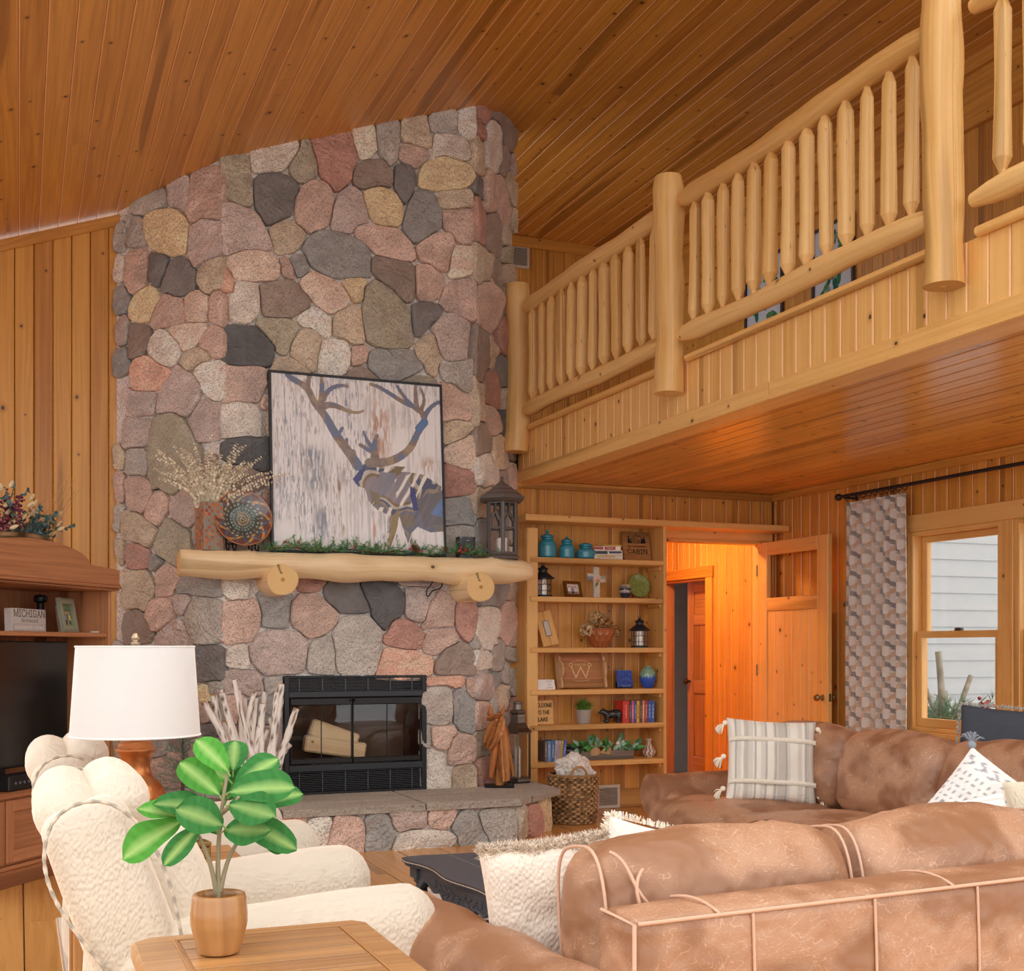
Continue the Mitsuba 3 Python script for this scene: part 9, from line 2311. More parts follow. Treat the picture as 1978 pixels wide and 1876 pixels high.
for (x, y) in ((tx0 + 0.05, ty0 + 0.05), (tx1 - 0.05, ty0 + 0.05), (tx0 + 0.05, ty1 - 0.05), (tx1 - 0.05, ty1 - 0.05)):
    beam(t, 'leg', x - 0.024, x + 0.024, y - 0.024, y + 0.024, 0.013, tz - 0.10, OAK, 0.005)

fig = thing('potted_fig', 'small fiddle leaf fig with broad green leaves in a brown wooden pot', 'potted plant')
fx, fy, fz = 0.352, 2.335, tz + 0.0045
prof = rprof([(0, 0), (0.036, 0), (0.040, 0.006), (0.053, 0.055), (0.0535, 0.075), (0.050, 0.108), (0.048, 0.113), (0.041, 0.113), (0.038, 0.105), (0.037, 0.09), (0, 0.088)], 0.006, 4)
v, f, _ = lathe(prof, 40, (fx, fy, fz))
ang = np.arctan2(v[:, 1] - fy, v[:, 0] - fx)
i = board(OAK)
mw = trimesh.Trimesh(v, f, process=False)
put(fig, 'pot', (v, f), 'wood_gloss', True, uv=np.c_[v[:, 2] * 2.0, 4 * i + ang * 0.05])
putc(fig, 'soil', [lathe([(0, 0.091), (0.025, 0.0905), (0.0385, 0.089)], 24, (fx, fy, fz), srgb('#3a342c'))], 'vc_matte')
PS = 2.33 / 2334
Rr = V(math.cos(YAW), -math.sin(YAW), 0)
def fpt(x, y, d=0.0):
    """Plant sketch: x, y in sketch units around the stem's foot, d metres away from the viewer."""
    return V(fx, fy, fz + 0.11) + Rr * (x - 425) * PS + V(0, 0, (1735 - y) * PS) + FWD * d
stems = [[(425, 1740, 0), (424, 1640, 0), (432, 1560, 0.0), (440, 1500, 0.01)], [(420, 1735, 0), (412, 1680, -0.01), (385, 1610, -0.02), (360, 1580, -0.02)], [(427, 1730, 0), (437, 1680, 0.01), (455, 1640, 0.02), (480, 1618, 0.03)], [(430, 1580, 0), (455, 1560, -0.02), (470, 1545, -0.03)]]
for s in stems:
    putc(fig, 'stem', [tube(spline([fpt(*q) for q in s], 14), np.linspace(0.005, 0.003, 14), 8, srgb('#8f8468'))], 'vc_matte', True)
scene['leaf_green'] = {'type': 'principledthin', 'base_color': VC, 'roughness': 0.35, 'diff_trans': 0.45, 'spec_trans': 0.0}
# foot x, y, tip x, y, width, depth of foot, depth of tip, facing, shade
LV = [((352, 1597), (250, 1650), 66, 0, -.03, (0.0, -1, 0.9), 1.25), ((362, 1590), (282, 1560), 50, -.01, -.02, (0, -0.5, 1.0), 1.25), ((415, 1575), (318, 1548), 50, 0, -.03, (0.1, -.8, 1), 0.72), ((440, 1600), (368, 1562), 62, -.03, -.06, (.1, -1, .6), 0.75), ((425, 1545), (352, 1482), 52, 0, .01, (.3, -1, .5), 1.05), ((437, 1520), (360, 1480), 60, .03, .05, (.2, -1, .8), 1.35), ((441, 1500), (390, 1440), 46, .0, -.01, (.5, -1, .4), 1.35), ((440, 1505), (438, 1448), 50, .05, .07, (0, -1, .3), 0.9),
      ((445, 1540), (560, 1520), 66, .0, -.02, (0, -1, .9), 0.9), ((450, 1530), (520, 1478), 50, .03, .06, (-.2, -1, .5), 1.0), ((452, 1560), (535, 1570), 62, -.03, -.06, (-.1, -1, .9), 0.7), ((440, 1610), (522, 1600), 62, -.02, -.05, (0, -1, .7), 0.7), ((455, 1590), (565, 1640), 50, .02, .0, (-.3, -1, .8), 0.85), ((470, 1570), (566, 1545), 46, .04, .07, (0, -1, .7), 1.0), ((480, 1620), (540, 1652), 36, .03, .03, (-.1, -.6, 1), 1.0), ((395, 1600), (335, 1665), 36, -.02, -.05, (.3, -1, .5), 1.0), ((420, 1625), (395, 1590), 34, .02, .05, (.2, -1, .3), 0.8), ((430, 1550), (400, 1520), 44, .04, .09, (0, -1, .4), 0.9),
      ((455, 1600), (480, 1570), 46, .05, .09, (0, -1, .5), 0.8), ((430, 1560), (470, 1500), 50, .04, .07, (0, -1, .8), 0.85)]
for k, (a, b, w, d0, d1, nn, sh) in enumerate(LV):
    p, q = fpt(*a, d0), fpt(*b, d1)
    n_ = Rr * nn[0] + FWD * nn[1] + V(0, 0, nn[2])
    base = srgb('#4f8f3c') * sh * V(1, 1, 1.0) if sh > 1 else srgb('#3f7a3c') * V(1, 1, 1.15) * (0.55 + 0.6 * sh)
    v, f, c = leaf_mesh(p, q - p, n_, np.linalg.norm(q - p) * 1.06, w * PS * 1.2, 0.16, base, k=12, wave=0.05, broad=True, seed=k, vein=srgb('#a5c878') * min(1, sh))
    L_ = np.linalg.norm(q - p)
    # side veins lift the blade slightly
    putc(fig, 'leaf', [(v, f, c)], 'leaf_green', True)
    putc(fig, 'leaf_stalk', [tube([p, p - unit(q - p) * 0.008 + V(0, 0, -0.004)], 0.0018, 6, srgb('#7d9a55'))], 'vc_matte')

# rug
def rug_fn(p, n, uv):
    a = fbm(p.x * 5.5, p.y * 5.5, 3.0, 4)
    b = fbm(p.x * 26 + 7, p.y * 9, 1.0, 3)
    c = fbm(p.x * 9, p.y * 30 + 3, 5.0, 3)
    c0 = mix((0.66, 0.60, 0.55), (0.50, 0.46, 0.43), smoothstep(0.35, 0.65, a))
    c0 = mix(c0, (0.20, 0.21, 0.25), smoothstep(0.54, 0.64, b) * smoothstep(0.44, 0.58, a) * 0.9)
    c0 = mix(c0, (0.36, 0.24, 0.18), smoothstep(0.57, 0.66, c) * 0.55)
    ex, ey = dr.minimum(p.x - 0.16, 3.6 - p.x), dr.minimum(p.y - 2.2, 5.8 - p.y)
    e = dr.minimum(ex, ey)
    return mix(c0, (0.70, 0.62, 0.53), smoothstep(0.06, 0.05, e))


scene['rug_pile'] = two(P(proc(rug_fn), 0.98, 0.05, sheen=0.3))
t = thing('rug', 'pale distressed patterned rug under the coffee table', 'rug')
put(t, 'pile', bbox(0.16, 3.6, 2.2, 5.8, 0.0005, 0.011, 0.003)[:2], 'rug_pile')
putc(t, 'binding', [bbox(0.153, 0.162, 2.2, 5.8, 0.0005, 0.012, 0.002, srgb('#cbb79c')), bbox(0.16, 3.6, 5.797, 5.806, 0.0005, 0.012, 0.002, srgb('#cbb79c'))], 'vc_matte')
# ------------------------------------------------------------------ leather sofas
def leather_fn(p, n, uv):
    w = fbm(p.x * 9, p.y * 9, p.z * 9, 2)
    a = noise(p.x * 62 + w * 22, p.y * 62 - w * 14, p.z * 62 + w * 18)
    b = noise(p.x * 130 - w * 20, p.y * 130 + w * 30, p.z * 130 + 5)
    line = (1 - smoothstep(0.0, 0.035, dr.abs(a - 0.5))) * 0.5 + (1 - smoothstep(0.0, 0.03, dr.abs(b - 0.5))) * 0.35
    c = mix((0.29, 0.135, 0.068), (0.44, 0.235, 0.135), smoothstep(0.35, 0.65, w))
    return mix(c, (0.74, 0.50, 0.36), dr.clip(line * smoothstep(0.38, 0.6, w + 0.06), 0, 1) * 0.75)


def leather_bump(p, n, uv):
    return fbm(p.x * 26, p.y * 26, p.z * 26, 2)


scene['leather'] = two({'type': 'bumpmap', 'arbitrary': proc(leather_bump, 2e-3), 'scale': 0.008, 'bsdf': P(proc(leather_fn), 0.42, 0.5)})
PIPE = srgb('#cda58a')


def soft_part(t, nm, m, *a, mat='leather', **k):
    v, f = softbox(*a, **k)
    return put(t, nm, xf(m, (v, f))[:2], mat, True)


def piping(t, m, pts, r=0.0045, n=None, nm='piping', col=PIPE, closed=False):
    q = np.array(pts) if n is None else spline(pts, n)
    putc(t, nm, [xf(m, tube(q, r, 7, col, closed=closed))], 'vc_satin', True)


# near sofa: its back to the viewer
sa = thing('sofa', 'brown leather sofa in the foreground seen from behind, with loose back cushions', 'sofa', 'brown leather sofas')
SM = rotz(4.2, (1.06, 2.06, 0))
SWd = 2.15
soft_part(sa, 'back_frame', SM, 0.02, SWd, -0.02, 0.13, 0.06, 0.705, r=0.035, puff=(0, 0.004, 0.004), crease=0.006, step=0.035)
soft_part(sa, 'base', SM, 0.04, SWd, 0.10, 0.92, 0.08, 0.30, r=0.03, crease=0.004)
soft_part(sa, 'arm', SM, -0.16, 0.10, 0.02, 0.95, 0.06, 0.50, r=0.05, crease=0.006, step=0.035)
for k in range(1):
    v, f, _ = tube(np.array([[-0.045, yy, 0.475] for yy in np.linspace(0.03, 0.97, 16)]), 0.118 + 0.004 * np.sin(np.arange(16) * 1.3), 28)
    v += vnoise(v, 5, 7, 3)[:, None] * 0.012
    put(sa, 'arm_roll', xf(SM, (v, f))[:2], 'leather', 50)
nails = trimesh.creation.icosphere(1, 0.006)
for k in range(9):
    putc(sa, 'nail_head', [xf(SM, (np.array(nails.vertices) + V(-0.163, 0.93, 0.12 + k * 0.028), np.array(nails.faces), srgb('#b58f4f')))], 'vc_metal', True)
for k in range(3):
    a = 0.10 + k * 0.68
    soft_part(sa, 'seat_cushion', SM, a, a + 0.675, 0.20, 0.96, 0.28, 0.45, r=0.06, puff=(0, 0.02, 0.035), crease=0.016, seed=k)
tops = (0.80, 0.80, 0.80)
for k in range(3):
    a = 0.075 + k * 0.70
    lean = move((0, 0.16, 0.42)) @ rot((1, 0, 0), -9)
    v, f = softbox(a, a + 0.69, -0.02, 0.21, 0, 0.385, r=0.085, puff=(0.012, 0.03, 0.03), crease=0.028, seed=20 + k, step=0.028)
    v = v @ lean[:3, :3].T + lean[:3, 3]
    c_ = put(sa, 'back_cushion', xf(SM, (v, f))[:2], 'leather', True)
    # piped seam around the cushion's left and right end, with a tied cord
    for x in (a + 0.012, a + 0.678):
        q = np.arange(40) / 40 * 2 * np.pi
        sx, sy = np.cos(q), np.sin(q)
        pt = np.stack([np.full(40, x), 0.095 + 0.105 * np.sign(sx) * np.abs(sx) ** 0.6, 0.195 + 0.195 * np.sign(sy) * np.abs(sy) ** 0.6], 1)
        pt = pt @ lean[:3, :3].T + lean[:3, 3]
        putc(c_, 'piping', [xf(SM, tube(pt, 0.004, 7, PIPE, closed=True))], 'vc_satin', True)
    if k == 0:
        q = spline([(a + 0.03, -0.01, 0.375), (a + 0.055, -0.035, 0.34), (a + 0.065, -0.05, 0.30), (a + 0.10, -0.055, 0.25), (a + 0.125, -0.055, 0.205), (a + 0.10, -0.058, 0.19), (a + 0.075, -0.058, 0.23), (a + 0.065, -0.052, 0.30), (a + 0.09, -0.04, 0.335)], 60) @ lean[:3, :3].T + lean[:3, 3]
        putc(c_, 'tie_cord', [xf(SM, tube(q, 0.0042, 8, srgb('#c99f84')))], 'vc_satin', True)
piping(sa, SM, [(0.03, -0.022, 0.694), (SWd, -0.022, 0.694)])
piping(sa, SM, [(0.022, -0.022, 0.06), (0.022, -0.022, 0.694), (0.022, 0.10, 0.70)])
for k, x in enumerate((0.30, 0.62, 0.92, 1.22, 1.52, 1.84)):
    piping(sa, SM, [(x, -0.0275, 0.08), (x + 0.004, -0.029, 0.4), (x, -0.024, 0.69)], 0.0034, 12)
for x in (0.22, 0.85, 1.5):
    piping(sa, SM, [(x, -0.022, 0.697), (x - 0.006, 0.03, 0.7125), (x - 0.02, 0.12, 0.706)], 0.0034, 8)
for x in (0.08, SWd - 0.08):
    for y in (0.08, 0.85):
        putc(sa, 'foot', [xf(SM, lathe(rprof([(0, 0.013), (0.026, 0.013), (0.032, 0.082), (0, 0.082)], 0.004), 16, (x, y, 0), srgb('#3c2a1e')))], 'vc_satin', 40)

# far sofa: faces left
sb = thing('sofa', 'far brown leather sofa along the window side, striped cushion at its far end', 'sofa', 'brown leather sofas')
FM = np.eye(4)
X0, X1, Ya, Yb = 2.97, 3.95, 3.20, 5.56
soft_part(sb, 'base', FM, X0 + 0.05, X1, Ya, Yb - 0.05, 0.06, 0.30, r=0.035, crease=0.01)
soft_part(sb, 'back_frame', FM, X1 - 0.16, X1 + 0.06, Ya, Yb, 0.06, 0.66, r=0.05, crease=0.006)
soft_part(sb, 'arm', FM, X0 + 0.10, X1, Yb - 0.14, Yb + 0.10, 0.06, 0.50, r=0.09, crease=0.012)
v, f, _ = tube(np.array([[xx, Yb + 0.02, 0.455] for xx in np.linspace(X0 + 0.09, X1 - 0.03, 14)]), 0.112, 26)
put(sb, 'arm_roll', (v + vnoise(v, 5, 3, 3)[:, None] * 0.014, f), 'leather', 50)
for k, (ya, yb) in enumerate(((4.78, 5.45), (4.06, 4.77), (3.30, 4.05))):
    c_ = soft_part(sb, 'seat_cushion', FM, X0 - 0.02, X1 - 0.26, ya, yb, 0.27, 0.455, r=0.085, puff=(0.03, 0.012, 0.035), crease=0.022, seed=40 + k, step=0.028)
    q = np.arange(50) / 50 * 2 * np.pi
    yc, hw = (ya + yb) / 2, (yb - ya) / 2
    cs, sn = np.cos(q), np.sin(q)
    pt = np.stack([np.clip((X0 + X1 - 0.28) / 2 + 0.375 * np.sign(cs) * np.abs(cs) ** 0.5, X0 - 0.03, 9), yc + hw * np.sign(sn) * np.abs(sn) ** 0.5, np.full(50, 0.392) + 0.0 * cs], 1)
    putc(c_, 'piping', [tube(pt, 0.0045, 7, srgb('#b98a6c'), closed=True)], 'vc_satin', True)
for k, (ya, yb) in enumerate(((4.80, 5.47), (4.12, 4.79), (3.40, 4.11))):
    lean = move((X1 - 0.20, 0, 0.42)) @ rot((0, 1, 0), 13)
    v, f = softbox(-0.17, 0.06, ya, yb, 0, 0.40, r=0.09, puff=(0.045, 0.012, 0.02), crease=0.034, seed=60 + k, step=0.028)
    sag = np.clip((v[:, 2] - 0.25) / 0.15, 0, 1)
    v[:, 2] -= sag * 0.02 * np.abs((v[:, 1] - (ya + yb) / 2) / (yb - ya) * 2) ** 3
    put(sb, 'back_cushion', (v @ lean[:3, :3].T + lean[:3, 3], f), 'leather', True)
for x in (X0 + 0.12, X1 - 0.05):
    for y in (Ya + 0.08, Yb - 0.1):
        putc(sb, 'foot', [lathe(rprof([(0, 0.013), (0.026, 0.013), (0.032, 0.062), (0, 0.062)], 0.004), 16, (x, y, 0), srgb('#3c2a1e'))], 'vc_satin', 40)


# ------------------------------------------------------------------ cushions
def pillow_mesh(w, h, th, n=44, colour=None, bend=0.0, seed=0, pinch=0.06):
    """Knife-edge cushion in the local xy plane, front to +z. colour(x, y, front) -> (k, 3)."""
    g = np.linspace(-1, 1, n)
    X, Y = np.meshgrid(g, g)
    prof = np.sqrt(np.clip((1 - X ** 4) * (1 - Y ** 4), 0, 1)) ** 0.9
    px = X * (1 - pinch * (1 - np.abs(Y) ** 2) ** 1 * np.abs(X) ** 4) * w / 2
    py = Y * (1 - pinch * (1 - np.abs(X) ** 2) ** 1 * np.abs(Y) ** 4) * h / 2
    vs, cs = [], []
    for s in (1, -1):
        v = np.stack([px.ravel(), py.ravel(), s * th / 2 * prof.ravel()], 1)
        wr = vnoise(np.c_[v[:, :2] * 7, np.full(len(v), seed + s)], 1.0, seed, 3)
        v[:, 2] += s * prof.ravel() * wr * th * 0.35
        v[:, 2] += bend * (v[:, 0] ** 2)
        vs.append(v)
        cs.append(colour(X.ravel(), Y.ravel(), s > 0))
    a = (np.arange(n - 1)[:, None] * n + np.arange(n - 1)).ravel()
    f = np.vstack([np.stack([a, a + 1, a + n + 1], 1), np.stack([a, a + n + 1, a + n], 1)])
    return np.vstack(vs), np.vstack([f, f[:, ::-1] + n * n]), np.clip(np.vstack(cs), 0, 1)


def flat(col):
    return lambda x, y, s: np.tile(srgb(col), (len(x), 1))


def fringe(w, h, m, col, length, dens, seed, sides=('t', 'b', 'l', 'r'), bendz=0.0, width=0.0022):
    r_ = np.random.default_rng(seed)
    out = []
    for s in sides:
        L = w if s in 'tb' else h
        for k in range(int(L * dens)):
            q = r_.uniform(-0.5, 0.5) * L
            d = {'t': V(0, 1, 0), 'b': V(0, -1, 0), 'l': V(-1, 0, 0), 'r': V(1, 0, 0)}[s]
            p = (V(q, 0, 0) if s in 'tb' else V(0, q, 0)) + d * (h / 2 if s in 'tb' else w / 2) * 0.985
            dd = unit(d + r_.normal(0, .45, 3))
            e = unit(np.cross(dd, r_.normal(size=3))) * width
            l_ = length * r_.uniform(0.6, 1.3)
            out.append((np.array([p - e, p + e, p + dd * l_ + e * .6, p + dd * l_ - e * .6]), np.array([[0, 1, 2], [0, 2, 3]]), srgb(col) * r_.uniform(0.8, 1.15)))
    v, f, c = join(out)
    return xf(m, (v, f, c))


def face(o, nrm, up=(0, 0, 1), roll=0.0):
    z = unit(nrm)
    x = unit(np.cross(V(*up), z))
    return frame_mat(V(*o), x=x, y=np.cross(z, x), z=z) @ rot((0, 0, 1), roll)


def tassel(t, p, d, col, s=1.0, seed=0):
    r_ = np.random.default_rng(seed)
    d = unit(V(*d))
    h = trimesh.creation.icosphere(2, 0.013 * s)
    out = [(np.array(h.vertices) + p + d * 0.012 * s, np.array(h.faces), srgb(col))]
    for _ in range(26):
        q = unit(d + r_.normal(0, .28, 3))
        b = p + d * 0.02 * s
        out.append(tube([b, b + q * 0.03 * s, b + q * 0.045 * s + V(0, 0, -0.012 * s)], [0.003 * s, 0.0035 * s, 0.002 * s], 4, srgb(col) * r_.uniform(0.85, 1.1)))
    putc(t, 'tassel', out, 'vc_matte', True)


# striped cushion with tassels and fringe bands
t = thing('cushion', 'cream cushion with grey stripes, fringe bands and tassels on the far sofa', 'cushion')
def stripes(x, y, s):
    c = np.tile(srgb('#e9e3d6'), (len(x), 1))
    for w_, ph, col in ((9, 0.1, '#c3bdb2'), (23, 0.4, '#d6d0c5')):
        c[np.sin(x * w_ + ph) > 0.55] = srgb(col)
    c[np.abs(np.sin(x * 14 + 0.7)) > 0.985] = srgb('#a8a49d')
    return c
n_dir = V(-0.40, -0.88, 0.28)
m = face((3.43, 5.03, 0.665), n_dir, roll=-3)
putc(t, 'cover', [xf(m, pillow_mesh(0.44, 0.42, 0.15, 60, stripes, seed=3))], 'fabric', True)
for yb in (0.095, -0.115):
    rope = []
    for k in range(46):
        x = -0.205 + k * 0.41 / 45
        zf = 0.072 * math.sqrt(max(0, (1 - (x / 0.22) ** 4) * (1 - (yb / 0.21) ** 4))) + 0.004
        q = [V(x - 0.006, yb - 0.010, zf), V(x, yb, zf + 0.008), V(x + 0.006, yb + 0.010, zf)]
        rope.append(tube(q, [0.003, 0.006, 0.003], 5, srgb('#efe8da')))
        rope.append(tube([V(x - 0.006, yb + 0.010, zf), V(x, yb, zf + 0.007), V(x + 0.006, yb - 0.012, zf)], [0.003, 0.006, 0.003], 5, srgb('#e2dac8')))
    putc(t, 'fringe_band', [xf(m, join(rope))], 'vc_matte', True)
for k, (x, y) in enumerate(((-0.22, 0.19), (0.22, 0.18), (-0.225, 0.02), (0.225, -0.045), (0.225, -0.155), (-0.225, -0.14))):
    p = (m @ V(x, y, 0.01, 1))[:3]
    d = m[:3, 0] * np.sign(x) * 0.7 + V(0, 0, -0.75)
    tassel(t, p, d, '#efe6d3', 1.0, k)
putc(t, 'bottom_fringe', [fringe(0.42, 0.42, m, '#efe6d3', 0.03, 700, 5, ('b',), width=0.003)], 'vc_matte', kind='stuff')

# charcoal cushion behind the sofa's back
t = thing('cushion', 'charcoal cushion with a frayed pale edge below the right-hand window', 'cushion')
m = face((4.10, 4.18, 0.775), V(-0.75, -0.6, 0.15), roll=-4)
putc(t, 'cover', [xf(m, pillow_mesh(0.42, 0.36, 0.11, 40, flat('#4b5058'), seed=5))], 'fabric', True)
putc(t, 'frayed_edge', [fringe(0.42, 0.36, m, '#b9b5ad', 0.014, 900, 6)], 'vc_matte', kind='stuff')

# white cushion with rows of dark stitches and a grey tassel
t = thing('cushion', 'white cushion with rows of grey woven dashes and a grey tassel at the right edge', 'cushion')
def dashes(x, y, s):
    c = np.tile(srgb('#efece6'), (len(x), 1))
    q = (np.abs(y) < 0.62)
    c[(np.sin(y * 60) > 0.3) & (np.sin(x * 62 + np.floor(y * 60 / 6.283) * 1.5) > 0.4) & q] = srgb('#9a9aa0')
    z = (np.abs(np.abs(y) - 0.78) < 0.1) & (np.sin(x * 30 + 4 * np.abs((y * 12) % 2 - 1)) > 0.6)
    c[z] = srgb('#a5a5aa')
    return c
m = face((2.88, 3.02, 0.60), V(-0.62, -0.70, 0.42), roll=-38)
putc(t, 'cover', [xf(m, pillow_mesh(0.46, 0.46, 0.14, 70, dashes, seed=7))], 'fabric', True)
for k, (x, y) in enumerate(((-0.225, 0.225), (0.225, 0.225))):
    tassel(t, (m @ V(x, y, 0, 1))[:3], m[:3, 0] * np.sign(x) + m[:3, 1], '#8d929a', 1.1, 20 + k)

# small white ribbed cushion in front of it
t = thing('cushion', 'small white ribbed cushion with piped edge in front of the dashed cushion', 'cushion')
def ribs(x, y, s):
    c = np.tile(srgb('#f0ede6'), (len(x), 1))
    c[np.sin(y * 40) > 0.5] = srgb('#d5d2cb')
    return c
m = face((2.48, 2.70, 0.615), V(-0.5, -0.75, 0.5), roll=14)
putc(t, 'cover', [xf(m, pillow_mesh(0.36, 0.36, 0.12, 50, ribs, seed=9))], 'fabric', True)
# cream cushion at the edge
t = thing('cushion', 'plain cream cushion cut off by the right edge, beside the dashed cushion', 'cushion')
m = face((2.98, 2.72, 0.64), V(-0.7, -0.6, 0.35), roll=10)
putc(t, 'cover', [xf(m, pillow_mesh(0.42, 0.42, 0.13, 40, flat('#e8dcc4'), seed=10))], 'fabric', True)

# pale cushion with frayed top between the sofa and the coffee table
t = thing('cushion', 'white linen cushion with a frayed edge showing above the near sofa back', 'cushion')
m = face((1.55, 2.86, 0.60), V(-0.25, -0.93, 0.28), roll=-14)
putc(t, 'cover', [xf(m, pillow_mesh(0.25, 0.30, 0.09, 40, flat('#efe6db'), seed=11))], 'fabric', True)
putc(t, 'frayed_edge', [fringe(0.25, 0.30, m, '#efe6d6', 0.018, 700, 12, width=0.0035)], 'vc_matte', kind='stuff')

# big cream cushion with the fur face
t = thing('cushion', 'large cream cushion with a fur-covered far face against the near sofa arm', 'cushion')
m = face((1.165, 2.62, 0.600), V(-0.30, -0.93, -0.05), roll=6)
putc(t, 'cover', [xf(m, pillow_mesh(0.31, 0.34, 0.12, 44, lambda x, y, s: np.where(((y > 0.93) | (not s)) [:, None] if isinstance(y, np.ndarray) else False, srgb('#cbb9a4'), srgb('#e4d6c6')), seed=13))], 'fabric', True)
r_ = np.random.default_rng(77)
fur = []
for _ in range(5200):
    x, y = r_.uniform(-1, 1), 1 - abs(r_.normal(0, 0.10))
    sd = -1 if r_.uniform() < 0.75 else 1
    if sd > 0 and y < 0.90 + 0.04 * math.sin(x * 9):
        continue
    zz = sd * 0.06 * math.sqrt(max(0, (1 - x ** 4) * (1 - y ** 4)))
    p = V(x * 0.155 * (1 - 0.06 * (1 - y * y) * x ** 4), y * 0.17 * (1 - 0.06 * (1 - x * x) * y ** 4), zz)
    d = unit(V(r_.normal(0, .5), 0.35 + r_.normal(0, .4), sd * 0.6 if abs(zz) > 0.01 else r_.normal(0, .6)))
    e = unit(np.cross(d, r_.normal(size=3))) * 0.0022
    fur.append((np.array([p - e, p + e, p + d * r_.uniform(0.012, 0.022)]), np.array([[0, 1, 2]]), srgb('#d9c8b4') * r_.uniform(0.6, 1.2)))
putc(t, 'fur', [xf(m, join(fur))], 'vc_matte', kind='stuff')

# ------------------------------------------------------------------ painted coffee table with carved apron
ct = thing('coffee_table', 'dark grey painted coffee table with carved apron and turned legs on the rug', 'coffee table')
GT = srgb('#4a4d54')
RUB = srgb('#d9c3a8')
TM = rotz(3, (1.455, 3.62, 0))
TL, TW, TH = 1.28, 0.94, 0.40
def serp(n=160, grow=0.0):
    """Table outline with serpentine sides and eared corners."""
    pts = []
    q = np.linspace(0, 1, n // 4, endpoint=False)
    wv_ = lambda s: 0.012 * np.cos(s * 2 * np.pi * 2) + 0.010 * np.exp(-((s - 0.07) / 0.05) ** 2) + 0.010 * np.exp(-((s - 0.93) / 0.05) ** 2)
    for s in q:
        pts.append((s * TL, -wv_(s)))
    for s in q:
        pts.append((TL + wv_(s), s * TW))
    for s in q:
        pts.append((TL - s * TL, TW + wv_(s)))
    for s in q:
        pts.append((-wv_(s), TW - s * TW))
    return Polygon(pts).buffer(0.012).buffer(-0.012).buffer(grow)
v1 = prism(serp(), 0.014, TM @ move((0, 0, TH - 0.014)), GT)
v2 = prism(serp(grow=-0.010), 0.012, TM @ move((0, 0, TH - 0.026)), GT * 0.9)
putc(ct, 'top', [v1, v2], 'vc_satin', 30)
ol = np.array(serp(grow=0.0005).exterior.coords)[:-1]
putc(ct, 'rubbed_edge', [xf(TM, tube(np.c_[ol, np.full(len(ol), TH - 0.008)], 0.0018, 5, RUB, closed=True))], 'vc_matte', True)
putc(ct, 'top_joint', [xf(TM, bbox(0.18, 0.1815, 0.02, TW - 0.02, TH - 0.0005, TH + 0.0004, 0, srgb('#8f8b86')))], 'vc_matte')
legs = ((0.05, 0.05), (TL - 0.05, 0.05), (0.05, TW - 0.05), (TL - 0.05, TW - 0.05))
for (x, y) in legs:
    putc(ct, 'leg_block', [xf(TM, bbox(x - 0.036, x + 0.036, y - 0.036, y + 0.036, 0.325, TH - 0.026, 0.004, GT))], 'vc_satin')
    prof = rprof([(0, 0.13), (0.040, 0.13), (0.040, 0.142), (0.026, 0.150), (0.030, 0.160), (0.022, 0.172), (0.034, 0.195), (0.036, 0.225), (0.030, 0.236), (0.036, 0.24), (0.028, 0.246), (0.022, 0.29), (0.020, 0.305), (0.030, 0.312), (0.030, 0.325), (0, 0.325)], 0.005)
    putc(ct, 'leg', [xf(TM, lathe(prof, 26, (x, y, 0), GT))], 'vc_satin', 40)
    putc(ct, 'lower_block', [xf(TM, bbox(x - 0.038, x + 0.038, y - 0.038, y + 0.038, 0.075, 0.131, 0.004, GT))], 'vc_satin')
    ft = Polygon([(-0.038, 0.062), (-0.040, 0.03), (-0.034, 0.0), (0.022, 0.0), (0.018, 0.02), (0.012, 0.042), (0.024, 0.056), (0.038, 0.062)])
    for ax in (0, 1):
        sx = 1 if (x if ax == 0 else y) < 0.5 * (TL if ax == 0 else TW) else -1
        mm_ = TM @ frame_mat((x, y, 0.0125), x=V(sx, 0, 0) if ax == 0 else V(0, sx, 0), y=V(0, 0, 1), z=np.cross(V(sx, 0, 0) if ax == 0 else V(0, sx, 0), V(0, 0, 1)))
        putc(ct, 'foot', [xf(mm_, (lambda p_: (p_[0] - V(0, 0, 0.032), p_[1], p_[2]))(prism(ft, 0.064, np.eye(4), GT)))], 'vc_satin', 30)


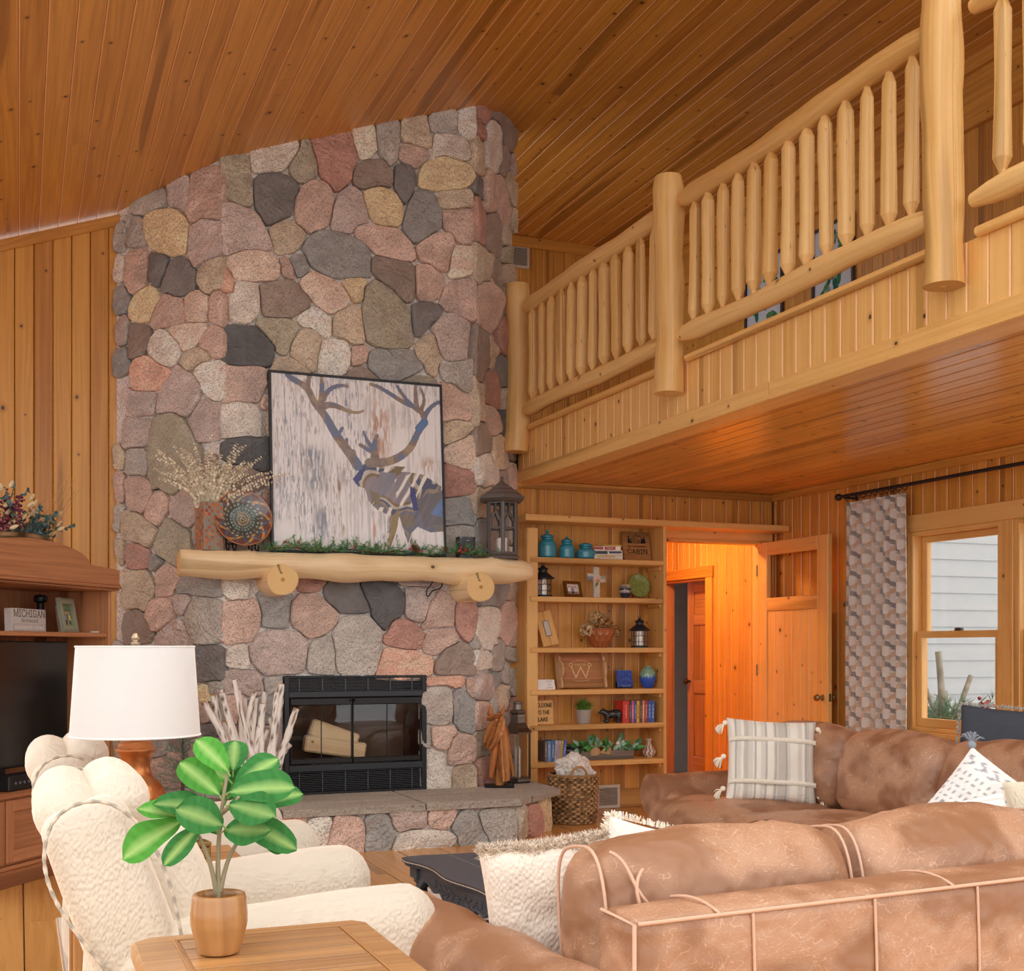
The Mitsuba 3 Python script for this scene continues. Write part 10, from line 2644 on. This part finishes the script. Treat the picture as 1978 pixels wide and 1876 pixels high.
def apron(L, m):
    n = 60
    s = np.linspace(0, 1, n)
    low = 0.055 + 0.075 * np.exp(-((s - 0.5) / 0.2) ** 2) * (1 + 0.15 * np.cos((s - 0.5) * 40)) + 0.010 * np.cos(s * 2 * np.pi * 5) * (np.abs(s - 0.5) > 0.12) + 0.025 * np.exp(-((s - 0.0) / 0.07) ** 2) + 0.025 * np.exp(-((s - 1) / 0.07) ** 2)
    pg = Polygon([(0, 0), (L, 0)] + [(L * a, -b) for a, b in zip(s[::-1], low[::-1])])
    key = putc(ct, 'apron', [prism(pg, 0.018, m, GT)], 'vc_satin', 30)
    lip = np.c_[L * s, -low + 0.008, np.full(n, 0.019)]
    putc(key, 'carved_lip', [xf(m, tube(lip, 0.0035, 6, srgb('#5d626b')))], 'vc_satin', True)
    out = []
    ball = trimesh.creation.icosphere(2, 1.0)
    bv, bf = np.array(ball.vertices), np.array(ball.faces)
    for (cx, cy, rad) in ((0.5, -0.06, 0.016), (0.23, -0.035, 0.012), (0.77, -0.035, 0.012)):
        for k in range(6):
            a = k / 6 * 2 * np.pi
            out.append((bv * V(rad * .5, rad * .5, 0.005) + V(cx * L + rad * .75 * math.cos(a), cy + rad * .75 * math.sin(a), 0.019), bf, GT * 1.15))
        out.append((bv * V(rad * .35, rad * .35, 0.007) + V(cx * L, cy, 0.020), bf, GT * 1.2))
    for sgn in (-1, 1):
        for k in range(7):
            x = 0.5 + sgn * (0.055 + 0.03 * k)
            a = 0.5 * sgn * (1 if k % 2 else -1)
            lv_ = bv * V(0.018, 0.006, 0.004)
            lv_ = lv_ @ rot((0, 0, 1), math.degrees(a))[:3, :3].T
            out.append((lv_ + V(x * L, -0.048 + 0.012 * (1 if k % 2 else -1), 0.019), bf, GT * 1.12))
        vine = np.c_[L * (0.5 + sgn * np.linspace(0.03, 0.26, 20)), -0.048 + 0.01 * np.sin(np.linspace(0, 9, 20)), np.full(20, 0.019)]
        out.append(tube(vine, 0.0028, 5, GT * 1.1))
    putc(key, 'carving', [xf(m, join(out))], 'vc_satin', True)


apron(TW - 0.15, TM @ frame_mat((0.045, 0.075 + TW - 0.15, TH - 0.026), x=V(0, -1, 0), y=V(0, 0, 1), z=V(-1, 0, 0)))
apron(TL - 0.15, TM @ frame_mat((0.075, 0.045, TH - 0.026), x=V(1, 0, 0), y=V(0, 0, 1), z=V(0, -1, 0)))
apron(TW - 0.15, TM @ frame_mat((TL - 0.045, 0.075, TH - 0.026), x=V(0, 1, 0), y=V(0, 0, 1), z=V(1, 0, 0)))
apron(TL - 0.15, TM @ frame_mat((TL - 0.075, TW - 0.045, TH - 0.026), x=V(-1, 0, 0), y=V(0, 0, 1), z=V(0, 1, 0)))
putc(ct, 'lower_shelf', [xf(TM, bbox(0.05, TL - 0.05, 0.05, TW - 0.05, 0.095, 0.118, 0.003, GT))], 'vc_satin')
for (a, b, c_, d) in ((0.085, TL - 0.085, 0.03, 0.055), (0.085, TL - 0.085, TW - 0.055, TW - 0.03), (0.03, 0.055, 0.085, TW - 0.085), (TL - 0.055, TL - 0.03, 0.085, TW - 0.085)):
    putc(ct, 'stretcher', [xf(TM, bbox(a, b, c_, d, 0.08, 0.128, 0.003, GT))], 'vc_satin')
# magazines on the lower shelf
r_ = np.random.default_rng(91)
zz = 0.1185
for k, (w, d, a, col, lab) in enumerate(((0.29, 0.21, 10, '#d9a63a', 'yellow edged magazine lying lowest on the coffee table shelf'), (0.28, 0.21, 16, '#6d7f95', 'grey blue magazine in the middle of the pile on the coffee table shelf'), (0.28, 0.21, 4, '#cfd6dc', 'pale magazine with teal and black artwork on top of the magazine pile'))):
    t = thing('magazine', lab, 'magazine', 'magazines on the coffee table shelf')
    m = TM @ rotz(a - 60, (0.24, 0.62, zz))
    n = 26
    X, Y = np.meshgrid(np.linspace(-w / 2, w / 2, n), np.linspace(-d / 2, d / 2, n))
    q = meshkit.fbm(np.stack([X.ravel() * 13, Y.ravel() * 13, 0 * X.ravel() + k], 1), 3)
    c = np.tile(srgb(col), (n * n, 1))
    c[q > 0.56] = srgb(['#3c4a5e', '#e9e6df', '#1f7f86'][k])
    c[q < 0.42] = srgb(['#e9e2d2', '#3a3f48', '#2b2d33'][k])
    v = np.stack([X.ravel(), Y.ravel(), 0.0055 + 0.012 * (k == 2) * np.clip(X.ravel() / w + 0.3, 0, 1) ** 2], 1)
    a_ = (np.arange(n - 1)[:, None] * n + np.arange(n - 1)).ravel()
    putc(t, 'cover', [xf(m, (v, np.vstack([np.stack([a_, a_ + 1, a_ + n + 1], 1), np.stack([a_, a_ + n + 1, a_ + n], 1)]), c))], 'vc_gloss', True)
    putc(t, 'pages', [xf(m, bbox(-w / 2, w / 2, -d / 2, d / 2, 0, 0.005, 0, srgb('#e4dfd4')))], 'vc_matte')
    zz += 0.0062
# tray on the table
t = thing('tray', 'oval tray with a twisted dark rim and a gold lined bottom on the coffee table', 'tray')
m = TM @ move((0.78, 0.66, TH + 0.001))
el = [(0.25 * math.cos(q), 0.16 * math.sin(q)) for q in np.arange(60) / 60 * 2 * np.pi]
putc(t, 'bottom', [prism(Polygon(el), 0.008, m, srgb('#8d6a34'))], 'vc_metal', 30)
q = np.arange(240) / 240 * 2 * np.pi
putc(t, 'rim', [xf(m, tube(np.c_[0.255 * np.cos(q + 0), 0.165 * np.sin(q), 0.026 + 0.004 * np.sin(q * 60)], 0.010 + 0.002 * np.sin(q * 60 + 1), 8, srgb('#3a3a3c'), closed=True))], 'vc_satin', True)
for s in (-1, 1):
    hp_ = [(s * 0.25, -0.05, 0.03), (s * 0.285, -0.04, 0.05), (s * 0.295, 0, 0.055), (s * 0.285, 0.04, 0.05), (s * 0.25, 0.05, 0.03)]
    putc(t, 'handle', [xf(m, tube(spline(hp_, 16), 0.006, 8, srgb('#45464a')))], 'vc_satin', True)
